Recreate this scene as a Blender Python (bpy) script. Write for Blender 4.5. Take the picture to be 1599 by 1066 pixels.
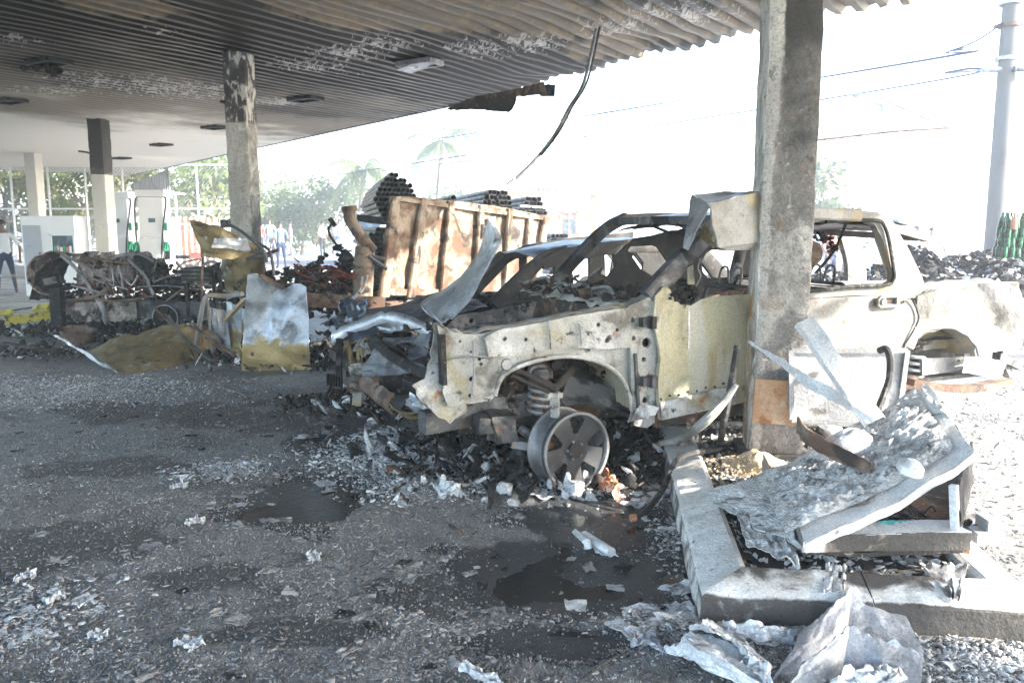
import bpy, bmesh, math, random
import numpy as np
from mathutils import Vector, Matrix, noise
from mathutils.geometry import delaunay_2d_cdt

S = bpy.context.scene
for o in list(bpy.data.objects):
    bpy.data.objects.remove(o)
C = S.collection
R = math.radians
random.seed(7)
V3 = Vector

# ------------------------------------------------------------------ camera, sky, sun
F_PX, HOR, EYE = 1250.0, 355.0, 1.58
TH = math.atan((533 - HOR) / F_PX)
cd = bpy.data.cameras.new('camera')
cam = bpy.data.objects.new('camera', cd)
C.objects.link(cam)
cam.location = (0, 0, EYE)
cam.rotation_euler = (math.pi / 2 - TH, 0, 0)
cd.sensor_width = 36
cd.lens = 36 * F_PX / 1599
cd.clip_start = 0.05
cd.clip_end = 3000
S.camera = cam

SUN_DIR = V3((0.92, -0.22, 0.43)).normalized()        # towards the sun
SUN_EL = math.asin(SUN_DIR.z)
w = bpy.data.worlds.new('World')
S.world = w
w.use_nodes = True
nt = w.node_tree
sk = nt.nodes.new('ShaderNodeTexSky')
sk.sky_type = 'NISHITA'
sk.sun_disc = False
sk.sun_elevation = SUN_EL
sk.sun_rotation = math.atan2(SUN_DIR.x, SUN_DIR.y)
sk.air_density = 1.0
sk.dust_density = 1.0
bgn = nt.nodes['Background']
bgn.inputs['Strength'].default_value = 0.15
nt.links.new(sk.outputs[0], bgn.inputs['Color'])
sl = bpy.data.lights.new('sun', 'SUN')
sl.energy = 2.5
sl.angle = R(0.6)
sl.color = (1, 0.95, 0.87)
sun = bpy.data.objects.new('sun', sl)
C.objects.link(sun)
sun.rotation_euler = SUN_DIR.to_track_quat('Z', 'Y').to_euler()
S.view_settings.view_transform = 'Standard'
S.view_settings.look = 'None'
S.view_settings.exposure = 3.4
S.view_settings.gamma = 1
S.cycles.max_bounces = 8
S.cycles.diffuse_bounces = 5

# ------------------------------------------------------------------ measuring helpers (photo pixel -> metres)
def ray(u, v):
    x = (u - 799.5) / F_PX
    y = (533 - v) / F_PX
    return V3((x, math.cos(TH) + y * math.sin(TH), -math.sin(TH) + y * math.cos(TH)))

def gp(u, v, z=0.0):
    r = ray(u, v)
    t = (z - EYE) / r.z
    return V3((r.x * t, r.y * t, z))

def dp(u, v, Y):
    r = ray(u, v)
    t = Y / r.y
    return V3((r.x * t, Y, EYE + r.z * t))

class Frame:
    """upright frame: a along heading phi, b away from the viewer, z up"""
    def __init__(s, O, deg):
        s.O = V3((O[0], O[1], 0)); p = R(deg)
        s.e = V3((math.cos(p), math.sin(p), 0)); s.n = V3((-math.sin(p), math.cos(p), 0))
    def w(s, a, b, z):
        return s.O + s.e * a + s.n * b + V3((0, 0, z))
    def px(s, u, v, b=0.0):
        r = ray(u, v); o = V3((0, 0, EYE))
        t = ((s.O + s.n * b - o).dot(s.n)) / r.dot(s.n)
        p = o + r * t - s.O
        return (p.dot(s.e), p.z)
    def P(s, u, v, b=0.0):
        a, z = s.px(u, v, b)
        return s.w(a, b, z)

# ------------------------------------------------------------------ mesh helpers
def nz(x, y, z=0.0):
    return noise.noise(V3((x, y, z)))

def fbm(x, y, z=0.0, o=4):
    return noise.fractal(V3((x, y, z)), 0.9, 2.1, o)

def basis(d):
    d = d.normalized()
    u = d.orthogonal().normalized() if abs(d.z) > 0.98 else d.cross(V3((0, 0, 1))).normalized()
    return d, u, u.cross(d).normalized()

class MB:
    def __init__(s):
        s.v = []; s.f = []
    def add(s, vs, fs):
        n = len(s.v)
        s.v += [V3(p) for p in vs]
        s.f += [tuple(i + n for i in f) for f in fs]
        return s
    def box(s, c, sx, sy, sz, ex=V3((1, 0, 0)), ey=V3((0, 1, 0)), ez=V3((0, 0, 1)), tap=1.0):
        c = V3(c); vs = []
        for k in (-.5, .5):
            t = tap if k > 0 else 1
            for i, j in ((-.5, -.5), (.5, -.5), (.5, .5), (-.5, .5)):
                vs.append(c + ex * (sx * i * t) + ey * (sy * j * t) + ez * (sz * k))
        return s.add(vs, [(0, 3, 2, 1), (4, 5, 6, 7), (0, 1, 5, 4), (1, 2, 6, 5), (2, 3, 7, 6), (3, 0, 4, 7)])
    def bar(s, p, q, w, h, up=V3((0, 0, 1))):
        p = V3(p); q = V3(q); d = (q - p)
        ex = d.normalized(); ey = up.cross(ex)
        if ey.length < 1e-4: ey = V3((1, 0, 0)).cross(ex)
        ey.normalize(); ez = ex.cross(ey)
        return s.box((p + q) / 2, d.length, w, h, ex, ey, ez)
    def dbox(s, c, sx, sy, sz, ex=V3((1, 0, 0)), ey=V3((0, 1, 0)), ez=V3((0, 0, 1)), k=.02, n=5, sd=0.0):
        c = V3(c); pw = lambda t: math.copysign(min(1, abs(t) * 1.0), t)
        for ax in range(3):
            for sg in (-1, 1):
                def f(a, b):
                    q = [0, 0, 0]; q[ax] = sg; q[(ax + 1) % 3] = (2 * a - 1) * sg; q[(ax + 2) % 3] = 2 * b - 1
                    e = [max(0, abs(t) - .8) / .2 for t in q]; r = sorted(e)[1]
                    q = [t * (1 - .06 * r) for t in q]
                    p = c + ex * (q[0] * sx / 2) + ey * (q[1] * sy / 2) + ez * (q[2] * sz / 2)
                    return p + V3((k * nz(p.x * 6 + sd, p.y * 6, p.z * 6), k * nz(p.x * 6, p.y * 6 + 9 + sd, p.z * 6), k * nz(p.x * 6, p.y * 6, p.z * 6 + 5 + sd)))
                s.sheet(f, n, n)
        return s
    def tube(s, pts, r, seg=8, cap=True, jit=0.0, hollow=0.0):
        pts = [V3(p) for p in pts]; n = len(pts); base = len(s.v)
        rr = r if isinstance(r, (list, tuple)) else [r] * n
        up = None; vs = []
        for i, p in enumerate(pts):
            d = (pts[min(i + 1, n - 1)] - pts[max(i - 1, 0)])
            if d.length < 1e-9: d = V3((0, 0, 1))
            d.normalize()
            if up is None: up = d.orthogonal().normalized()
            up = (up - d * up.dot(d))
            if up.length < 1e-5: up = d.orthogonal()
            up.normalize(); sd = d.cross(up)
            for k in range(seg):
                t = 2 * math.pi * k / seg
                q = rr[i] * (1 + (random.uniform(-jit, jit) if jit else 0))
                vs.append(p + up * math.cos(t) * q + sd * math.sin(t) * q)
        fs = []
        for i in range(n - 1):
            for k in range(seg):
                k2 = (k + 1) % seg
                fs.append((i * seg + k, i * seg + k2, (i + 1) * seg + k2, (i + 1) * seg + k))
        if cap:
            fs.append(tuple(reversed(range(seg)))); fs.append(tuple((n - 1) * seg + k for k in range(seg)))
        return s.add(vs, fs)
    def lathe(s, prof, c, axis, seg=32, closed=False):
        c = V3(c); d, u, v = basis(V3(axis)); vs = []; m = len(prof)
        for k in range(seg):
            t = 2 * math.pi * k / seg; rad = u * math.cos(t) + v * math.sin(t)
            for (r, h) in prof: vs.append(c + rad * r + d * h)
        fs = []
        for k in range(seg):
            k2 = (k + 1) % seg
            for i in range(m if closed else m - 1):
                j = (i + 1) % m
                fs.append((k * m + i, k2 * m + i, k2 * m + j, k * m + j))
        return s.add(vs, fs)
    def sheet(s, fn, nu, nv, thick=0.0):
        vs = [V3(fn(i / nu, j / nv)) for j in range(nv + 1) for i in range(nu + 1)]
        fs = [(j * (nu + 1) + i, j * (nu + 1) + i + 1, (j + 1) * (nu + 1) + i + 1, (j + 1) * (nu + 1) + i) for j in range(nv) for i in range(nu)]
        if thick: vs, fs = solid(vs, fs, thick)
        return s.add(vs, fs)
    def plate(s, pts, mapf, cell=.06, holes=(), thick=.004, rag=0.0):
        vs, fs = cdt(pts, holes, cell, rag)
        vs = [V3(mapf(x, y)) for x, y in vs]
        if thick: vs, fs = solid(vs, fs, thick)
        return s.add(vs, fs)
    def shard(s, c, size, flat=.15):
        c = V3(c); n = random.choice((4, 5, 6)); a0 = random.random() * 6.3
        d = V3((random.gauss(0, 1), random.gauss(0, 1), random.gauss(0, 1) + .6)).normalized()
        _, u, v = basis(d)
        ring = []
        for k in range(n):
            t = a0 + 2 * math.pi * k / n; q = size * random.uniform(.45, 1.1)
            ring.append(c + u * math.cos(t) * q + v * math.sin(t) * q * random.uniform(.5, 1) + d * random.uniform(-.2, .2) * size)
        h = d * size * flat
        vs = ring + [p + h for p in ring]
        fs = [tuple(reversed(range(n))), tuple(range(n, 2 * n))] + [(k, (k + 1) % n, n + (k + 1) % n, n + k) for k in range(n)]
        return s.add(vs, fs)
    def build(s, name, mat, parent=None, ang=35, origin=None, kind=None):
        if origin is None:
            if parent is not None: origin = OFF[parent.name]
            else:
                n = max(1, len(s.v)); xs = [p.x for p in s.v]; ys = [p.y for p in s.v]; zs = [p.z for p in s.v]
                origin = V3(((min(xs) + max(xs)) / 2, (min(ys) + max(ys)) / 2, min(zs)))
        origin = V3(origin)
        me = bpy.data.meshes.new(name)
        me.from_pydata([tuple(p - origin) for p in s.v], [], s.f)
        me.update()
        if ang: 
            me.shade_smooth(); me.set_sharp_from_angle(angle=R(ang))
        me.materials.append(mat)
        o = bpy.data.objects.new(name, me)
        C.objects.link(o)
        if parent is not None: o.parent = parent
        else: o.location = origin
        OFF[o.name] = origin
        if kind: o['kind'] = kind
        return o

OFF = {}

def solid(vs, fs, t):
    n = len(vs); nor = [V3((0, 0, 0)) for _ in vs]
    for f in fs:
        a, b, c = vs[f[0]], vs[f[1]], vs[f[2]]
        k = (b - a).cross(c - a)
        for i in f: nor[i] += k
    nor = [k.normalized() if k.length > 1e-12 else V3((0, 0, 1)) for k in nor]
    back = [p - k * t for p, k in zip(vs, nor)]
    cnt = {}
    for f in fs:
        for i in range(len(f)):
            e = (f[i], f[(i + 1) % len(f)]); cnt[e] = 1
    out = list(fs) + [tuple(reversed([i + n for i in f])) for f in fs]
    for (a, b) in cnt:
        if (b, a) not in cnt: out.append((a, a + n, b + n, b))
    return vs + back, out

def inpoly(x, y, P):
    c = False; j = len(P) - 1
    for i in range(len(P)):
        xi, yi = P[i]; xj, yj = P[j]
        if (yi > y) != (yj > y) and x < (xj - xi) * (y - yi) / (yj - yi) + xi: c = not c
        j = i
    return c

def resample(P, cell, rag=0.0, closed=True):
    out = []
    n = len(P)
    for i in range(n if closed else n - 1):
        a = P[i]; b = P[(i + 1) % n]
        L = math.hypot(b[0] - a[0], b[1] - a[1]); k = max(1, int(round(L / cell)))
        for q in range(k):
            t = q / k; x = a[0] + (b[0] - a[0]) * t; y = a[1] + (b[1] - a[1]) * t
            if rag and q: x += random.uniform(-rag, rag); y += random.uniform(-rag, rag)
            out.append((x, y))
    return out

def cdt(P, holes, cell, rag=0.0):
    loops = [resample(P, cell, rag)] + [list(h) for h in holes]
    vs = []; es = []
    for L in loops:
        b = len(vs); vs += L; n = len(L)
        es += [(b + i, b + (i + 1) % n) for i in range(n)]
    x0 = min(p[0] for p in P); x1 = max(p[0] for p in P); y0 = min(p[1] for p in P); y1 = max(p[1] for p in P)
    nx = int((x1 - x0) / cell) + 1; ny = int((y1 - y0) / cell) + 1
    for i in range(nx):
        for j in range(ny):
            x = x0 + (i + .5 + random.uniform(-.3, .3)) * cell; y = y0 + (j + .5 + random.uniform(-.3, .3)) * cell
            if inpoly(x, y, loops[0]) and not any(inpoly(x, y, h) for h in loops[1:]): vs.append((x, y))
    r = delaunay_2d_cdt([V3((a, b)).to_2d() for a, b in [(p[0], p[1]) for p in vs]] if False else [Vector((p[0], p[1])) for p in vs], es, [], 0, 1e-6)
    ov, ofs = r[0], r[2]
    keep = []
    for f in ofs:
        cx = sum(ov[i][0] for i in f) / len(f); cy = sum(ov[i][1] for i in f) / len(f)
        if inpoly(cx, cy, loops[0]) and not any(inpoly(cx, cy, h) for h in loops[1:]): keep.append(tuple(f))
    return [(p[0], p[1]) for p in ov], keep

def circ(x, y, r, n=10):
    return [(x + r * math.cos(2 * math.pi * k / n), y + r * math.sin(2 * math.pi * k / n)) for k in range(n)]

def spline(P, n=6):
    """Catmull-Rom through points"""
    P = [V3(p) for p in P]; out = []
    for i in range(len(P) - 1):
        p0 = P[max(i - 1, 0)]; p1 = P[i]; p2 = P[i + 1]; p3 = P[min(i + 2, len(P) - 1)]
        for k in range(n):
            t = k / n
            out.append(.5 * ((2 * p1) + (p2 - p0) * t + (2 * p0 - 5 * p1 + 4 * p2 - p3) * t * t + (3 * p1 - p0 - 3 * p2 + p3) * t ** 3))
    out.append(P[-1]); return out

def tag(o, label=None, cat=None, group=None, kind=None):
    if label: o['label'] = label
    if cat: o['category'] = cat
    if group: o['group'] = group
    if kind: o['kind'] = kind
    return o

def thing(name, label, cat, loc, group=None):
    o = bpy.data.objects.new(name, None); C.objects.link(o)
    o.empty_display_size = .2
    o.location = V3(loc); OFF[o.name] = V3(loc)
    return tag(o, label, cat, group)

def copytree(o, parent=None):
    c = o.copy(); C.objects.link(c); OFF[c.name] = OFF.get(o.name, V3((0, 0, 0)))
    if parent is not None:
        c.parent = parent
        if 'category' in c: del c['category']
    for ch in list(o.children): copytree(ch, c)
    return c

def put(o, loc, rot=(0, 0, 0), sc=None):
    o.location = V3(loc); o.rotation_euler = rot
    if sc: o.scale = (sc, sc, sc)
    return o

# ------------------------------------------------------------------ materials
def mat(name, base, layers=(), rough=.75, metal=0.0, bump=((40, .15),), grain=.25, spec=.35, attr=None, gs=90):
    m = bpy.data.materials.new(name); m.use_nodes = True
    t = m.node_tree; N = t.nodes; L = t.links
    bs = N['Principled BSDF']
    tc = N.new('ShaderNodeTexCoord')
    def mixc(a, b, fac, mode='MIX'):
        x = N.new('ShaderNodeMix'); x.data_type = 'RGBA'; x.blend_type = mode
        for so, val in ((x.inputs[6], a), (x.inputs[7], b)):
            if isinstance(val, tuple): so.default_value = (*val, 1)
            else: L.new(val, so)
        if isinstance(fac, (int, float)): x.inputs[0].default_value = fac
        else: L.new(fac, x.inputs[0])
        return x.outputs[2]
    def math_(op, a, b=None):
        x = N.new('ShaderNodeMath'); x.operation = op
        for i, val in enumerate((a, b)):
            if val is None: continue
            if isinstance(val, (int, float)): x.inputs[i].default_value = val
            else: L.new(val, x.inputs[i])
        return x.outputs[0]
    def nzn(scale, seed=0.0, det=6, st=(1, 1, 1), dist=0.0, ro=.6):
        mp = N.new('ShaderNodeMapping'); mp.inputs['Location'].default_value = (seed * 3.1, seed * 1.7, seed * 2.3)
        mp.inputs['Scale'].default_value = st
        L.new(tc.outputs['Object'], mp.inputs[0])
        n = N.new('ShaderNodeTexNoise'); n.inputs['Scale'].default_value = scale; n.inputs['Detail'].default_value = det
        n.inputs['Roughness'].default_value = ro; n.inputs['Distortion'].default_value = dist
        L.new(mp.outputs[0], n.inputs[0]); return n.outputs[0]
    def rng(x, lo, hi):
        r = N.new('ShaderNodeMapRange'); r.interpolation_type = 'SMOOTHSTEP'
        r.inputs[1].default_value = lo; r.inputs[2].default_value = hi
        L.new(x, r.inputs[0]); return r.outputs[0]
    col = tuple(base); rg = rough; mt = metal
    for i, l in enumerate(layers):
        n = nzn(l.get('s', 3), l.get('seed', i * 4.7 + 1), l.get('d', 7), l.get('st', (1, 1, 1)), l.get('dist', 0.4), l.get('ro', .62))
        if 'at' in l:                                     # stain strength stored on the mesh
            a = N.new('ShaderNodeAttribute'); a.attribute_name = l['at']
            n = math_('ADD', math_('MULTIPLY', math_('SUBTRACT', n, .5), l.get('an', 1.0)), a.outputs['Fac'])
        if 'z' in l:                                      # a tint whose edge follows the piece's own height
            sp = N.new('ShaderNodeSeparateXYZ'); L.new(tc.outputs['Object'], sp.inputs[0])
            g = N.new('ShaderNodeMapRange'); g.inputs[1].default_value = l['z'][0]; g.inputs[2].default_value = l['z'][1]
            g.inputs[3].default_value = 1; g.inputs[4].default_value = 0; g.clamp = True
            L.new(sp.outputs[l.get('ax', 2)], g.inputs[0])
            n = math_('ADD', math_('MULTIPLY', math_('SUBTRACT', n, .5), l.get('an', .8)), g.outputs[0])
        f = rng(n, l.get('lo', .5), l.get('hi', .62))
        if l.get('k', 1) != 1: f = math_('MULTIPLY', f, l['k'])
        col = mixc(col, tuple(l['c']), f)
        if 'r' in l:
            x = N.new('ShaderNodeMix'); x.data_type = 'FLOAT'; L.new(f, x.inputs[0])
            if isinstance(rg, (int, float)): x.inputs[2].default_value = rg
            else: L.new(rg, x.inputs[2])
            x.inputs[3].default_value = l['r']; rg = x.outputs[0]
        if 'm' in l:
            x = N.new('ShaderNodeMix'); x.data_type = 'FLOAT'; L.new(f, x.inputs[0])
            if isinstance(mt, (int, float)): x.inputs[2].default_value = mt
            else: L.new(mt, x.inputs[2])
            x.inputs[3].default_value = l['m']; mt = x.outputs[0]
    if grain:
        g = nzn(gs, 9.0, 3, ro=.7)
        gr = N.new('ShaderNodeMapRange'); gr.inputs[1].default_value = .3; gr.inputs[2].default_value = .7
        gr.inputs[3].default_value = 1 - grain; gr.inputs[4].default_value = 1 + grain
        L.new(g, gr.inputs[0])
        cb = N.new('ShaderNodeCombineColor')
        for i in range(3): L.new(gr.outputs[0], cb.inputs[i])
        col = mixc(col, cb.outputs[0], 1.0, 'MULTIPLY')
    if isinstance(col, tuple): bs.inputs['Base Color'].default_value = (*col, 1)
    else: L.new(col, bs.inputs['Base Color'])
    for nm, val in (('Roughness', rg), ('Metallic', mt)):
        if isinstance(val, (int, float)): bs.inputs[nm].default_value = val
        else: L.new(val, bs.inputs[nm])
    bs.inputs['Specular IOR Level'].default_value = spec
    prev = None
    for i, (sc, st) in enumerate(bump):
        b = N.new('ShaderNodeBump'); b.inputs['Strength'].default_value = min(1, st); b.inputs['Distance'].default_value = 1.2 / sc
        L.new(nzn(sc, 20 + i, 5), b.inputs['Height'])
        if prev: L.new(prev, b.inputs['Normal'])
        prev = b.outputs[0]
    if prev: L.new(prev, bs.inputs['Normal'])
    return m

SOOT = (.018, .017, .016); ASH = (.62, .61, .6); RUST = (.22, .1, .045); OCHRE = (.36, .27, .075); BROWN = (.09, .06, .04)
M = {}
M['char'] = mat('char', (.02, .019, .018), [dict(c=(.11, .10, .095), s=9, lo=.52, hi=.7), dict(c=(.36, .34, .32), s=22, lo=.63, hi=.72)], .9, bump=((60, .5), (14, .4)))
M['char_rust'] = mat('char_rust', (.035, .03, .027), [dict(c=(.17, .085, .045), s=5, lo=.5, hi=.64), dict(c=(.3, .27, .24), s=17, lo=.6, hi=.7), dict(c=(.33, .07, .03), s=7, lo=.66, hi=.7, k=.7)], .85, bump=((50, .5),))
M['engine'] = mat('engine', (.16, .135, .12), [dict(c=(.42, .34, .3), s=5, lo=.44, hi=.6), dict(c=SOOT, s=8, lo=.5, hi=.6), dict(c=(.55, .5, .46), s=16, lo=.6, hi=.7, k=.7)], .85, bump=((50, .5),))
M['steel_dark'] = mat('steel_dark', (.075, .075, .078), [dict(c=(.2, .19, .185), s=6, lo=.5, hi=.66), dict(c=(.17, .1, .06), s=9, lo=.58, hi=.68), dict(c=SOOT, s=4, lo=.52, hi=.6)], .6, .35, bump=((50, .25),))
M['pillar_dark'] = mat('pillar_dark', (.035, .034, .034), [dict(c=(.075, .07, .065), s=5, lo=.48, hi=.66), dict(c=(.13, .1, .08), s=8, lo=.6, hi=.7)], .75, .1, bump=((50, .3),))
M['steel_grey'] = mat('steel_grey', (.25, .25, .255), [dict(c=(.45, .45, .45), s=3, lo=.48, hi=.62), dict(c=(.12, .11, .1), s=6, lo=.55, hi=.66), dict(c=(.3, .18, .1), s=10, lo=.62, hi=.7)], .5, .5, bump=((50, .2),))
M['body'] = mat('body_white', (.22, .21, .185), [
    dict(c=(.3, .295, .28), s=2.2, lo=.45, hi=.6), dict(c=(.38, .31, .15), s=2.6, lo=.53, hi=.68, k=.75),
    dict(c=(.17, .15, .125), s=4, lo=.53, hi=.68, k=.8), dict(c=(.3, .2, .08), s=1.7, lo=.56, hi=.68, k=.8), dict(c=(.2, .11, .06), s=8, lo=.6, hi=.7, k=.8), dict(c=(.05, .045, .04), s=11, lo=.645, hi=.7, k=.9)], .7, 0, bump=((30, .2), (120, .2)))
M['body_rear'] = mat('body_rear', (.17, .165, .15), [
    dict(c=(.24, .235, .225), s=1.6, lo=.45, hi=.62), dict(c=(.26, .175, .07), s=1.9, lo=.55, hi=.64, dist=1.0, k=.85, seed=3.3), dict(c=(.1, .105, .12), s=2.4, lo=.56, hi=.66, dist=.8, k=.8, seed=8.1),
    dict(c=(.13, .11, .085), s=4.5, lo=.55, hi=.68, k=.8), dict(c=(.16, .08, .045), s=8, lo=.61, hi=.69, k=.85), dict(c=(.05, .045, .04), s=10, lo=.63, hi=.7, k=.9)], .7, 0, bump=((30, .25), (120, .25)))
M['apron'] = mat('apron_grey', (.33, .32, .29), [
    dict(c=(.5, .49, .465), s=2.4, lo=.46, hi=.6), dict(c=(.28, .235, .12), s=3, lo=.54, hi=.68, k=.7),
    dict(c=(.11, .1, .085), s=4.5, lo=.52, hi=.64, k=.85), dict(c=(.3, .15, .07), s=7, lo=.63, hi=.7), dict(c=(.04, .037, .034), s=9, lo=.6, hi=.68), dict(c=(.07, .062, .052), s=3.3, lo=.56, hi=.7, k=.85, dist=1.2)], .75, 0, bump=((30, .3), (120, .25)))
M['door_yellow'] = mat('door_yellow', (.38, .34, .225), [
    dict(c=(.43, .41, .34), s=3, lo=.48, hi=.62, st=(1, 1, .35)), dict(c=(.3, .225, .1), s=5, lo=.52, hi=.66, st=(1.5, 1.5, .3), k=.8),
    dict(c=(.2, .18, .14), s=6, lo=.55, hi=.7, st=(1.6, 1.6, .4), k=.8), dict(c=(.1, .085, .06), s=8, lo=.6, hi=.72, k=.8), dict(c=(.07, .06, .045), s=6, lo=.5, hi=.8, z=(1.32, 1.02), an=.9, k=.85), dict(c=(.42, .41, .37), s=2, lo=.52, hi=.66, st=(2.2, 2.2, .2), k=.7)], .7, 0, bump=((30, .25), (120, .2)))
M['blue_steel'] = mat('blue_steel', (.10, .12, .155), [dict(c=(.3, .36, .44), s=2.5, lo=.5, hi=.66), dict(c=(.035, .035, .038), s=5, lo=.52, hi=.62), dict(c=(.42, .4, .36), s=9, lo=.62, hi=.7, k=.7)], .38, .65, bump=((25, .2), (120, .12)))
M['dark_panel'] = mat('dark_panel', (.085, .088, .095), [dict(c=(.16, .165, .175), s=3, lo=.45, hi=.6), dict(c=(.5, .5, .49), s=14, lo=.64, hi=.68, k=.8), dict(c=(.22, .17, .12), s=5, lo=.6, hi=.7)], .6, .25, bump=((40, .2),))
M['galv'] = mat('galvanised', (.24, .25, .26), [dict(c=(.42, .45, .49), s=2, lo=.46, hi=.62), dict(c=(.13, .135, .14), s=3.5, lo=.5, hi=.64),
    dict(c=(.27, .2, .09), s=5, lo=.46, hi=.66, z=(.1, .62), an=1.3), dict(c=(.38, .16, .05), s=9, lo=.66, hi=.72), dict(c=(.6, .6, .58), s=30, lo=.68, hi=.72)], .42, .6, bump=((35, .15),))
M['ochre'] = mat('ochre_sheet', (.235, .175, .085), [dict(c=(.36, .285, .15), s=3, lo=.46, hi=.62), dict(c=(.11, .085, .05), s=5, lo=.5, hi=.64), dict(c=(.55, .56, .55), s=7, lo=.6, hi=.68, k=.8)], .5, .35, bump=((35, .25),))
M['silver'] = mat('silver_sheet', (.42, .43, .45), [dict(c=(.7, .72, .75), s=2.6, lo=.45, hi=.6), dict(c=(.27, .22, .12), s=4, lo=.54, hi=.66), dict(c=(.12, .11, .1), s=7, lo=.6, hi=.68)], .42, .55, bump=((30, .2),))
M['alu'] = mat('alu_scrap', (.58, .59, .6), [dict(c=(.72, .72, .72), s=3, lo=.46, hi=.58), dict(c=(.36, .34, .32), s=3, lo=.57, hi=.72, k=.6), dict(c=(.1, .085, .07), s=9, lo=.65, hi=.7, k=.8)], .5, .3, bump=((28, .3), (110, .25)))
M['white_sheet'] = mat('white_sheet', (.72, .71, .69), [dict(c=(.8, .795, .78), s=2.5, lo=.45, hi=.6), dict(c=(.34, .25, .16), s=3.5, lo=.57, hi=.68, dist=.8, k=.8), dict(c=(.12, .11, .1), s=6, lo=.62, hi=.69, k=.85)], .6, 0, bump=((30, .15), (110, .15)))
M['ash'] = mat('white_ash', (.6, .59, .575), [dict(c=(.76, .76, .75), s=6, lo=.45, hi=.6), dict(c=(.3, .29, .28), s=8, lo=.53, hi=.64), dict(c=(.05, .05, .05), s=13, lo=.62, hi=.68), dict(c=(.42, .33, .22), s=4, lo=.64, hi=.72)], .95, bump=((70, .7), (22, .6)))
M['rustbox'] = mat('rustbox', (.23, .175, .125), [dict(c=(.31, .25, .19), s=2.2, lo=.46, hi=.6), dict(c=(.12, .065, .04), s=3, lo=.47, hi=.62), dict(c=(.04, .032, .028), s=3.2, lo=.52, hi=.64, dist=1.2), dict(c=(.17, .085, .04), s=12, lo=.6, hi=.68, k=.8)], .85, bump=((30, .3), (90, .3)))
M['rust'] = mat('rust', (.125, .075, .05), [dict(c=(.2, .155, .12), s=4, lo=.48, hi=.6), dict(c=(.05, .035, .03), s=6, lo=.52, hi=.62)], .85, bump=((50, .3),))
M['rim'] = mat('alloy_dark', (.035, .035, .037), [dict(c=(.065, .064, .063), s=7, lo=.45, hi=.62), dict(c=(.2, .19, .18), s=18, lo=.62, hi=.72, k=.5)], .6, .1, bump=((60, .15),))
M['rim_bare'] = mat('alloy_bare', (.24, .24, .24), [dict(c=(.13, .128, .125), s=4, lo=.48, hi=.66), dict(c=(.4, .39, .38), s=14, lo=.6, hi=.7, k=.7)], .42, .55, bump=((60, .2),))
M['hose'] = mat('hose', (.03, .029, .028), [dict(c=(.2, .19, .18), s=15, lo=.5, hi=.66, k=.6)], .7, bump=((60, .3),))
M['pipe'] = mat('steel_pipe', (.11, .115, .125), [dict(c=(.3, .31, .33), s=2, lo=.5, hi=.64, st=(4, 4, .6)), dict(c=(.05, .05, .05), s=4, lo=.5, hi=.62)], .45, .6, bump=((60, .1),))
M['conc_col'] = mat('column_concrete', (.42, .39, .35), [
    dict(c=(.62, .58, .51), s=3, lo=.48, hi=.62, st=(1, 1, .4), k=.8),
    dict(c=(.19, .175, .16), at='soot', s=5, lo=.35, hi=.65, an=1.0, dist=.6),
    dict(c=(.4, .3, .245), s=24, lo=.58, hi=.66, dist=.5, k=.7),
    dict(c=(.09, .083, .077), s=38, lo=.5, hi=.66, dist=.6, k=.65, ro=.75), dict(c=(.06, .056, .053), s=9, lo=.57, hi=.66, dist=1.2, k=.6, ro=.75), dict(c=(.55, .51, .45), s=13, lo=.62, hi=.67, dist=.6, k=.6), dict(c=(.25, .17, .11), s=4, lo=.58, hi=.7, k=.6), dict(c=(.07, .066, .062), at='soot', s=3, lo=.7, hi=1.0, an=1.2), dict(c=(.66, .62, .55), at='peel', s=5.5, lo=.53, hi=.6, an=.9, dist=1.1, st=(1, 1, .5)), dict(c=(.42, .22, .09), at='tint', s=6, lo=.5, hi=.64, an=.6)], .9, bump=((70, .6), (16, .5)))
M['conc_kerb'] = mat('kerb_concrete', (.6, .585, .55), [dict(c=(.74, .73, .71), s=4, lo=.45, hi=.6), dict(c=(.08, .072, .065), at='soot', s=5, lo=.45, hi=.62, an=.75), dict(c=(.4, .33, .25), s=4, lo=.58, hi=.68, k=.8), dict(c=(.1, .095, .09), s=14, lo=.63, hi=.68, k=.9)], .85, bump=((90, .3), (20, .25)))
M['plywood'] = mat('plywood', (.42, .24, .13), [dict(c=(.5, .36, .25), s=3, lo=.46, hi=.6, st=(1, 1, .5)), dict(c=(.3, .13, .055), s=4, lo=.55, hi=.66), dict(c=(.56, .5, .43), s=6, lo=.58, hi=.68, k=.7), dict(c=(.09, .06, .04), s=7, lo=.62, hi=.7)], .8, bump=((40, .2),))
M['sand'] = mat('sand', (.5, .37, .23), [dict(c=(.62, .5, .36), s=20, lo=.45, hi=.6), dict(c=(.2, .15, .11), s=35, lo=.62, hi=.7)], .95, bump=((120, .8),))
M['white_paint'] = mat('white_paint', (.78, .78, .77), [dict(c=(.62, .62, .6), s=1.5, lo=.5, hi=.7, k=.5)], .5, bump=(), grain=.04)
M['grey_paint'] = mat('grey_paint', (.36, .38, .41), [dict(c=(.28, .29, .31), s=2, lo=.5, hi=.66)], .5, bump=(), grain=.05)
M['green'] = mat('green_plastic', (.03, .3, .15), [], .4, bump=(), grain=.1)
M['black'] = mat('black_plastic', (.02, .02, .022), [], .5, bump=(), grain=.1)
M['glass_dark'] = mat('glass_dark', (.03, .05, .06), [dict(c=(.12, .2, .24), s=4, lo=.5, hi=.6)], .08, bump=(), grain=0)
M['yellow'] = mat('yellow_paint', (.5, .42, .06), [dict(c=(.1, .08, .03), s=10, lo=.55, hi=.64)], .6)
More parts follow.
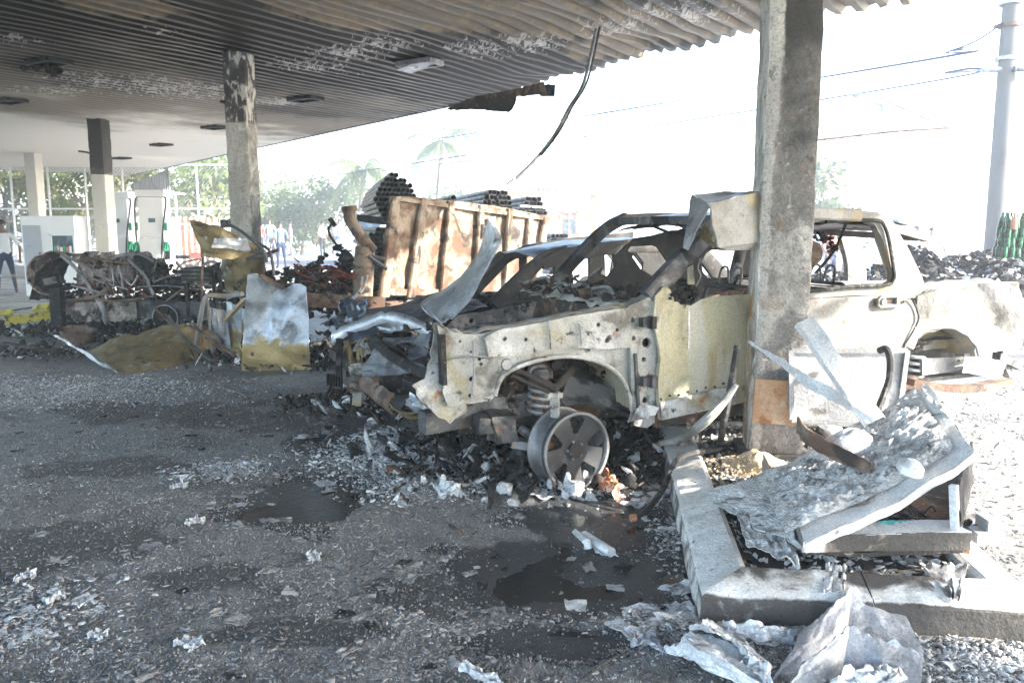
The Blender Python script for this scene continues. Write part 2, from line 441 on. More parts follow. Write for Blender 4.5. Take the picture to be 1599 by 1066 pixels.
M['red_wire'] = mat('red_wire', (.22, .04, .02), [dict(c=(.07, .03, .02), s=6, lo=.5, hi=.65)], .7, bump=())
M['teal'] = mat('teal_plastic', (.03, .28, .28), [dict(c=(.02, .05, .05), s=14, lo=.5, hi=.64)], .5)
M['copper'] = mat('copper_scrap', (.55, .25, .14), [dict(c=(.75, .55, .45), s=14, lo=.5, hi=.6), dict(c=(.12, .06, .04), s=18, lo=.58, hi=.66)], .5, .4, bump=((60, .6),))
# ------------------------------------------------------------------ numpy noise
def _grad2(seed, X, Y):
    rs = np.random.RandomState(seed); p = rs.permutation(256); g = rs.uniform(0, 2 * np.pi, 256)
    xi = np.floor(X).astype(int); yi = np.floor(Y).astype(int); xf = X - xi; yf = Y - yi
    def gr(ix, iy, fx, fy):
        h = g[p[(p[ix & 255] + iy) & 255]]; return np.cos(h) * fx + np.sin(h) * fy
    u = xf * xf * xf * (xf * (xf * 6 - 15) + 10); v = yf * yf * yf * (yf * (yf * 6 - 15) + 10)
    a = gr(xi, yi, xf, yf); b = gr(xi + 1, yi, xf - 1, yf); c = gr(xi, yi + 1, xf, yf - 1); d = gr(xi + 1, yi + 1, xf - 1, yf - 1)
    return (a + u * (b - a)) * (1 - v) + (c + u * (d - c)) * v

def nfbm(X, Y, sc, o=4, seed=1):
    r = 0; a = 1; t = 0
    for i in range(o):
        r = r + a * _grad2(seed + i, X * sc * 2 ** i + 17.3 * i, Y * sc * 2 ** i + 9.1 * i); t += a; a *= .5
    return r / t * 1.6

def sst(x, a, b):
    t = np.clip((x - a) / (b - a), 0, 1); return t * t * (3 - 2 * t)

def setattr_np(o, **kw):
    for k, arr in kw.items():
        at = o.data.attributes.new(k, 'FLOAT', 'POINT'); at.data.foreach_set('value', np.asarray(arr, dtype=np.float32))

def setattr_fn(o, **kw):
    org = OFF[o.name]
    for k, fn in kw.items():
        at = o.data.attributes.new(k, 'FLOAT', 'POINT')
        at.data.foreach_set('value', np.array([fn(v.co + org) for v in o.data.vertices], dtype=np.float32))

# ------------------------------------------------------------------ ground
PUDDLES = [(gp(485, 775), .34, .42), (gp(450, 800), .3, .2), (gp(935, 812), .42, .42), (gp(900, 905), .5, .33), (gp(800, 880), .3, .3), (gp(500, 690), .2, .3), (gp(1010, 690), .5, .35), (gp(1080, 905), .12, .25), (gp(860, 1000), .3, .12)]
RA = gp(1452, 612); RB = gp(1599, 1005)
def soot_mask(X, Y):
    nx, ny = (RB.y - RA.y), -(RB.x - RA.x); L = math.hypot(nx, ny)
    d1 = ((X - RA.x) * nx + (Y - RA.y) * ny) / L            # positive to the left of the line
    d1 = np.maximum(d1, (Y - 7.8) * 1.0)
    d2 = 14.3 - Y - .12 * (X + 8)
    d3 = 8.5 - X
    d = np.minimum(np.minimum(d1, d2), d3) + .55 * nfbm(X, Y, .8, 5, 3)
    return sst(d, -.25, .3)
ASHB = [(gp(680, 715), .75, .55, 1.0), (gp(640, 760), .35, .3, .7), (gp(700, 765), .3, .2, .6), (gp(60, 610), 1.7, .8, .45), (gp(350, 735), .35, .25, .7), (gp(890, 765), .25, .12, .8), (gp(30, 960), .35, .3, .5), (gp(1080, 850), .18, .5, .55), (gp(1060, 975), .3, .15, .7), (gp(960, 770), .5, .2, .5), (gp(1250, 760, .1), .9, .7, .9), (gp(1530, 1040), .6, .35, 1.0), (gp(1400, 1010), .6, .3, .9)]
DARKB = [(gp(400, 655), 2.0, .5), (gp(230, 640), 1.2, .45), (gp(620, 690), .8, .5), (gp(940, 900), .9, .5), (gp(690, 930), .5, .25), (gp(100, 850), .7, .4), (gp(1000, 740), .7, .5), (gp(560, 620), 1.2, .6), (gp(300, 900), .6, .2), (gp(480, 985), .5, .12), (gp(170, 730), .9, .3)]
def dark_mask(X, Y):
    k = np.zeros_like(X)
    for p, rx, ry in DARKB:
        d = np.sqrt(((X - p.x) / rx) ** 2 + ((Y - p.y) / ry) ** 2) + .9 * nfbm(X, Y, 2.2, 5, 141)
        k = np.maximum(k, sst(-d, -1.1, -.4))
    return k
def ground_h(X, Y):
    near = sst(-np.hypot(X, Y), -14, -8)
    h = .012 * nfbm(X, Y, .7, 3, 11) + (.011 * nfbm(X, Y, 3.2, 4, 21) + .006 * np.abs(nfbm(X, Y, 14, 3, 31))) * near
    s = soot_mask(X, Y); h = h * (.25 + .75 * s)
    for p, rx, ry in PUDDLES:
        d = np.sqrt(((X - p.x) / rx) ** 2 + ((Y - p.y) / ry) ** 2) + .9 * nfbm(X, Y, 2.6, 5, 41)
        h = h - .016 * sst(-d, -1.25, -.5)
    for p, rx, ry, k in ASHB[:4]:
        d = np.sqrt(((X - p.x) / rx) ** 2 + ((Y - p.y) / ry) ** 2)
        h = h + (.03 * k * sst(-d, -1.1, 0) * (1 + .9 * nfbm(X, Y, 5, 4, 61)))
    return h

def axis(lo, hi, step, far, g=1.16):
    a = list(np.arange(lo, hi + 1e-6, step)); s = step; x = lo
    L = []
    while x > -far:
        s *= g; x -= s; L.append(x)
    s = step; x = hi; H = []
    while x < far:
        s *= g; x += s; H.append(x)
    return np.array(L[::-1] + a + H)
gx = axis(-3.6, 3.6, .024, 900); gy = axis(2.45, 8.6, .022, 900)
GX, GY = np.meshgrid(gx, gy)
GZ = ground_h(GX, GY)
nx_, ny_ = len(gx), len(gy)
co = np.stack([GX, GY, GZ], -1).reshape(-1, 3)
idx = np.arange(nx_ * ny_).reshape(ny_, nx_)
quads = np.stack([idx[:-1, :-1], idx[:-1, 1:], idx[1:, 1:], idx[1:, :-1]], -1).reshape(-1, 4)
me = bpy.data.meshes.new('ground')
me.vertices.add(len(co)); me.vertices.foreach_set('co', co.astype(np.float32).ravel())
me.loops.add(quads.size); me.loops.foreach_set('vertex_index', quads.astype(np.int32).ravel())
me.polygons.add(len(quads)); me.polygons.foreach_set('loop_start', np.arange(0, quads.size, 4, dtype=np.int32)); me.polygons.foreach_set('loop_total', np.full(len(quads), 4, np.int32))
me.update(); me.shade_smooth()
ground = bpy.data.objects.new('ground', me); C.objects.link(ground); tag(ground, kind='structure')
X, Y = GX.ravel(), GY.ravel()
soot = soot_mask(X, Y)
ash = np.zeros_like(X)
for p, rx, ry, k in ASHB:
    d = np.sqrt(((X - p.x) / rx) ** 2 + ((Y - p.y) / ry) ** 2)
    ash = np.maximum(ash, k * sst(-d, -1.25, -.1))
wet = np.zeros_like(X)
for p, rx, ry in PUDDLES:
    d = np.sqrt(((X - p.x) / (rx * 1.5)) ** 2 + ((Y - p.y) / (ry * 1.5)) ** 2)
    wet = np.maximum(wet, sst(-(d + .7 * nfbm(X, Y, 2.2, 4, 43)), -1.3, -.5))
setattr_np(ground, soot=soot, ash=ash, wet=wet, dark=dark_mask(X, Y))
gm = mat('ground_burnt', (.4, .385, .36), [
    dict(c=(.30, .29, .275), s=.6, lo=.45, hi=.62, k=.7), dict(c=(.16, .15, .14), s=9, lo=.6, hi=.7, k=.7),
    dict(c=(.225, .217, .205), at='soot', s=2, lo=.35, hi=.6, an=.5, r=.48),
    dict(c=(.33, .315, .29), s=5.5, lo=.5, hi=.66, k=.75), dict(c=(.08, .079, .077), s=1.7, lo=.5, hi=.64, k=.7),
    dict(c=(.3, .285, .265), s=26, lo=.57, hi=.66, k=.7), dict(c=(.09, .087, .085), s=17, lo=.57, hi=.66, k=.8),
    dict(c=(.075, .072, .068), at='dark', s=6, lo=.4, hi=.75, an=1.0, r=.4),
    dict(c=(.05, .052, .055), at='wet', s=4, lo=.4, hi=.75, an=.9, r=.22),
    dict(c=(.42, .41, .395), at='ash', s=16, lo=.7, hi=.95, an=2.4, r=.9, ro=.75)], .72, 0, bump=((45, .6), (160, .6)), grain=.4, gs=170, spec=.5)
me.materials.append(gm)
wm = mat('water_film', (.012, .013, .015), [], .06, bump=((30, .12), (90, .06)), grain=0, spec=.5)
for pi_, (p, rx, ry) in enumerate(PUDDLES):
    m = MB(); n = 28
    ring = [V3((p.x + math.cos(2 * math.pi * k / n) * rx * 1.45, p.y + math.sin(2 * math.pi * k / n) * ry * 1.45, -.0125 - .0012 * pi_)) for k in range(n)]
    m.add(ring, [tuple(range(n))]).build('puddle', wm, kind='structure')
# street and pavement far behind the forecourt
ms = mat('street', (.2, .2, .2), [dict(c=(.27, .26, .25), s=.5, lo=.45, hi=.6)], .9, bump=())
mk_ = mat('pavement', (.45, .44, .42), [dict(c=(.36, .35, .34), s=1, lo=.5, hi=.6)], .9, bump=())
MB().box((0, 29, .0), 220, 8, .16).build('street', ms, kind='structure')
MB().box((0, 34.2, .08), 220, 2.2, .3).build('pavement', mk_, kind='structure')

# ------------------------------------------------------------------ canopy over the forecourt
H = 4.05
EB = V3((math.sin(R(33.7)), math.cos(R(33.7)), 0)); EA = V3((-EB.y, EB.x, 0))
E0 = gp(345, 243, H); E1 = gp(1490, -5, H)
def ab(p): return (p.dot(EA), p.dot(EB))
a0_, b0_ = ab(E0); a1_, b1_ = ab(E1)
def b_edge(a):
    torn = .85 * max(0, min(1, (a + 7.0) / .15, (-5.3 - a) / .5)) + .7 * max(0, min(1, (-7.6 - a) / .2))     # inferred burnt-off gaps out of view, shaped to let sun onto casing and kerb
    return b1_ + (b0_ - b1_) * (a - a1_) / (a0_ - a1_) - torn
def AB(a, b, z): p = EA * a + EB * b; return V3((p.x, p.y, z))
can = thing('canopy', 'low forecourt canopy of corrugated metal, soot blackened and buckled by fire', 'canopy', AB(12, b_edge(12) - 6, H))
m_sof = mat('soffit_metal', (.62, .6, .55), [
    dict(c=(.165, .14, .11), at='soot', s=1.2, lo=.22, hi=.55, an=.35), dict(c=(.023, .02, .017), at='soot', s=1.5, lo=.6, hi=.95, an=.6, st=(1, 1, 1)),
    dict(c=(.22, .165, .1), at='tan', s=1.6, lo=.55, hi=.8, an=1.1), dict(c=(.13, .115, .09), at='tan', s=4, lo=.75, hi=.9, an=1.5, k=.7),
    dict(c=(.5, .485, .45), at='peel', s=7, lo=.66, hi=.76, an=2.0, dist=1.2, ro=.7, k=.9), dict(c=(.66, .64, .6), at='peel', s=26, lo=.8, hi=.9, an=2.0, k=.8)], .5, .25, bump=((25, .15),), grain=.15)
peel_spots = [(gp(270, 140, H), 2.2), (gp(480, 105, H), 1.2), (gp(540, 85, H), 1.0), (gp(600, 75, H), .9), (gp(750, 80, H), 1.1), (gp(830, 70, H), 1.0), (gp(960, 45, H), .9), (gp(270, 55, H), .5), (gp(40, 65, H), .7), (gp(160, 128, H), 1.6), (gp(430, 160, H), 1.0), (gp(60, 140, H), 1.5), (gp(1040, 20, H), .9), (gp(1100, 30, H), .8)]
tan_spots = [(gp(640, 20, H), 1.8), (gp(850, 30, H), 1.6), (gp(1050, 50, H), 1.5), (gp(180, 10, H), 1.0), (gp(760, 30, H), 1.5), (gp(1250, 30, H), 2.0), (gp(950, 80, H), 1.0), (gp(480, 10, H), 1.0)]
PROF = [(0, 0), (.07, 0), (.1, 1), (.17, 1)]
rs = random.Random(5)
def soffit_z(a, b, hgt):
    near = max(0, min(1, (13 - a) / 8))
    e = b_edge(a) - b
    z = H + hgt * (.03 + .045 * near)
    z += near * (.08 * nz(a * .7, b * .4, 3) + .05 * nz(a * 1.9, b * 1.0, 7) + .03 * abs(nz(a * 3.5, b * 2.2, 9)))
    z += near * max(0, 1 - e / 1.2) * (.16 * nz(a * 1.6, b * .3, 12) + .03)
    return z
a = -11.0
while a < 37.2:
    wdt = 1.0; cols = []
    for k in range(5):
        for (da, hh) in PROF:
            if k == 4 and da > .01: break
            cols.append((a + k * .25 + da * 1.25, hh))
    cols[-1] = (a + wdt - .004, 0)
    rag = rs.uniform(-.3, .12) if a < 7 else 0
    nb = 34 if a < 14 else 16
    m = MB(); vs = []
    b_lo = -3.5 if a < 20 else 0
    for j in range(nb + 1):
        for (aa, hh) in cols:
            be = b_edge(aa) + rag + (.05 * nz(aa * 6, 0) if a < 7 else 0)
            t = 1 - (1 - j / nb) ** 1.7
            b = b_lo + (be - b_lo) * t
            vs.append(AB(aa, b, soffit_z(aa, b, hh)))
    n = len(cols)
    fs = [(j * n + i, (j + 1) * n + i, (j + 1) * n + i + 1, j * n + i + 1) for j in range(nb) for i in range(n - 1)]
    vs, fs = solid(vs, fs, -.004)
    m.add(vs, fs)
    o = m.build('soffit_sheet', m_sof, can, ang=25)
    P = np.array([(v.co + OFF[can.name])[:] for v in o.data.vertices])
    A_ = P @ np.array(EA[:]); B_ = P @ np.array(EB[:])
    s_ = np.clip(1.45 - np.maximum(0, A_ - 4) * .075 + .42 * nfbm(A_, B_, .4, 5, 71), 0, 1.3)
    s_ = np.minimum(s_, 1.22) * (1 - .55 * sst(-A_, -4.5, -1.5))
    pk = np.zeros(len(P)); tk = np.zeros(len(P))
    for p, r in peel_spots: pk = np.maximum(pk, .72 * np.exp(-(((P[:, 0] - p.x) ** 2 + (P[:, 1] - p.y) ** 2) / (r * r))))
    for p, r in tan_spots: tk = np.maximum(tk, np.exp(-(((P[:, 0] - p.x) ** 2 + (P[:, 1] - p.y) ** 2) / (r * r))))
    setattr_np(o, soot=s_, peel=pk, tan=tk)
    a += wdt
# roof deck above the soffit, edge beam, end fascia
m = MB(); m.sheet(lambda s, t: AB(-11 + 48.2 * s, (-3.5 if s < .6 else 0) + (b_edge(-11 + 48.2 * s) - .35 - (-3.5 if s < .6 else 0)) * t, H + .42), 30, 2, .04)
m.build('roof_deck', M['steel_dark'], can)
m = MB(); m.bar(AB(9.5, b_edge(9.5) + .05, H + .12), AB(37.2, b_edge(37.2) + .05, H + .12), .06, .26); m.build('edge_fascia', mat('fascia_navy', (.05, .055, .08), [dict(c=(.3, .3, .3), s=2, lo=.55, hi=.65)], .5), can)
m = MB(); m.bar(AB(37.25, -1, H + .15), AB(37.25, b_edge(37.2), H + .15), .06, .34); m.build('end_fascia', M['white_paint'], can)
# torn flashing still hanging from the edge
def flap(pts, Y, mtl, name='torn_flashing'):
    c = sum((dp(u, v, Y) for u, v in pts), V3()) / len(pts)
    fr = Frame((c.x, c.y), -42 + 0)
    P = [fr.px(u, v) for u, v in pts]
    m = MB(); m.plate(P, lambda x, y: fr.w(x, .05 * nz(x * 3, y * 3) + .02 * nz(x * 9, y * 9), y), .07, thick=.006, rag=.012)
    return m.build(name, mtl, can)
flap([(690, 172), (745, 150), (808, 138), (806, 160), (795, 176), (750, 172)], 12.6, M['char_rust'])
flap([(810, 138), (850, 128), (852, 148), (806, 152)], 12.0, M['rust'])
flap([(846, 133), (868, 132), (866, 151), (842, 150)], 11.9, M['steel_dark'])
# ceiling lights
def ceil_light(u, v, label, broken=0):
    p = gp(u, v, H - .02)
    t = thing('ceiling_light', label, 'light', p, 'recessed lights under the canopy')
    L_, W_ = .62, .34
    m = MB()
    for s in (-1, 1):
        m.bar(p + EB * (s * W_ / 2) - EA * L_ / 2, p + EB * (s * W_ / 2) + EA * L_ / 2, .06, .07)
        m.bar(p + EA * (s * L_ / 2) - EB * W_ / 2, p + EA * (s * L_ / 2) + EB * W_ / 2, .06, .07)
    m.build('frame', M['black'] if broken != 2 else M['steel_grey'], t)
    if broken == 1:
        m = MB()
        for k in range(26): m.shard(p + V3((random.gauss(0, .16), random.gauss(0, .16), random.uniform(-.16, .02))), random.uniform(.05, .13))
        m.build('melted_housing', M['char'], t)
    else:
        m = MB(); m.sheet(lambda s, q: p + EA * (L_ * (s - .5)) + EB * (W_ * (q - .5)) + V3((0, 0, .015 - (.1 * s if broken == 2 else 0))), 2, 2, .01)
        m.build('diffuser', M['dark_panel'] if broken != 2 else M['silver'], t)
ceil_light(477, 155, 'black framed ceiling light just right of the sooty middle column')
ceil_light(655, 100, 'pale ceiling light hanging crooked above the rust brown truck body', 2)
ceil_light(16, 158, 'dark ceiling light at the left edge of the canopy')
ceil_light(336, 199, 'dark ceiling light directly behind the middle column')
ceil_light(252, 226, 'small ceiling light between the middle column and the black topped column')
ceil_light(190, 247, 'faint ceiling light just right of the black topped column')
ceil_light(76, 98, 'burnt ceiling light melted into a black lump', 1)
# columns: all square to the island
CA = 7.0
def column(corner, zb, size, label, attrs, extra=None):
    """corner = the corner nearest the viewer on the front face's other end (left end of the front face)"""
    ex = V3((math.cos(R(-CA)), math.sin(R(-CA)), 0)); ey = V3((math.sin(R(CA)), math.cos(R(CA)), 0))
    c = V3((corner.x, corner.y, zb))
    t = thing('canopy_column', label, 'column', c + ex * size / 2 + ey * size / 2, 'concrete columns carrying the canopy')
    m = MB(); N = 9; nh = 90; vs = []
    per = []
    for k in range(4):
        o_ = [V3((0, 0, 0)), ex * size, ex * size + ey * size, ey * size][k]; d = [ex, ey, -ex, -ey][k]
        for i in range(N):
            q = i / N; w_ = .012 if (i == 0) else 0
            ctr = ex * size / 2 + ey * size / 2; pp = o_ + d * size * q
            per.append(pp + (ctr - pp).normalized() * w_)
    n = len(per); hh = H - zb + .06
    for j in range(nh + 1):
        z = hh * j / nh
        for p in per:
            ctr = ex * size / 2 + ey * size / 2; k = (p - ctr)
            dd = .006 * nz(p.x * 12 + c.x, p.y * 12, z * 7) + .004 * nz(p.x * 40, p.y * 40, z * 30)
            edge = 1 if k.length > size * .62 else 0
            dd -= edge * max(0, .03 * (nz(c.x + z * 4, p.x * 3, p.y * 3) - .05))
            vs.append(c + p + k.normalized() * dd + V3((0, 0, z)))
    fs = [(j * n + i, j * n + (i + 1) % n, (j + 1) * n + (i + 1) % n, (j + 1) * n + i) for j in range(nh) for i in range(n)]
    m.add(vs, fs)
    o = m.build('shaft', M['conc_col'], t, ang=40)
    org = OFF[t.name]
    def wrap(fn):
        def g(p):
            q = p - c; return fn(q.dot(ex) / size, q.dot(ey) / size, p.z)
        return g
    setattr_fn(o, **{k: wrap(f) for k, f in attrs.items()})
    m = MB(); m.box(c + ex * size / 2 + ey * size / 2 + V3((0, 0, .03)), size + .1, size + .1, .08, ex, ey); m.build('plinth', M['steel_dark'], t)
    return t, ex, ey, c
def s1(x, y, z):
    if x < .06: return .12 + (.25 if z < 1.2 else 0) + .5 * max(0, nz(z * 3, y * 4))
    wl = .10 + .25 * max(0, min(1, (z - 1) / 2)) + .1 * nz(z * 2.2, 1)
    return (.55 + .4 * max(0, min(1, (z - 1.4) / 1.4))) * max(0, min(1, (x - wl * .7) / .1))
COL1 = column(dp(1171, 700, 4.92), .1, .325, 'big scorched concrete column on the island in front of the white pickup',
       dict(soot=s1, peel=lambda x, y, z: .55 if x < .06 else .25, tint=lambda x, y, z: .55 if (x < .06 and z < 1.25 and y > .3) else .15))
def s2(x, y, z):
    if z > 3.1: return .92
    return .16 if x < .97 else .5
p2 = dp(356, 300, 11.9)
COL2 = column(V3((p2.x, p2.y, 0)), 0, .345, 'sooty column with white peeling paint at its top, behind the bent steel panel',
       dict(soot=s2, peel=lambda x, y, z: .53 if z > 2.95 else .2, tint=lambda x, y, z: 0.1))
p3 = dp(141, 280, 19.0)
column(V3((p3.x, p3.y, 0)), 0, .36, 'column with a black top and white lower half, left of the burnt engine',
       dict(soot=lambda x, y, z: max(0, min(1, (z - 2.5) / .5)) * 1.1, peel=lambda x, y, z: .75 if z < 2.8 else .1, tint=lambda x, y, z: 0))
p4 = dp(41, 300, 27.5)
column(V3((p4.x, p4.y, 0)), 0, .4, 'farthest column, clean and white, at the left by the chain link fence',
       dict(soot=lambda x, y, z: 0, peel=lambda x, y, z: 1.2, tint=lambda x, y, z: 0))
# small wall brackets on the two left columns
def bracket(p, q, label):
    t = MB(); t.tube([p, (p + q) / 2 + V3((0, 0, .02)), q], .022, 6); o = t.build('steel_bracket', M['steel_dark']); tag(o, label, 'bracket')
bracket(dp(343, 158, 11.75), dp(371, 169, 11.85), 'thin rod sticking out of the peeling middle column')
bracket(dp(122, 236, 18.8), dp(150, 243, 19.0), 'thin rod sticking out of the black topped column')
# loose conduit hanging from the canopy edge
pc = [dp(930, 110, 10.6), dp(912, 128, 10.5), dp(888, 170, 10.3), dp(868, 208, 10.2), dp(840, 245, 10.1), dp(806, 279, 10.0)]
pc[0].z = H + .02
t = thing('hanging_conduit', 'two torn electrical conduits dangling from the canopy edge against the sky', 'conduit', pc[0])
m = MB(); m.tube(spline(pc, 6), .022, 8); m.build('conduit', M['steel_grey'], t)
m = MB(); m.tube([p + V3((.045, -.02, .02)) + V3((.02 * nz(i, 1), 0, 0)) for i, p in enumerate(spline(pc[:-1], 6))], .014, 6); m.build('cable', M['hose'], t)
m = MB(); m.tube([pc[-1] + V3((-.03, .02, 0)), dp(790, 289, 10.0)], .012, 6); m.build('cable', M['steel_grey'], t)

# ------------------------------------------------------------------ island with its kerb
IS = Frame(gp(1090, 972), -CA)
IW, ID = 1.36, 3.0
isl = thing('pump_island', 'raised concrete pump island with pale sooty kerb round the big column', 'island', IS.w(IW / 2, ID / 2, 0))
def kerb_arm(p0, d, inn, L0, L1, cut0, cut1, attr):
    """sloped kerb: p0 outer foot at start, d along, inn inward; mitred ends"""
    prof = [(0, 0), (.012, .105), (.03, .122), (.19, .165), (.215, .155), (.22, .0)]
    n = max(2, int((L1 - L0) / .04)); vs = []
    for i in range(n + 1):
        for (x, z) in prof:
            lo = L0 + cut0 * x; hi = L1 - cut1 * x
            s = lo + (hi - lo) * i / n
            p = p0 + d * s + inn * x
            k = .006 * nz(p.x * 4, p.y * 4, z * 9) + .003 * nz(p.x * 20, p.y * 20, z * 20)
            vs.append(p + V3((0, 0, z + k)) - inn * (k if z < .125 else 0))
    k = len(prof)
    fs = [(i * k + j, (i + 1) * k + j, (i + 1) * k + j + 1, i * k + j + 1) for i in range(n) for j in range(k - 1)]
    fs += [tuple(range(k)), tuple(reversed([n * k + j for j in range(k)]))]
    m = MB(); m.add(vs, fs)
    o = m.build('kerb_stone', M['conc_kerb'], isl, ang=30); setattr_fn(o, soot=attr)
def near_front(p):
    b = (p - IS.O).dot(IS.n); a = (p - IS.O).dot(IS.e)
    s = .66 if p.z < .115 else .42
    if a > 1.0 and p.z > .115: s = .1  # sunlit right end of the top is put into the colour as cleaner kerb
    if a > .8 and p.z <= .115: s = .95
    if b > .15 and p.z > .115: s += .25
    return s
for k in range(2):       # front arm in two cast pieces
    x0 = IW / 2 * k; x1 = IW / 2 * (k + 1) - .006
    kerb_arm(IS.w(0, 0, 0), IS.e, IS.n, x0, x1, 1 if k == 0 else 0, 1 if k == 1 else 0, near_front)
for k in range(3):
    y0 = ID / 3 * k; y1 = ID / 3 * (k + 1) - .006
    kerb_arm(IS.w(0, 0, 0), IS.n, IS.e, y0, y1, 1 if k == 0 else 0, 1 if k == 2 else 0,
             lambda p: (.55 if p.z < .11 else (.02 + .5 * max(0, (p - IS.O).dot(IS.n) - 1.7))))
    kerb_arm(IS.w(IW, 0, 0), IS.n, -IS.e, y0, y1, 1 if k == 0 else 0, 1 if k == 2 else 0, lambda p: .3)
kerb_arm(IS.w(0, ID, 0), IS.e, -IS.n, 0, IW, 1, 1, lambda p: .6)
m = MB(); m.sheet(lambda s, t: IS.w(.2 + (IW - .4) * s, .2 + (ID - .4) * t, .115 + .012 * nz(s * 14, t * 16) + .01 * nz(s * 40, t * 40)), 44, 60)
o = m.build('island_top', M['conc_kerb'], isl); setattr_fn(o, soot=lambda p: .75)
# ------------------------------------------------------------------ burnt white pickup
TK = Frame(gp(886, 762), 24)
pk = thing('burnt_pickup', 'burnt out white and ochre pickup standing on a bare alloy rim behind the big column', 'pickup truck', TK.w(1.2, .8, 0))
def pxp(fr, pts, b=0.0): return [fr.px(u, v, b) for u, v in pts]
def dent(k=.012, s=2.5, sd=0.0): return lambda x, y: k * fbm(x * s + sd, y * s, sd, 3)
def fplate(name, fr, pts, mtl, parent, b=0.0, cell=.05, thick=.006, holes=(), bf=None, rag=0.0, dk=.01, ds=3.0, sd=0.0):
    P = pxp(fr, pts, b); Hs = [circ(*fr.px(u, v, b), r, 10) if not isinstance(u, (list, tuple)) else None for (u, v, r) in holes]
    f = bf or (lambda x, y: 0.0)
    m = MB(); m.plate(P, lambda x, y: fr.w(x, b + f(x, y) + dk * fbm(x * ds + sd, y * ds, sd, 3), y), cell, Hs, thick, rag)
    return m.build(name, mtl, parent)
def fpoly(name, fr, pts, holes_px, mtl, parent, b=0.0, cell=.05, thick=.006, rag=0.0, dk=.008, sd=0.0, bf=None):
    P = pxp(fr, pts, b); Hs = [resample(pxp(fr, h, b), cell) for h in holes_px]
    f = bf or (lambda x, y: 0.0)
    m = MB(); m.plate(P, lambda x, y: fr.w(x, b + f(x, y) + dk * fbm(x * 3 + sd, y * 3, sd, 3), y), cell, Hs, thick, rag)
    return m.build(name, mtl, parent)

# inner fender (apron) with the wheel opening
arch = [(985, 640), (983, 618), (972, 592), (955, 575), (930, 563), (900, 557), (870, 557), (838, 563), (808, 573), (788, 585), (778, 600), (773, 618)]
holes = [(718, 533, .009), (735, 549, .009), (748, 560, .012), (750, 568, .012), (735, 591, .015), (734, 617, .013)]
fplate('inner_fender', TK, [(682, 507), (700, 516), (725, 521), (755, 521), (780, 513), (840, 502), (900, 489), (978, 478), (990, 480), (990, 545), (988, 600)] + arch + [(766, 626), (735, 630), (700, 634), (692, 612), (696, 575)], M['apron'], pk, .03, .05, .008, holes, rag=.004, dk=.02, ds=4)
# upper rail standing proud, with bolt holes
holes = [(789, 529, .014), (821, 530, .012), (934, 507, .014), (963, 515, .011), (948, 531, .017)]
fplate('upper_rail', TK, [(757, 528), (780, 515), (840, 504), (905, 491), (982, 480), (984, 543), (930, 545), (893, 542), (840, 550), (800, 556), (764, 557)], M['apron'], pk, -.02, .045, .045, holes, rag=.002, dk=.008, sd=3)
# flange round the arch
m = MB(); A3 = [TK.P(u, v, -.015) for u, v in arch]
m.tube(spline(A3, 4), .013, 6); m.build('arch_flange', M['apron'], pk)
# hinge pillar
holes = [(988, 500, .017), (989, 528, .016), (1009, 535, .033), (1005, 561, .016), (1017, 512, .01), (996, 586, .012), (1008, 625, .02)]
fplate('hinge_pillar', TK, [(980, 478), (1000, 470), (1026, 458), (1034, 480), (1030, 560), (1036, 650), (1010, 668), (990, 664), (986, 600), (984, 545)], M['apron'], pk, -.01, .04, .03, holes, rag=.002, dk=.012, sd=5)
for v in (503, 595):
    m = MB(); c = TK.P(1011, v, -.05); m.box(c, .09, .05, .055, TK.e, TK.n); m.box(c - TK.n * .02 + TK.e * .02, .03, .06, .075, TK.e, TK.n); m.build('door_hinge', M['steel_dark'], pk)
m = MB(); m.bar(TK.P(991, 552, -.015), TK.P(996, 638, -.01), .018, .03, TK.n); m.build('pillar_seam', M['steel_dark'], pk)
m = MB()
for k in range(4): m.plate([(0, 0), (.09, .01), (.11, .06), (.03, .08)], lambda x, y, k=k: TK.P(980 + 6 * k, 652 - 3 * k, -.03 - .015 * k) + TK.e * x + V3((0, 0, y - .03)) - TK.n * (x * .5 * (k % 2)), .04, thick=.004)
m.build('bent_bracket', M['apron'], pk)
m = MB(); m.lathe([(0, .006), (.03, .006), (.034, 0), (.036, -.004)], TK.P(791, 569, -.035), -TK.n, 20); m.build('round_plug', M['steel_grey'], pk)
# wheel housing behind the arch: curved liner and dark back wall
m = MB()
def liner(s, t):
    k = s * (len(arch) - 1); i = min(int(k), len(arch) - 2); f = k - i
    u = arch[i][0] + (arch[i + 1][0] - arch[i][0]) * f; v = arch[i][1] + (arch[i + 1][1] - arch[i][1]) * f
    a, z = TK.px(u, v, .02); return TK.w(a * (1 - .0 * t), .03 + .36 * t, z + .01 + .02 * nz(s * 6, t * 4))
m.sheet(liner, 40, 8, .004); m.build('wheelhouse_liner', M['door_yellow'], pk)
m = MB(); m.plate([(-.55, .3), (.62, .3), (.6, .9), (-.5, .92)], lambda x, y: TK.w(x, .42 + .03 * fbm(x * 5, y * 5), y), .07, thick=.01); m.build('wheelhouse_wall', M['char_rust'], pk)
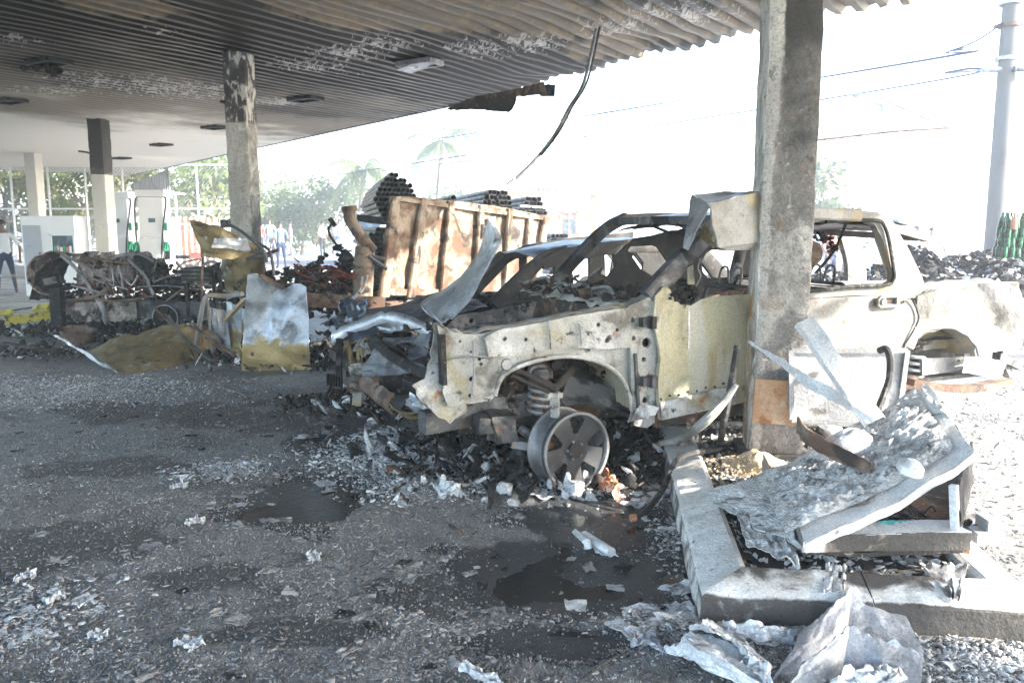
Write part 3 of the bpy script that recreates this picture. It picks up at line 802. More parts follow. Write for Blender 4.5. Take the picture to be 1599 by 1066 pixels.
# chassis rails, cross members
def rail(pts, b, hgt, wid, name, mtl, parent=pk, fr=TK):
    m = MB(); P = [fr.P(u, v, b) for u, v in pts]
    for p, q in zip(P[:-1], P[1:]): m.bar(p, q, wid, hgt)
    return m.build(name, mtl, parent)
rail([(694, 645), (795, 634), (900, 610), (965, 628), (1040, 652)], .3, .15, .09, 'chassis_rail', M['steel_dark'])
rail([(880, 600), (985, 630)], .22, .13, .05, 'frame_bracket', M['steel_dark'])
m = MB(); m.bar(TK.w(-.8, 1.35, .46), TK.w(3.9, 1.35, .5), .09, .15); m.build('chassis_rail', M['char_rust'], pk)
m = MB(); m.bar(TK.w(.6, .32, .47), TK.w(3.9, .32, .55), .09, .16); m.build('chassis_rail', M['steel_dark'], pk)
for a in (-.6, .9, 2.0, 3.0, 3.7):
    m = MB(); m.bar(TK.w(a, .3, .46), TK.w(a, 1.38, .46), .1, .1); m.build('cross_member', M['char_rust'], pk)
# box hanging under the rail (burnt crash box)
m = MB(); c = TK.P(784, 668, .18); m.dbox(c + V3((0, 0, .01)), .16, .16, .19, TK.e, TK.n, k=.04); m.dbox(c - TK.e * .12 + V3((0, 0, .04)), .1, .12, .1, TK.e, TK.n, k=.03); m.build('crash_box', M['steel_dark'], pk)
# suspension: spring, wishbone, knuckle, damper
def coil(c, r, h, turns, wire, axis=V3((0, 0, 1))):
    d, u, v = basis(axis); n = int(turns * 16)
    return [V3(c) + u * r * math.cos(2 * math.pi * turns * i / n) + v * r * math.sin(2 * math.pi * turns * i / n) + d * (h * i / n) for i in range(n + 1)]
sp = TK.P(840, 640, .2)
m = MB(); m.tube(coil(sp + V3((0, 0, -.02)), .062, .22, 5, .012, V3((.05, 0, 1))), .0115, 8); m.build('coil_spring', M['steel_grey'], pk)
m = MB(); m.tube([sp + V3((0, 0, -.03)), sp + V3((.01, 0, .34))], .028, 10); m.build('damper', M['steel_dark'], pk)
m = MB(); m.tube(spline([TK.P(826, 590, .16), TK.P(828, 576, .16), TK.P(842, 571, .16), TK.P(857, 576, .16), TK.P(860, 590, .16)], 5), .017, 8); m.lathe([(0, .03), (.06, .03), (.065, -.03), (0, -.03)], TK.P(843, 582, .18), V3((0, 0, 1)), 18); m.build('spring_tower', M['steel_dark'], pk)
m = MB(); m.tube(spline([TK.P(792, 574, .14), TK.P(828, 588, .1), TK.P(865, 607, .05)], 5), [.026, .02, .024, .018, .022, .02, .024, .022, .026, .024, .03], 8, jit=.25); m.tube(spline([TK.P(862, 608, .05), TK.P(878, 594, .1), TK.P(894, 576, .18)], 5), .026, 8, jit=.2); m.tube([TK.P(798, 586, .1), TK.P(858, 612, .03)], .013, 8, jit=.2); m.build('upper_wishbone', M['char_rust'], pk)
m = MB(); m.bar(TK.P(866, 612, .04), TK.P(867, 650, .06), .05, .045); m.bar(TK.P(853, 616, .05), TK.P(876, 616, .05), .05, .03); m.build('steering_knuckle', M['apron'], pk)
m = MB(); m.bar(TK.P(800, 690, .25), TK.P(870, 700, .12), .1, .05); m.tube([TK.P(812, 668, .3), TK.P(840, 690, .2)], .03, 8); m.build('lower_wishbone', M['steel_grey'], pk)
m = MB()
for k in range(60):
    c = TK.w(random.uniform(-.4, .45), random.uniform(.2, .42), random.uniform(.42, .78)); m.shard(c, random.uniform(.02, .06))
for k in range(8):
    p = TK.w(random.uniform(-.4, .2), .3, random.uniform(.5, .75)); m.tube(spline([p, p + V3((random.uniform(-.1, .1), 0, random.uniform(-.1, .1))), p + V3((random.uniform(-.25, .25), 0, random.uniform(-.2, .1)))], 4), .006, 5)
m.build('charred_innards', M['char_rust'], pk, kind='stuff')

# bare alloy wheel: barrel, five broad spokes, bolts, brake disc
def wheel(center, axis, Rr, wid, parent, mbar, mspk, a0=0.0, tyre=None):
    d, u, v = basis(axis); c = V3(center)
    m = MB(); h = wid / 2
    prof = [(Rr * .93, h * .98), (Rr, h), (Rr * 1.005, h * .9), (Rr * .93, h * .82), (Rr * .9, h * .5), (Rr * .84, 0), (Rr * .86, -h * .5), (Rr * .92, -h * .82), (Rr, -h * .9), (Rr, -h), (Rr * .97, -h), (Rr * .9, -h * .8), (Rr * .82, -h * .4), (Rr * .81, 0), (Rr * .87, h * .5), (Rr * .9, h * .8)]
    m.lathe(prof, c, d, 48, True)
    bar = m.build('wheel', mbar, parent, ang=50)
    win = []
    for k in range(5):
        t = a0 + 2 * math.pi * (k + .5) / 5
        P = []
        for (rr, dt) in ((.44, -.15), (.62, -.24), (.83, -.29), (.88, -.15), (.89, 0), (.88, .15), (.83, .29), (.62, .24), (.44, .15), (.42, 0)):
            P.append((rr * Rr * math.cos(t + dt), rr * Rr * math.sin(t + dt)))
        win.append(resample(P, .03))
    win.append(circ(0, 0, .028 * Rr / .235, 14))
    def mp(x, y):
        r = math.hypot(x, y) / Rr
        return c + u * x + v * y + d * (h * (.62 + .22 * r * r - (.16 if r < .14 else 0)))
    m = MB(); m.plate(circ(0, 0, Rr * .93, 44), mp, .03, win, -.035)
    m.build('spoke_disc', mspk, bar, ang=40)
    for k in range(5):
        t = a0 + 2 * math.pi * k / 5 + .3; p = c + (u * math.cos(t) + v * math.sin(t)) * Rr * .23 + d * (h * .62)
        m = MB(); m.lathe([(0, .016), (.008, .016), (.011, .01), (.012, -.02)], p, d, 8); m.build('lug_nut', M['rim_bare'], bar)
        m = MB(); m.lathe([(.013, .001), (.02, .002), (.021, -.01)], p, d, 10); m.build('nut_seat', M['black'], bar)
    m = MB(); m.lathe([(0, .0), (Rr * .7, .0), (Rr * .7, -.025), (0, -.025)], c + d * (h * .1), d, 28); m.lathe([(0, .05), (.05, .05), (.05, 0)], c + d * (h * .35), d, 14); m.build('brake_disc', M['char_rust'], bar)
    return bar
ax = (-TK.n + TK.e * .12 + V3((0, 0, .03))).normalized()
wheel(TK.w(.02, .03, .245), ax, .238, .2, pk, M['rim_bare'], M['rim'], R(-90 + 4))
# far front wheel, fallen flat-ish
wheel(TK.w(.05, 1.5, .24), TK.n, .238, .2, pk, M['rim_bare'], M['rim'], .3)
m = MB(); m.lathe([(0, .05), (.13, .045), (.14, .03), (.14, -.05), (0, -.05)], TK.w(3.1, .16, .3), -TK.n, 20); m.build('brake_drum', M['rust'], pk)
wheel(TK.w(3.05, 1.5, .27), TK.n, .238, .2, pk, M['rim_bare'], M['rim'], .2)

# front end: radiator support, cross panel, crumpled corner
m = MB(); m.bar(TK.P(689, 522, .03), TK.P(692, 600, .03), .03, .06, TK.n); m.build('radiator_post', M['char'], pk)
fplate('radiator_support', TK, [(676, 505), (690, 508), (700, 520), (702, 575), (716, 600), (728, 640), (700, 660), (672, 640), (648, 616), (640, 600), (662, 590), (676, 560)], M['apron'], pk, .1, .04, .006, rag=.01, dk=.07, sd=9)
m = MB(); m.tube(spline([TK.w(-.8, .12, .74), TK.w(-.78, .6, .7), TK.w(-.8, 1.1, .72), TK.w(-.78, 1.6, .76)], 5), .035, 8); m.build('upper_tie_bar', M['char'], pk)
m = MB(); m.sheet(lambda s, t: TK.w(-.84 - .05 * math.sin(t * 3) + .02 * nz(s * 8, t * 5), .8 + .8 * s, .36 + .14 * t + .03 * nz(s * 5, 2)), 20, 5, .008); m.build('bumper_beam', M['rust'], pk)
m = MB(); m.bar(TK.w(-.84, .25, .44), TK.w(-.5, .3, .45), .1, .13); m.build('tow_bracket', M['steel_dark'], pk)
# grey crumpled panel and tangled strip in front
fr2 = Frame(TK.w(-.92, .15, 0), 168)
def q4(name, c, nu, nv, mtl, parent, k=.02, s=6, thick=.005, curl=0.0, sd=0.0):
    c = [V3(p) for p in c]; nrm = (c[1] - c[0]).cross(c[3] - c[0]).normalized()
    m = MB()
    def fn(a, b):
        p = c[0] * (1 - a) * (1 - b) + c[1] * a * (1 - b) + c[2] * a * b + c[3] * (1 - a) * b
        return p + nrm * (k * fbm(a * s + sd, b * s * .7, sd, 3) + curl * math.sin(math.pi * a) * math.sin(math.pi * b + .5))
    m.sheet(fn, nu, nv, thick); return m.build(name, mtl, parent)
q4('crumpled_grille_panel', [dp(566, 572, 5.75), dp(668, 560, 5.45), dp(672, 520, 5.5), dp(600, 528, 5.8)], 18, 10, M['dark_panel'], pk, .03, 4, curl=.03)
q4('crumpled_lower_panel', [dp(566, 588, 5.7), dp(664, 582, 5.4), dp(668, 560, 5.45), dp(566, 572, 5.75)], 18, 5, M['dark_panel'], pk, .03, 5)
q4('bent_fender_strip', [dp(640, 612, 5.2), dp(690, 655, 4.95), dp(692, 668, 4.95), dp(632, 632, 5.2)], 12, 5, M['silver'], pk, .03, 5, curl=.03)
q4('white_flap', [dp(672, 620, 5.05), dp(700, 660, 4.85), dp(722, 650, 4.85), dp(706, 600, 4.95)], 10, 8, M['body'], pk, .05, 5)

# engine bay remains and cowl
m = MB()
for k in range(160):
    m.shard(TK.w(random.uniform(-.75, .5), random.uniform(.15, 1.55), random.uniform(.55, .82 + .06 * random.random())), random.uniform(.03, .1))
m.build('engine_bay_rubble', M['char_rust'], pk, kind='stuff')
m = MB(); m.dbox(TK.w(-.1, .85, .66), .55, .5, .36, TK.e, TK.n, k=.06); m.dbox(TK.w(-.1, .85, .86), .5, .3, .1, TK.e, TK.n, k=.04); m.build('engine_block', M['engine'], pk)
m = MB(); m.sheet(lambda s, t: TK.w(.5 + .03 * nz(s * 6, t * 4), .05 + 1.6 * s, .45 + .6 * t), 24, 10, .006); m.build('firewall', M['char_rust'], pk)
fplate('far_inner_fender', TK, [(690, 520), (715, 492), (780, 482), (830, 470), (880, 463), (985, 458), (1000, 500), (900, 540)], M['engine'], pk, 1.5, .07, .008, [(737, 501, .02), (800, 490, .015), (770, 512, .02)], rag=.01, dk=.05)
def cowl(s, t):
    return TK.w(.42 + .22 * t + .03 * nz(s * 9, t * 3), .02 + 1.6 * s, 1.07 + .09 * t + .03 * fbm(s * 9, t * 3, 2))
m = MB(); m.sheet(cowl, 50, 8, .006); m.build('cowl_panel', M['apron'], pk)
m = MB()
for k in range(120):
    s = random.random(); p = cowl(s, random.random()); m.shard(p + V3((0, 0, random.uniform(0, .05))), random.uniform(.02, .07), .1)
m.build('cowl_debris', M['char_rust'], pk, kind='stuff')
for k in range(4):
    s = .15 + .2 * k; m = MB(); m.tube(spline([cowl(s, .3) + V3((0, 0, .03)), cowl(s + .12, .5) + V3((0, 0, .07)), cowl(s + .3, .4) + V3((0, 0, .03))], 5), .012, 6); m.build('wiper_rod', M['steel_grey'], pk)
for pts in (((702, 560), (735, 556), (768, 558)), ((738, 532), (740, 580), (736, 622)), ((905, 505), (908, 540)), ((858, 500), (860, 545))):
    m = MB(); m.tube([TK.P(u, v, -.0 if pts[0][0] < 800 else -.035) for u, v in pts], .006, 5, jit=.3); m.build('weld_seam', M['steel_grey'], pk)
# torn edge along the top of the fender
m = MB(); E1_ = [TK.P(u, v, .02) for u, v in ((684, 508), (725, 520), (780, 513), (860, 496), (940, 482), (985, 476), (1030, 452))]
def lip(s, t):
    P = E1_; k = s * (len(P) - 1); i = min(int(k), len(P) - 2); f = k - i
    return P[i].lerp(P[i + 1], f) + TK.n * (.12 * t) + V3((0, 0, .02 * math.sin(t * 3) + .02 * nz(s * 20, t * 3) - .03 * t))
m.sheet(lip, 60, 5, .004); m.build('fender_lip', M['body'], pk)

# cab: pillars, roof, doors
def pillar(name, pts, wdt, dep, mtl, parent=pk):
    m = MB(); P = spline(pts, 5); n = len(P); vs = []
    for i, p in enumerate(P):
        d = (P[min(i + 1, n - 1)] - P[max(i - 1, 0)]).normalized()
        sd = d.cross(TK.n).normalized(); w_ = wdt[0] + (wdt[1] - wdt[0]) * i / (n - 1)
        for x, y in ((-.5, -.35), (-.35, -.5), (.35, -.5), (.5, -.35), (.5, .5), (-.5, .5)):
            vs.append(p + sd * (w_ * x) + TK.n * (dep * y))
    fs = [(i * 6 + k, i * 6 + (k + 1) % 6, (i + 1) * 6 + (k + 1) % 6, (i + 1) * 6 + k) for i in range(n - 1) for k in range(6)]
    fs += [tuple(reversed(range(6))), tuple((n - 1) * 6 + k for k in range(6))]
    m.add(vs, fs); return m.build(name, mtl, parent)
NA = [TK.P(1012, 466, .02), TK.P(1034, 440, .04), TK.P(1062, 410, .08), TK.P(1092, 380, .14), TK.P(1125, 352, .2)]
pillar('windscreen_pillar', NA, (.13, .1), .08, M['steel_dark'])
aF = [TK.w(.68, 1.55, 1.13), TK.w(.86, 1.5, 1.33), TK.w(1.06, 1.42, 1.55), TK.w(1.25, 1.38, 1.66)]
pillar('windscreen_pillar', aF, (.09, .08), .07, M['steel_dark'])
ROOFZ = 1.69
def roof(s, t):
    a = 1.2 + 1.75 * s; b = .16 + 1.26 * t
    z = ROOFZ - .05 * (2 * t - 1) ** 2 + .02 * fbm(a * 2, b * 2, 4, 3) - .05 * max(0, .15 - s) / .15
    return TK.w(a, b, z)
m = MB(); m.sheet(roof, 36, 20, .008); m.build('roof', M['blue_steel'], pk)
m = MB(); m.bar(TK.w(1.2, .12, 1.63), TK.w(1.2, 1.44, 1.63), .08, .06); m.build('roof_header', M['steel_dark'], pk)
m = MB(); m.bar(TK.w(1.95, .14, 1.62), TK.w(1.95, 1.44, 1.62), .1, .04); m.build('roof_bow', M['steel_dark'], pk)
RR = [TK.w(1.1, .16, 1.55), TK.w(1.3, .12, 1.645), TK.w(1.8, .08, 1.675), TK.w(2.35, .08, 1.665)]
pillar('roof_rail', RR, (.09, .085), .09, M['body'])
pillar('roof_rail', [TK.w(1.1, 1.42, 1.58), TK.w(1.35, 1.43, 1.65), TK.w(2.3, 1.45, 1.66)], (.08, .08), .08, M['steel_dark'])
# rear door frame and pillar as one pressed side panel with a window opening
outer = [(1230, 332), (1270, 328), (1350, 328), (1386, 331), (1408, 345), (1425, 385), (1440, 430), (1446, 456), (1448, 462), (1425, 480), (1408, 500), (1400, 463), (1335, 461), (1262, 466), (1230, 468)]
win = [(1238, 352), (1290, 346), (1366, 344), (1380, 352), (1388, 375), (1396, 425), (1394, 438), (1384, 445), (1335, 447), (1262, 455), (1238, 456)]
fpoly('side_frame', TK, outer, [win], M['body_rear'], pk, .02, .045, .05, dk=.006, bf=lambda x, y: max(0, (y - 1.2)) * .18)
m = MB(); m.tube(spline([TK.P(u, v, .0 + max(0, (TK.px(u, v)[1] - 1.2)) * .18) for u, v in win[1:-1]], 4), .014, 6); m.build('window_rubber', M['char'], pk)
# doors
fd = [(1020, 500), (1026, 462), (1040, 447), (1049, 452), (1053, 466), (1064, 476), (1082, 476), (1097, 468), (1120, 463), (1200, 458), (1200, 618), (1150, 631), (1032, 656), (1026, 600), (1030, 560)]
def fdb(x, y): return .03 * (abs(y - .75) / .4) ** 2 - .012
o = fplate('front_door', TK, fd, M['door_yellow'], pk, -.05, .05, .03, bf=fdb, dk=.015, ds=4, rag=.002)
m = MB(); m.bar(TK.P(1076, 478, -.09), TK.P(1075, 545, -.085), .012, .006, TK.n); m.build('door_trim_strip', M['steel_grey'], o)
m = MB()
for k in range(9):
    u = 1032 + k * 14; m.lathe([(0, .004), (.008, .004), (.009, -.004)], TK.P(u, 623 - k * 3.2 - (2 if k % 2 else 0), -.055), -TK.n, 7)
m.build('rivet_holes', M['black'], o, kind='stuff')
m = MB(); m.plate(pxp(TK, [(1032, 628), (1150, 600), (1150, 631), (1034, 656)], -.07), lambda x, y: TK.w(x, -.068 + .006 * nz(x * 9, y * 9), y), .05, thick=.006); m.build('lower_door_skin', M['apron'], o)
rd = [(1180, 462), (1255, 468), (1335, 463), (1400, 463), (1430, 470), (1434, 500), (1424, 520), (1414, 536), (1408, 560), (1405, 590), (1300, 612), (1180, 640)]
o = fplate('rear_door', TK, rd, M['body_rear'], pk, -.04, .05, .03, bf=fdb, dk=.014, ds=3, sd=7)
# handle recess
hc = TK.P(1393, 470, -.075)
m = MB(); m.plate([(-.13, -.03), (-.1, -.045), (.1, -.045), (.13, -.03), (.135, .01), (.1, .04), (-.1, .04), (-.13, .02)], lambda x, y: hc + TK.e * x + V3((0, 0, y)), .03, [resample([(-.06, -.02), (.05, -.025), (.05, .025), (-.06, .025)], .03)], .02); hd = m.build('door_handle', M['body'], o)
m = MB(); m.box(hc + TK.n * .03, .12, .02, .06, TK.e, TK.n); m.build('handle_recess', M['char_rust'], o)
m = MB(); m.lathe([(0, .012), (.022, .012), (.026, 0), (.026, -.02)], hc - TK.e * .09, -TK.n, 14); m.build('lock_barrel', M['rim_bare'], o)
m = MB(); m.box(TK.P(1412, 471, -.086), .02, .008, .02, TK.e, TK.n); m.build('bolt_hole', M['black'], o)
m = MB(); m.tube(spline([TK.P(u, v, -.06) for u, v in ((1424, 466), (1432, 484), (1434, 500), (1424, 520), (1413, 538), (1407, 560))], 4), .007, 5); m.build('door_gap', M['char'], pk)
m = MB(); m.tube(spline([TK.P(u, v, .0) for u, v in ((1262, 467), (1335, 463), (1400, 464), (1424, 470))], 4), .006, 5); m.build('belt_seam', M['char_rust'], pk)
# sill
m = MB(); m.bar(TK.w(.62, .03, .37), TK.w(2.65, .03, .4), .09, .09); m.build('door_sill', M['char_rust'], pk)
# rear quarter / bed side with wheel arch
ra = [(1424, 545), (1432, 528), (1446, 518), (1470, 512), (1492, 514), (1508, 524), (1518, 540), (1522, 556)]
qp = [(1428, 462), (1450, 452), (1505, 446), (1560, 441), (1588, 442), (1596, 455), (1600, 470), (1605, 520), (1600, 540), (1575, 548), (1540, 549), (1522, 556)] + ra[::-1][1:] + [(1412, 540), (1418, 510), (1428, 490)]
def qbf(x, y): return .07 * fbm(x * 2.2, y * 2.6, 3, 3) + .03 * abs(nz(x * 4 + y * 2, y * 3, 6)) * (x > 3.3) + .03 * max(0, (x - 3.5)) - .02
fplate('rear_quarter_panel', TK, qp, M['body_rear'], pk, -.03, .05, .02, bf=qbf, dk=.022, ds=7, sd=4, rag=.003)
q4('bed_corner', [TK.P(1598, 470, -.03), TK.w(4.42, .25, 1.02), TK.w(4.4, .25, .72), TK.P(1602, 540, -.03)], 8, 10, M['silver'], pk, .05, 4)
m = MB()
def arch2(s, t):
    k = s * (len(ra) - 1); i = min(int(k), len(ra) - 2); f = k - i
    a, z = TK.px(ra[i][0] + (ra[i + 1][0] - ra[i][0]) * f, ra[i][1] + (ra[i + 1][1] - ra[i][1]) * f, -.02)
    return TK.w(a, -.03 + .3 * t, z + .02 * nz(s * 7, t * 5, 2) + .03 * t * math.sin(s * 3))
m.sheet(arch2, 30, 8, .004); m.build('rear_arch_liner', M['body'], pk)
m = MB(); m.sheet(lambda s, t: TK.P(1412 + 110 * s, 556 - 12 * math.sin(s * 3) - 36 * t * math.sin(.4 + s * 2.3), .2 + .08 * nz(s * 5, t * 5)), 22, 8, .005); m.build('rear_inner_panel', M['body'], pk)
q4('upper_tail_skin', [TK.P(1445, 456, .0), TK.P(1590, 443, .0), TK.w(3.9, .25, 1.17), TK.w(2.95, .25, 1.15)], 18, 6, M['body_rear'], pk, .03, 5)
m = MB(); m.sheet(lambda s, t: TK.w(2.75 + 1.65 * s, .1 + 1.45 * t, .72 + .03 * fbm(s * 5, t * 5, 1)), 20, 16, .006); m.build('load_floor', M['char_rust'], pk)
fplate('far_bed_side', TK, [(1460, 440), (1590, 440), (1590, 520), (1460, 520)], M['char_rust'], pk, 1.55, .1, .01, dk=.05)
# roof piece hanging out behind the cab
def ov(s, t):
    a = 2.55 + .62 * s; b = .15 + 1.2 * t
    return TK.w(a, b, 1.665 - .07 * s * s - .03 * (2 * t - 1) ** 2 + .015 * fbm(a * 3, b * 3, 8) - .05 * (1 - t) * s)
m = MB(); m.sheet(ov, 16, 16, .02); m.build('roof_overhang', M['silver'], pk)
m = MB(); m.bar(ov(1, 0) + V3((0, 0, -.02)), ov(1, 1) + V3((0, 0, -.02)), .05, .05); m.bar(ov(0, 0) + V3((0, 0, -.02)), ov(1, 0) + V3((0, 0, -.02)), .04, .05); m.build('overhang_edge', M['body'], pk)
# far side of the cab
def fp(pts, b, w0, w1, name='far_pillar', mtl=None): pillar(name, [TK.P(u, v, b) for u, v in pts], (w0, w1), .06, mtl or M['steel_dark'])
fp([(1336, 448), (1334, 405), (1322, 362)], 1.45, .24, .2, mtl=M['steel_grey'])
fp([(1145, 452), (1150, 420), (1160, 380), (1165, 352)], 1.45, .1, .08)
fp([(1262, 452), (1300, 449), (1400, 447)], 1.45, .12, .12, 'far_door_top')
fp([(1010, 480), (1080, 476), (1180, 470)], 1.45, .16, .16, 'far_door_top')
fp([(1398, 440), (1385, 400), (1370, 356)], 1.45, .1, .1, mtl=M['body'])
m = MB(); m.plate([(.6, .45), (2.6, .45), (2.6, 1.05), (.6, 1.05)], lambda x, y: TK.w(x, 1.5 + .02 * fbm(x * 3, y * 3), y), .12, thick=.02); m.build('far_side_panel', M['char_rust'], pk)
m = MB(); m.sheet(lambda s, t: TK.w(.5 + 2.2 * s, .06 + 1.4 * t, .42 + .03 * fbm(s * 8, t * 6)), 24, 16, .006); m.build('cab_floor', M['char'], pk)
m = MB(); m.sheet(lambda s, t: TK.w(2.72 + .02 * nz(s * 5, t * 5), .08 + 1.4 * s, .45 + .65 * t), 14, 8, .01); m.build('cab_rear_wall', M['char_rust'], pk)
fpoly('far_side_frame', TK, [(893, 462), (925, 432), (992, 372), (1075, 356), (1215, 352), (1215, 472), (893, 474)], [[(981, 391), (985, 385), (1021, 383), (1028, 386), (1049, 416), (1047, 429), (1028, 432), (1019, 431), (1000, 420)], [(938, 428), (945, 408), (955, 397), (964, 400), (962, 416), (950, 432)], [(1095, 410), (1102, 396), (1112, 390), (1150, 392), (1160, 432), (1105, 434), (1097, 424)]], M['pillar_dark'], pk, 1.47, .05, .03, dk=.012, rag=.004)
m = MB(); m.sheet(lambda s, t: roof(s, t) + V3((0, 0, -.035 + .02 * fbm(s * 9, t * 9, 3))), 30, 16, .01); m.build('charred_headliner', M['char'], pk)
for s_ in (.25, .6): 
    m = MB(); m.tube(spline([TK.w(1.15, .3 + s_, 1.6), TK.w(1.5, .35 + s_, 1.52), TK.w(2.0, .3 + s_, 1.58)], 5), .012, 5); m.build('hanging_wire', M['char'], pk)
# dashboard remains, steering column
m = MB()
for k in range(140): m.shard(TK.w(random.uniform(.68, 1.0), random.uniform(.1, 1.45), random.uniform(.85, 1.12 + .05 * random.random())), random.uniform(.02, .08))
m.build('dashboard_remains', M['char'], pk, kind='stuff')
# seat frames: springs and bent wires
def seat(a, b, z0=.55):
    m = MB()
    for s in (-.22, .22):
        m.tube(spline([TK.w(a, b + s, z0), TK.w(a + .12, b + s, z0 + .32), TK.w(a + .26, b + s, z0 + .62)], 4), .016, 6)
    m.tube([TK.w(a + .26, b - .22, z0 + .62), TK.w(a + .26, b + .22, z0 + .62)], .014, 6)
    m.tube(spline([TK.w(a + .26, b - .12, z0 + .6), TK.w(a + .28, b - .11, z0 + .73), TK.w(a + .28, b - .04, z0 + .74), TK.w(a + .27, b, z0 + .62), TK.w(a + .28, b + .04, z0 + .74), TK.w(a + .28, b + .11, z0 + .73), TK.w(a + .26, b + .12, z0 + .6)], 5), .009, 6)
    for k in range(5):
        t = .1 + k * .1; m.tube([TK.w(a + .06 + t * .3, b - .22, z0 + .1 + t), TK.w(a + .06 + t * .3, b + .22, z0 + .1 + t)], .006, 5)
    for s in (-.22, .22): m.tube([TK.w(a - .45, b + s, z0 - .05), TK.w(a, b + s, z0)], .016, 6)
    for k in range(6): m.tube([TK.w(a - .42 + k * .08, b - .22, z0 - .04), TK.w(a - .42 + k * .08, b + .22, z0 - .04)], .006, 5)
    return m.build('seat_frame', M['steel_dark'], pk)
seat(1.25, .42); seat(1.25, 1.08); seat(2.1, .4); seat(2.1, .75); seat(2.1, 1.12)
m = MB(); m.plate(pxp(TK, [(1100, 470), (1165, 448), (1190, 470), (1190, 490), (1105, 490)], .7), lambda x, y: TK.w(x, .75, y), .1, thick=.03); m.build('seat_back_sheet', M['rust'], pk)
# burnt wiring stem seen through the rear window
m = MB(); m.tube(spline([TK.P(1322, 346, .5), TK.P(1312, 372, .5), TK.P(1300, 395, .52), TK.P(1275, 425, .6)], 5), .012, 6)
for k in range(24): m.shard(TK.P(1300 + random.gauss(0, 5), 388 + random.gauss(0, 6), .5), .025)
for k in range(20): m.shard(TK.P(1284 + random.gauss(0, 7), 373 + random.gauss(0, 4), .52), .03)
m.build('hanging_wiring', M['char'], pk)
m = MB(); m.lathe([(0, .1), (.06, .09), (.1, .04), (.11, -.02), (.07, -.1), (0, -.12)], TK.P(1262, 395, .5), V3((.3, 0, 1)), 18); m.build('headrest_shell', M['rust'], pk)
# charred mirror clump in the door notch
m = MB()
for k in range(110):
    a_ = random.gauss(0, 1); m.shard(TK.P(1073 + random.gauss(0, 9), 458 + random.gauss(0, 9), -.04 + random.gauss(0, .03)), random.uniform(.012, .03))
m.build('melted_mirror', M['char'], pk, kind='stuff')
m = MB(); m.plate(pxp(TK, [(1073, 418), (1083, 412), (1085, 446), (1074, 450)], .03), lambda x, y: TK.w(x, .03, y), .03, thick=.01); m.build('mirror_gusset', M['door_yellow'], pk)
m = MB(); m.tube(spline([TK.P(1094, 404, .1), TK.P(1090, 418, .08), TK.P(1094, 432, .1), TK.P(1086, 448, .08)], 5), .005, 5); m.build('hanging_wire', M['steel_grey'], pk)
# rear suspension and underside
s0 = TK.P(1424, 600, .22)
m = MB(); m.tube(coil(s0, .075, .26, 5, .014), .014, 8); m.build('coil_spring', M['silver'], pk)
m = MB(); m.tube([TK.w(3.05, .05, .3), TK.w(3.05, 1.5, .3)], .05, 10); m.lathe([(0, .12), (.1, .1), (.15, 0), (.1, -.1), (0, -.12)], TK.w(3.05, .8, .3), TK.e, 16); m.build('rear_axle', M['rust'], pk)
fplate('rear_frame_plate', TK, [(1440, 560), (1510, 556), (1512, 572), (1490, 580), (1440, 586)], M['steel_grey'], pk, .12, .05, .03, [(1496, 563, .012)])
fplate('mud_plate', TK, [(1506, 552), (1572, 566), (1558, 592), (1502, 582)], M['silver'], pk, .02, .06, .006, rag=.01, dk=.02)
m = MB(); m.bar(TK.P(1556, 556, .1), TK.P(1590, 572, .3), .06, .06); m.bar(TK.P(1560, 552, .2), TK.P(1575, 585, .3), .05, .08); m.build('tow_bar', M['steel_dark'], pk)
m = MB(); P = spline([TK.P(1420, 596, -.1), TK.P(1480, 606, -.14), TK.P(1530, 604, -.12), TK.P(1572, 594, .0)], 5)
for p, q in zip(P[:-1], P[1:]): m.bar(p, q, .1, .05)
m.build('rear_bumper', M['rust'], pk)
m = MB(); m.sheet(lambda s, t: TK.w(2.9 + 1.2 * s, .1 + 1.3 * t, .42), 4, 4, .03); m.build('fuel_tank_skid', M['steel_dark'], pk)
# folded sheet box caught on the cab beside the column
t = thing('folded_sheet_box', 'dented sheet metal box with grey and cream sides caught between cab and column', 'metal box', dp(1130, 345, 5.02))
q4('side_plate', [dp(1080, 304, 4.98), dp(1066, 386, 4.85), dp(1072, 390, 4.84), dp(1108, 318, 4.72)], 8, 8, M['steel_grey'], t, .012, 3, .012)
q4('front_plate', [dp(1107, 319, 4.72), dp(1122, 386, 4.74), dp(1192, 376, 4.98), dp(1186, 299, 4.98)], 12, 12, M['body'], t, .016, 3, .012)
q4('top_plate', [dp(1080, 304, 4.98), dp(1107, 318, 4.72), dp(1186, 299, 4.98), dp(1150, 300, 5.15)], 6, 6, M['silver'], t, .02, 3, .008)
q4('lower_lip', [dp(1122, 386, 4.74), dp(1138, 392, 4.86), dp(1172, 390, 4.98), dp(1192, 376, 4.98)], 6, 3, M['body'], t, .01, 3, .008)
q4('inner_flap', [dp(1100, 350, 4.8), dp(1092, 372, 4.95), dp(1112, 388, 4.9), dp(1120, 384, 4.76)], 5, 5, M['ochre'], t, .02, 3, .006)
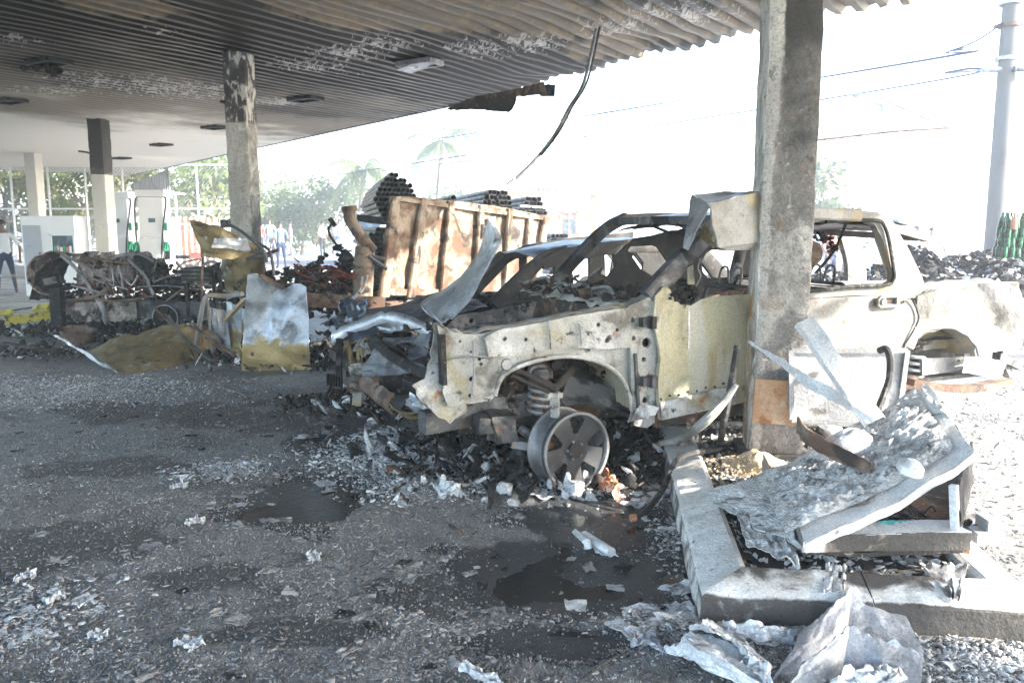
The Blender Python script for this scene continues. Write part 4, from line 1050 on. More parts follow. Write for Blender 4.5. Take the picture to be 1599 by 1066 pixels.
# ------------------------------------------------------------------ burnt sedan behind the pickup
sd0 = dp(771, 476, 7.25)
SD = Frame((sd0.x, sd0.y), 24)
sed = thing('burnt_sedan', 'burnt blue grey sedan with crumpled hood wedged behind the white pickup', 'car', SD.w(.4, .75, 0))
def spil(name, pts, w0, w1, mtl): return pillar(name, pts, (w0, w1), .06, mtl, sed)
spil('windscreen_pillar', [SD.P(771, 476, .05), SD.P(800, 446, .08), SD.P(828, 420, .12), SD.P(855, 400, .16), SD.P(885, 391, .18)], .11, .1, M['pillar_dark'])
spil('windscreen_pillar', [SD.P(722, 466, 1.35), SD.P(752, 425, 1.32), SD.P(784, 396, 1.28)], .08, .07, M['steel_dark'])
def sroof(s, t):
    a = .55 + 1.75 * s; b = .12 + 1.2 * t
    z = 1.31 + .15 * math.sin(min(1, s * 1.5 + .05) * math.pi / 2) - .05 * (2 * t - 1) ** 2 - .04 * max(0, s - .7) + .03 * fbm(a * 2.2, b * 2.5, 14, 3)
    return SD.w(a, b, z)
m = MB(); m.sheet(sroof, 36, 20, .008); m.build('roof', M['blue_steel'], sed)
spil('roof_rail', [sroof(k / 8, 0) + V3((0, 0, -.03)) for k in range(9)], .09, .09, M['pillar_dark'])
spil('roof_rail', [sroof(k / 8, 1) + V3((0, 0, -.03)) for k in range(9)], .07, .07, M['pillar_dark'])
for b_, nm in ((.06, 'near'), (1.38, 'far')):
    spil('door_pillar', [SD.w(1.42, b_, .85), SD.w(1.4, b_ + (.04 if b_ < 1 else -.04), 1.15), SD.w(1.36, b_ + (.08 if b_ < 1 else -.06), 1.42)], .12, .1, M['pillar_dark'])
    spil('rear_pillar', [SD.w(2.75, b_, .9), SD.w(2.5, b_ + (.05 if b_ < 1 else -.05), 1.2), SD.w(2.25, b_ + (.08 if b_ < 1 else -.06), 1.42)], .2, .12, M['pillar_dark'])
    m = MB(); m.plate([(-.02, .35), (2.9, .35), (3.0, .9), (0, .88)], lambda x, y: SD.w(x, b_ + .03 * fbm(x * 2, y * 2, b_), y), .1, thick=.02); m.build('body_side', M['blue_steel'], sed)
for b_, sh in ((.1, 0), (1.33, 0)):
    P_ = [(766, 476), (800, 441), (838, 408), (880, 388), (940, 378), (1040, 368), (1040, 476)]
    HH = [[(800, 470), (815, 452), (850, 414), (866, 405), (866, 468)], [(876, 402), (920, 397), (921, 452), (876, 456)], [(944, 396), (990, 390), (1005, 410), (1000, 458), (946, 456)]]
    if b_ > 1:
        P_ = [(u - 62 + .04 * (u - 770), v - 6) for u, v in P_]; HH = [[(u - 58 + .04 * (u - 770), v - 4) for u, v in h] for h in HH]
    fpoly('side_frame', SD, P_, HH, M['pillar_dark'], sed, b_, .06, .03, dk=.012, rag=.004)
m = MB(); m.sheet(lambda s, t: SD.w(.0 + 2.8 * s, .05 + 1.35 * t, .3 + .04 * fbm(s * 8, t * 6)), 20, 14, .01); m.build('cab_floor', M['char'], sed)
m = MB(); m.sheet(lambda s, t: SD.w(0, .05 + 1.35 * s, .3 + .55 * t), 10, 6, .01); m.build('firewall', M['char'], sed)
m = MB()
for k in range(120): m.shard(SD.w(random.uniform(.05, .5), random.uniform(.1, 1.35), random.uniform(.7, .9)), random.uniform(.03, .09))
m.build('dashboard_remains', M['char'], sed, kind='stuff')
def sseat(a, b):
    m = MB()
    m.tube(spline([SD.w(a, b - .22, .5), SD.w(a + .2, b - .22, .95), SD.w(a + .22, b - .1, 1.02), SD.w(a + .22, b + .1, 1.02), SD.w(a + .2, b + .22, .95), SD.w(a, b + .22, .5)], 4), .016, 6)
    for k in range(6): m.tube([SD.w(a + .03 + k * .03, b - .22, .55 + k * .07), SD.w(a + .03 + k * .03, b + .22, .55 + k * .07)], .006, 5)
    m.build('seat_frame', M['steel_dark'], sed)
for a_, b_ in ((.95, .4), (.95, 1.0), (1.95, .4), (1.95, 1.0)): sseat(a_, b_)
# hood buckled upward, its front lip torn
def hood(s, t):
    a = -1.3 + 1.25 * t; b = .02 + 1.42 * s
    z = .62 + .24 * t + .05 * math.sin(s * math.pi) + .06 * fbm(s * 3, t * 2, 5, 3) + .05 * math.exp(-((s - .45) / .2) ** 2) * (1 - t)
    return SD.w(a, b, z)
m = MB(); m.sheet(hood, 30, 16, .006); m.build('hood', M['blue_steel'], sed)
q4('crumpled_corner', [dp(524, 512, 7.35), dp(560, 500, 7.1), dp(576, 468, 7.6), dp(530, 466, 7.8)], 12, 10, M['blue_steel'], sed, .07, 4, sd=2)
m = MB(); L0 = [dp(519, 518, 7.1), dp(545, 505, 7.0), dp(575, 494, 6.9), dp(601, 485, 6.8), dp(630, 490, 6.7), dp(655, 500, 6.55), dp(672, 512, 6.4)]
LS = spline(L0, 6)
def lipf(s, t):
    k = s * (len(LS) - 1); i = min(int(k), len(LS) - 2); p = LS[i].lerp(LS[i + 1], k - i)
    ang = -.6 + 3.4 * t
    return p + V3((0, -.06 * math.cos(ang), -.065 + .065 * math.sin(ang) + .012 * nz(s * 14, t * 3)))
m.sheet(lipf, 50, 10, .006); m.build('hood_lip', M['silver'], sed)
q4('inner_hood_web', [dp(590, 520, 6.9), dp(650, 512, 6.6), dp(640, 498, 6.75), dp(590, 500, 7.0)], 10, 6, M['silver'], sed, .06, 5)
# torn sheet rearing up in front of the windscreen
TS_L = [dp(686, 503, 6.35), dp(656, 474, 6.9), dp(700, 447, 7.0), dp(735, 412, 7.0), dp(752, 380, 6.9), dp(762, 344, 6.8)]
TS_R = [dp(700, 500, 6.3), dp(712, 492, 6.35), dp(738, 462, 6.4), dp(762, 415, 6.5), dp(783, 376, 6.6), dp(768, 346, 6.78)]
TSL = spline(TS_L, 5); TSR = spline(TS_R, 5)
def torn(s, t):
    k = t * (len(TSL) - 1); i = min(int(k), len(TSL) - 2); f = k - i
    a = TSL[i].lerp(TSL[i + 1], f); b = TSR[i].lerp(TSR[i + 1], f)
    p = a.lerp(b, s)
    return p + V3((0, -.10 * math.sin(s * math.pi) + .03 * fbm(s * 3, t * 5, 2), .015 * nz(s * 6, t * 9)))
m = MB(); m.sheet(torn, 12, 36, .005); o = m.build('torn_hood_sheet', M['silver'], sed)
# front: lamp carriers, bumper beam, fins
rr = random.Random(3)
for k in range(7):
    c = dp(545 + rr.uniform(-14, 26), 548 + rr.uniform(-18, 18), 7.0); v = V3((rr.uniform(-.1, .1), 0, rr.uniform(.06, .13)))
    q4('lamp_bracket', [c - v, c - v + V3((.05, .02, .01)), c + v + V3((.06, -.03, 0)), c + v], 4, 6, M['apron' if k % 2 else 'ochre'], sed, .03, 4, sd=k)
m = MB(); m.bar(dp(530, 528, 7.0), dp(529, 588, 6.95), .05, .05, V3((0, 1, 0))); m.build('lamp_post', M['char'], sed)
q4('bumper_beam', [dp(540, 612, 6.6), dp(640, 606, 6.4), dp(655, 580, 6.4), dp(560, 585, 6.7)], 20, 8, M['rust'], sed, .05, 5)
q4('radiator_shroud', [dp(545, 585, 6.8), dp(640, 580, 6.5), dp(655, 570, 6.5), dp(545, 566, 6.9)], 16, 5, M['apron'], sed, .05, 6, sd=4)
m = MB(); c = dp(560, 625, 6.7); m.dbox(c, .1, .1, .17, k=.03); m.build('bumper_mount', M['body'], sed)
for j, (u0, v0) in enumerate(((512, 592), (506, 568))):
    for k in range(6):
        m = MB(); m.box(dp(u0 + k * 4.2, v0 + k * .8, 6.95 - j * -.15), .012, .06, .1 - .03 * j); m.build('radiator_fin', M['char'], sed)
wheel(dp(645, 613, 6.35), V3((-.2, -.9, .45)), .2, .17, sed, M['galv'], M['rim'], .4)
q4('fender_rag', [dp(640, 590, 6.3), dp(668, 600, 6.2), dp(664, 560, 6.25), dp(640, 565, 6.4)], 8, 8, M['apron'], sed, .06, 4, sd=9)
m = MB()
for k in range(160): m.shard(SD.w(random.uniform(-1.25, -.05), random.uniform(.1, 1.4), random.uniform(.3, .62)), random.uniform(.03, .11))
m.build('engine_bay_rubble', M['char_rust'], sed, kind='stuff')
m = MB()
for b_ in (.25, 1.2): m.bar(SD.w(-1.2, b_, .33), SD.w(.2, b_, .33), .08, .12)
m.bar(SD.w(-1.2, .1, .33), SD.w(-1.2, 1.35, .33), .08, .1)
m.build('subframe', M['char_rust'], sed)
for a_ in (2.3,):
    for b_, s_ in ((.1, -1), (1.35, 1)): wheel(SD.w(a_, b_, .22), SD.n * s_, .21, .18, sed, M['rim_bare'], M['rim'], .4)
wheel(SD.w(-.45, 1.3, .22), SD.n, .21, .18, sed, M['rim_bare'], M['rim'], .4)

# ------------------------------------------------------------------ lorry with steel pipes behind a rusty tailboard
tb0 = dp(598, 464, 10.3)
TB = Frame((tb0.x, tb0.y), 45)
lor = thing('burnt_lorry', 'burnt lorry bed with rusty tan steel side board, loaded with pipes', 'lorry', TB.w(1.5, 1.6, 0))
bp = [(592, 462), (600, 380), (613, 306), (660, 309), (700, 313), (745, 318), (790, 324), (857, 339), (846, 400), (836, 462), (720, 463)]
board = fplate('side_board', TB, bp, M['rustbox'], lor, .02, .07, .03, dk=.03, ds=2.5, rag=.006)
posts = [(600, 464, 617, 306), (641, 464, 662, 309), (690, 464, 705, 313), (742, 464, 752, 319), (790, 462, 795, 325), (820, 460, 829, 332), (838, 460, 852, 338)]
for k, (u0, v0, u1, v1) in enumerate(posts):
    m = MB(); p = TB.P(u0, v0, -.03); q = TB.P(u1, v1 + 1, -.03); d = (q - p); n = 14; wd = (.15, .13, .12, .11, .1, .11, .13)[k]
    def pf(s, t, p=p, d=d, wd=wd, k=k):
        x = [-.5, -.5, -.36, .36, .5, .5][min(5, int(round(s * 5)))] * wd; y = [.02, -.015, -.034, -.034, -.015, .02][min(5, int(round(s * 5)))]
        return p + d * t + TB.e * x + TB.n * (y + .02 * nz(t * 5, k * 3.3)) + TB.e * (.012 * nz(t * 7, k * 2.1))
    m.sheet(pf, 5, n, .006); m.build('board_post', M['rustbox'], lor, ang=25)
def brail(b, z0, u0, u1, v0, v1):
    m = MB(); m.bar(TB.P(u0, v0, b), TB.P(u1, v1, b), .05, z0); m.build('board_rail', M['rustbox'], lor)
brail(-.01, .08, 598, 838, 456, 456); brail(-.02, .05, 614, 856, 310, 342)
q4('hinge_plate', [TB.P(752, 350, -.08), TB.P(760, 350, -.08), TB.P(760, 372, -.08), TB.P(752, 372, -.08)], 3, 4, M['char'], lor, .01, 3)
q4('bright_patch', [TB.P(762, 353, -.075), TB.P(773, 353, -.075), TB.P(774, 338, -.075), TB.P(764, 338, -.075)], 3, 3, M['steel_grey'], lor, .01, 3)
m = MB(); m.sheet(lambda s, t: TB.w(-.1 + 3.1 * s, .06, .62) + V3((-.233, .972, 0)) * (4.3 * t), 8, 8, .12); m.build('bed_floor', M['rust'], lor)
for a_ in (.4, 2.4):
    m = MB(); m.bar(TB.w(a_, .1, .48), TB.w(a_, .1, .48) + V3((-.233, .972, 0)) * 4.2, .1, .2); m.build('chassis_rail', M['char_rust'], lor)
for b_ in (.7, 3.6):
    for a_ in (.25, 2.6):
        wheel(TB.w(a_, .1, .3) + V3((-.233, .972, 0)) * b_, V3((.972, .233, 0)) * (-1 if a_ < 1 else 1), .3, .22, lor, M['rust'], M['char_rust'], .2)
m = MB(); m.bar(TB.P(560, 340, .9), TB.P(618, 348, .1), .07, .09); m.build('load_stake', M['char'], lor)
m = MB(); m.bar(dp(478, 468, 9.7), dp(600, 474, 10.0), .12, .16); m.build('front_beam', M['rust'], lor)
m = MB(); m.bar(dp(440, 470, 10.3), dp(600, 462, 10.9), .14, .1); m.build('front_beam', M['rust'], lor)
# exhaust stack and intake elbow
m = MB(); m.tube([dp(566, 470, 10.2), dp(568, 420, 10.2), dp(570, 385, 10.2)], [.13, .135, .12], 14, jit=.04); m.build('exhaust_stack', M['rustbox'], lor)
m = MB(); m.tube(spline([dp(582, 392, 10.2), dp(570, 378, 10.15), dp(556, 358, 10.1), dp(546, 340, 10.1), dp(546, 324, 10.1)], 5), [.075] * 21, 12); m.tube([dp(546, 330, 10.1), dp(545, 322, 10.1)], .095, 12); m.build('intake_elbow', M['rust'], lor)
for k, (u0, v0, u1, v1) in enumerate(((560, 395, 600, 405), (575, 400, 604, 420), (568, 440, 590, 402))):
    m = MB(); m.tube([dp(u0, v0, 10.1), dp(u1, v1, 10.2)], .028, 6); m.build('stay_rod', M['steel_dark'], lor)
m = MB(); m.tube(spline([dp(549, 420, 10.3), dp(535, 395, 10.3), dp(518, 372, 10.3), dp(513, 358, 10.3), dp(519, 349, 10.3)], 5), .018, 6); m.box(dp(519, 347, 10.3), .05, .05, .12, V3((.8, 0, .6)), V3((0, 1, 0)), V3((-.6, 0, .8))); m.build('bent_lever', M['char'], lor)
for (u, v, r, Y) in ((500, 428, 1.0, 10.4),):
    m = MB()
    for k in range(700):
        x = rr.gauss(0, .5); y = rr.gauss(0, .35); top = 1.12 - .34 * abs(x) + .2 * nz(x * 4, y * 4)
        c = dp(490, 430, 10.7); m.shard(V3((c.x + x, c.y + y, rr.uniform(.45, max(.5, top)))), rr.uniform(.03, .11))
    m.build('cab_remains', M['char'], lor, kind='stuff')
    m = MB()
    for k in range(220):
        x = rr.gauss(0, .36); c = dp(492, 425, 10.35); m.shard(V3((c.x + x, c.y + rr.gauss(0, .15), rr.uniform(.7, 1.16 - .3 * abs(x)))), rr.uniform(.02, .06))
    m.build('cab_remains_pale', M['char_rust'], lor, kind='stuff')
    for k in range(16):
        c = dp(505 + rr.uniform(-45, 38), 432 + rr.uniform(-8, 12), 10.15); m = MB()
        m.tube(spline([c, c + V3((rr.uniform(.05, .2), rr.uniform(-.05, .05), rr.uniform(-.05, .1))), c + V3((rr.uniform(.15, .4), rr.uniform(-.1, .1), rr.uniform(-.12, .12)))], 5), .009, 5); m.build('wire', M['red_wire'], lor)
m = MB(); m.shard(dp(537, 405, 10.25), .2, .3); 
for k in range(60): m.shard(dp(537 + rr.gauss(0, 7), 420 + rr.gauss(0, 18), 10.3), rr.uniform(.04, .11))
m.build('burnt_bracket', M['char'], lor, kind='stuff')
m = MB(); m.tube(spline([dp(486, 470, 9.9), dp(520, 474, 9.8), dp(548, 467, 9.75), dp(562, 452, 9.8), dp(566, 432, 9.9)], 5), .016, 6); m.tube(spline([dp(486, 473, 9.9), dp(520, 478, 9.8), dp(548, 470, 9.75), dp(568, 450, 9.8), dp(574, 430, 9.9)], 5), .012, 6); m.build('hanging_strap', M['silver'], lor)
# the pipes, each one an object of its own
def pipe_mesh(r, L):
    m = MB(); m.lathe([(r, 0), (r, L), (r * .84, L), (r * .84, 0)], (0, 0, 0), (0, 0, 1), 10, True)
    m.lathe([(0, L * .5), (r * .84, L * .5)], (0, 0, 0), (0, 0, 1), 10)
    o = m.build('steel_pipe', M['pipe'], origin=(0, 0, 0)); me = o.data; bpy.data.objects.remove(o); return me
PD = V3((-.233, .972, .0)).normalized()
PQ = PD.to_track_quat('Z', 'Y')
def bundle(u, v, b, r, rows, L, label, group, dirv=None, skip=()):
    me = pipe_mesh(r, L); q = (dirv or PD).normalized().to_track_quat('Z', 'Y'); c = TB.P(u, v, b)
    n = len(rows); ON = ['lowest', 'second', 'third', 'fourth', 'fifth', 'sixth', 'seventh', 'eighth', 'ninth', 'tenth']
    for j, (k, off) in enumerate(rows):
        for i in range(k):
            if (j, i) in skip: continue
            x = (i - (k - 1) / 2 + off) * 2.06 * r; z = (j - (n - 1) / 2) * 1.8 * r
            o = bpy.data.objects.new('steel_pipe', me); C.objects.link(o)
            o.location = c + TB.e * x + V3((0, 0, z)) - PD * rr.uniform(0, .14); o.rotation_mode = 'QUATERNION'; o.rotation_quaternion = q
            tag(o, label if n == 1 else label.replace(' in the ', ' in the %s row of the ' % (ON[j] if j < n - 1 else 'top'), 1), 'pipe', group)
bundle(622, 309, .3, .036, [(6, -.5), (7, -.5), (8, -.5), (9, -.5), (10, -.5), (9, -.5), (8, -.5), (7, -.5), (5, -.6), (2, -1)], 3.5, 'thin pipe in the tall bundle at the board\'s upper left corner', 'pipes in the upper left bundle')
bundle(598, 386, .25, .036, [(4, -.5), (6, 0), (7, 0), (7, .5), (8, 0), (7, .5), (6, 0), (4, .5)], 3.5, 'steel pipe in the bundle wedged left of the rusty board', 'pipes in the left bundle')
bundle(597, 428, .15, .022, [(7, 0), (8, 0), (7, 0), (8, 0), (7, 0), (6, 0)], 3.0, 'narrow tube in the lowest bundle, left of the rusty board', 'narrow tubes under the left bundle')
bundle(772, 313, .4, .042, [(8, 0), (7, .4), (6, .5), (5, .6)], 4.0, 'wide pipe in the middle bundle on the rusty board', 'pipes in the middle bundle')
bundle(832, 322, .5, .04, [(7, 0), (6, .2), (5, 0), (4, -.3)], 4.0, 'wide pipe in the right bundle with a pale strap', 'pipes in the right bundle')
bundle(707, 309, .35, .042, [(1, 0)], 3.0, 'single loose pipe on the load between left and middle bundles', 'loose pipe')
bundle(690, 318, .35, .042, [(4, 0)], 3.0, 'pipe of the low row between the left and middle bundles', 'pipes in the low row')
bundle(872, 372, 1.2, .042, [(5, 0), (5, .3)], 3.0, 'pipe in the small bundle just above the sedan roof', 'pipes at the right end')
bundle(868, 415, 1.2, .042, [(4, 0), (4, .5), (4, 0), (3, .4)], 3.0, 'pipe in the stack seen through the sedan windows', 'pipes low at the right end')
bd = MB(); c = TB.P(832, 322, .42); bd.bar(c - TB.e * .3 + V3((0, 0, .0)), c + TB.e * .3 + V3((0, 0, -.02)), .05, .03); o = bd.build('pale_band', M['white_paint']); tag(o, 'pale strap across the ends of the right pipe bundle', 'strap')

# ------------------------------------------------------------------ bare lorry chassis with engine, far left
LY = 12.3
def L(u, v, dy=0.0): return dp(u, v, LY + dy)
lw = thing('burnt_chassis', 'bare burnt truck chassis with exposed engine and curled cab panel at left', 'truck wreck', L(200, 512))
m = MB()
for dy in (0, .8): m.bar(L(105, 480, dy), L(345, 486, dy), .1, .27)
m.bar(L(110, 482), L(110, 482, .8), .1, .2); m.bar(L(250, 484), L(250, 484, .8), .1, .2)
m.build('chassis_frame', M['steel_dark'], lw)
m = MB(); m.bar(L(100, 487, -.1), L(215, 486, -.1), .06, .3); m.build('front_crossbeam', M['engine'], lw)
def ENG(s, t):
    k = s * 9; rib = abs((k % 1) - .5) * 2
    x0 = L(118, 445).x; x1 = L(238, 445).x
    ang = math.pi * (1.05 - 1.1 * t); rad = .30 + .05 * rib + .03 * nz(k, t * 5)
    zc = .76
    return V3((x0 + (x1 - x0) * s, LY + .35 - math.cos(ang) * -rad * .9, zc + (math.sin(ang)) * rad + .03 * fbm(s * 12, t * 6, 1)))
m = MB(); m.sheet(ENG, 72, 22, .02); m.build('engine_block', M['engine'], lw, ang=20)
for k in range(8):
    m = MB(); m.dbox(L(128 + k * 14, 401 + 2 * (k % 3), .3), .11, .3, .1 + .04 * (k % 2), k=.06, sd=k); m.build('valve_cover', M['engine'], lw)
m = MB(); m.dbox(L(225, 425, .2), .18, .4, .5, k=.06); m.dbox(L(232, 420, .2), .1, .46, .3, k=.05); m.build('flywheel_housing', M['char'], lw)
def curl(s, t):
    ang = 1.2 + 3.6 * s; r = .42 - .08 * s
    c = L(85, 432, .0)
    return V3((c.x + r * .95 * math.cos(ang) + .05 * t, c.y + .7 * t - .1, c.z + .02 + r * .85 * math.sin(ang) + .03 * nz(s * 8, t * 5) - .06 * t))
m = MB(); m.sheet(curl, 36, 14, .015); m.build('curled_cab_panel', M['engine'], lw)
q4('cab_shell', [L(45, 470), L(88, 468, .1), L(112, 402, .5), L(65, 400, .3)], 14, 14, M['char'], lw, .12, 4, curl=.15)
tub = [((120, 408), (150, 404), (200, 412), .02), ((200, 405), (225, 430), (240, 460), .022), ((240, 440), (280, 428), (330, 440), .016), ((260, 470), (300, 445), (345, 450), .02), ((330, 440), (380, 432), (440, 448), .018), ((180, 400), (215, 396), (240, 408), .024), ((130, 462), (180, 470), (240, 462), .018),((95, 398), (128, 430), (166, 492), .028), ((97, 396), (140, 420), (175, 440), .02), ((110, 470), (150, 462), (175, 444), .032), ((112, 445), (150, 455), (172, 462), .02), ((158, 470), (163, 490), (167, 512), .035), ((140, 512), (155, 490), (165, 480), .016), ((175, 420), (178, 445), (175, 462), .014), ((130, 430), (160, 440), (200, 452), .018), ((165, 440), (172, 452), (176, 460), .026), ((190, 430), (205, 445), (215, 430), .014), ((215, 448), (260, 446), (315, 452), .012), ((240, 480), (262, 500), (275, 515), .02), ((220, 500), (232, 512), (240, 520), .03), ((185, 415), (190, 430), (192, 450), .02)]
for k, (p, q, r_, wd) in enumerate(tub):
    m = MB(); m.tube(spline([L(*p, -.15 - .02 * (k % 4)), L(*q, -.2), L(*r_, -.15)], 4), wd, 6); m.build('bent_pipe', M['steel_grey' if k % 3 else 'rust'], lw)
for k in range(14):
    m = MB(); c = L(150 + rr.uniform(-20, 75), 430 + rr.uniform(-12, 20), -.12); m.tube(spline([c, c + V3((rr.uniform(-.1, .1), 0, -.12)), c + V3((rr.uniform(-.2, .2), -.03, -.3))], 4), .012, 5); m.build('wire', M['red_wire' if k % 2 else 'rust'], lw)
m = MB()
for k in range(900):
    u = rr.uniform(95, 345); c = L(u, 470, rr.uniform(.0, .9)); top = .75 - .2 * sst(np.array(u), 240, 345) + .1 * nz(u * .05, 2) if u < 300 else .55
    m.shard(V3((c.x, c.y, rr.uniform(.08, float(top)))), rr.uniform(.03, .1))
m.build('chassis_rubble', M['char'], lw, kind='stuff')
m = MB()
for k in range(600):
    u = rr.uniform(225, 430); c = L(u, 470, rr.uniform(.0, .7)); m.shard(V3((c.x, c.y, rr.uniform(.4, .92 + .25 * nz(u * .04, 7)))), rr.uniform(.03, .09))
m.build('chassis_ash', M['char_rust'], lw, kind='stuff')
q4('gearbox_plate', [L(255, 447), L(292, 452), L(292, 432, .2), L(262, 430, .2)], 8, 6, M['blue_steel'], lw, .05, 4)
wheel(L(262, 500, -.05) + V3((0, 0, .05)), V3((0, -1, 0)), .2, .2, lw, M['steel_grey'], M['char'], .3)
m = MB(); m.bar(L(88, 450, -.2), L(92, 508, -.2), .16, .14, V3((0, 1, 0))); m.build('front_mount', M['char'], lw)
m = MB(); m.bar(L(72, 440, -.2), L(92, 436, -.2), .14, .1); m.build('loose_bracket', M['engine'], lw)
# black louvred box on the chassis
t = thing('battery_box', 'black charred louvred box standing between chassis wreck and ochre sheet', 'box', dp(313, 445, 11.2))
m = MB(); c = dp(313, 430, 11.2); m.dbox(c, .42, .3, .22, k=.03); m.build('case', M['char'], t)
for k in range(4):
    m = MB(); m.box(c + V3((0, -.16, -.08 + .055 * k)), .38, .02, .02); m.build('louvre', M['steel_dark'], t)
m = MB(); m.bar(c + V3((.2, 0, .1)), c + V3((.32, 0, -.2)), .03, .04); m.bar(c + V3((-.2, 0, -.1)), c + V3((-.2, 0, -.9)), .04, .04); m.bar(c + V3((.18, 0, -.1)), c + V3((.18, 0, -.9)), .04, .04); m.build('stand', M['char'], t)
q4('lifted_lid', [dp(322, 424, 11.1), dp(340, 424, 11.1), dp(345, 408, 11.3), dp(330, 414, 11.3)], 6, 4, M['steel_dark'], t, .03, 3)
# yellow drum and low yellow beam on the ground at the far left
t = thing('yellow_jack', 'greasy yellow green lifting frame lying on the ground at the far left', 'jack', dp(30, 512, 12.6))
m = MB(); m.bar(dp(8, 498, 12.6), dp(78, 488, 12.9), .1, .07); m.bar(dp(2, 506, 12.5), dp(88, 494, 12.8), .06, .06); m.build('beam', M['yellow'], t)
for u, v in ((6, 492), (14, 490), (60, 482), (72, 480), (80, 476)):
    m = MB(); m.shard(dp(u, v, 12.6), .1, .6); m.shard(dp(u + 2, v + 6, 12.6), .08, .6); m.build('coupling', M['yellow'], t)
m = MB(); m.tube([dp(12, 486, 12.6), dp(50, 480, 12.8)], .012, 6); m.build('pull_rod', M['steel_dark'], t)
t = thing('rusty_wheel_rim', 'rusty round rim lying half buried in ash before the engine wreck', 'rim', gp(121, 535))
m = MB(); m.lathe([(.22, 0), (.24, .02), (.22, .05), (.22, .16), (.24, .19), (.2, .18), (.18, .04)], gp(121, 535), V3((.15, -.1, 1)), 24, True); m.build('barrel', M['rust'], t)
m = MB(); m.lathe([(0, .1), (.1, .09), (.2, .06)], gp(121, 535), V3((.15, -.1, 1)), 20); m.build('disc', M['rust'], t)

# ------------------------------------------------------------------ sheets and panels in the middle distance
FP = Frame(dp(430, 580, 8.75), -2)
t = thing('bent_steel_panel', 'upright galvanised panel, dented at the top, ochre scorch along its lower half', 'panel', FP.w(0, 0, 0))
P = [(387, 428), (402, 430), (424, 444), (438, 452), (446, 450), (458, 443), (470, 443), (478, 448), (481, 500), (484, 577), (377, 579), (381, 500)]
def fpb(x, y):
    return .10 * math.exp(-((x - .02) / .16) ** 2) * math.exp(-((y - .86) / .22) ** 2) + .025 * fbm(x * 2.5, y * 2.5, 1, 3) + .05 * math.exp(-((x + .1) / .1) ** 2 - ((y - .55) / .2) ** 2)
fplate('panel_sheet', FP, P, M['galv'], t, 0, .035, .012, [(475, 556, .012), (394, 553, .012)], fpb, rag=.003, dk=.006)
q4('panel_flange', [FP.P(377, 579), FP.P(387, 428), FP.P(387, 428) + V3((.06, .16, 0)), FP.P(377, 579) + V3((.02, .16, 0))], 4, 12, M['galv'], t, .012, 3)
q4('torn_top_lip', [FP.P(404, 431, -.01), FP.P(440, 453, -.02), FP.P(446, 447, .08), FP.P(410, 428, .08)], 8, 4, M['rust'], t, .02, 4)
for u, v in ((475, 556), (394, 553)):
    m = MB(); m.lathe([(0, .02), (.012, .018), (.02, .01), (.022, 0)], FP.P(u, v, -.005), -FP.n, 10); m.build('bolt', M['rust'], t)
# ochre sheet on the ground with a silver tongue
GSA = [(183, 583), (215, 581), (260, 573), (300, 564), (345, 552), (356, 548)]
GSB = [(128, 548), (170, 533), (215, 520), (262, 508), (300, 503), (325, 516)]
ga = spline([gp(u, v, .012) for u, v in GSA], 6); gb = spline([dp(u, v, 9.75 + .02 * i) for i, (u, v) in enumerate(GSB)], 6)
def gs(s, t):
    k = s * (len(ga) - 1); i = min(int(k), len(ga) - 2); f = k - i
    p = ga[i].lerp(ga[i + 1], f).lerp(gb[i].lerp(gb[i + 1], f), t)
    return p + V3((0, 0, .07 * math.sin(t * math.pi) * (.4 + s) + .04 * fbm(s * 5, t * 3, 3) * t + .02 * nz(s * 12, t * 6)))
t = thing('ochre_sheet', 'crumpled ochre metal sheet lying on the burnt ground, silver at its left end', 'metal sheet', gp(250, 570))
m = MB(); m.sheet(gs, 44, 20, .008); m.build('sheet', M['ochre'], t)
q4('silver_tongue', [gp(184, 583, .015), dp(128, 548, 9.75), dp(84, 523, 10.4), dp(100, 530, 10.1)], 12, 12, M['silver'], t, .04, 4)
# scorched sheet held up on a thin rod
t = thing('tented_sheet', 'creased scorched sheet raised on a thin rod in front of the peeling column', 'metal sheet', dp(316, 560, 9.4))
TA = spline([dp(298, 344, 9.4), dp(340, 352, 9.35), dp(372, 368, 9.5), dp(404, 386, 9.7)], 6); TBB = spline([dp(318, 401, 9.2), dp(340, 403, 9.15), dp(366, 404, 9.3), dp(392, 398, 9.6)], 6)
def tent(s, t_):
    k = s * (len(TA) - 1); i = min(int(k), len(TA) - 2); f = k - i
    p = TA[i].lerp(TA[i + 1], f).lerp(TBB[i].lerp(TBB[i + 1], f), t_)
    return p + V3((0, -.10 * abs(((t_ * 2.2 + s * .3) % 1) - .5) + .05 * fbm(s * 3, t_ * 3, 6, 3), .02 * nz(s * 6, t_ * 5)))
m = MB(); m.sheet(tent, 30, 20, .006); m.build('sheet', M['ochre'], t)
q4('silver_fold', [dp(335, 372, 9.18), dp(385, 372, 9.3), dp(392, 392, 9.4), dp(330, 386, 9.1)], 12, 6, M['silver'], t, .04, 4)
m = MB(); m.tube([dp(317, 400, 9.2), dp(315, 440, 9.2), gp(316, 556, 0)], .013, 6); m.build('prop_rod', M['rust'], t)
for k, pts in enumerate(([(352, 348), (320, 385), (316, 402)], [(352, 348), (378, 362), (412, 392), (416, 410)], [(400, 380), (418, 388), (424, 402), (428, 430)], [(385, 405), (410, 398), (435, 390)], [(392, 392), (420, 400), (415, 396)])):
    m = MB(); m.tube(spline([dp(u, v, 9.35 + .05 * k) for u, v in pts], 4), .02, 6); m.build('frame_bar', M['steel_dark'], t)
m = MB(); m.box(dp(352, 349, 9.4), .09, .09, .09); m.build('corner_joint', M['black'], t)
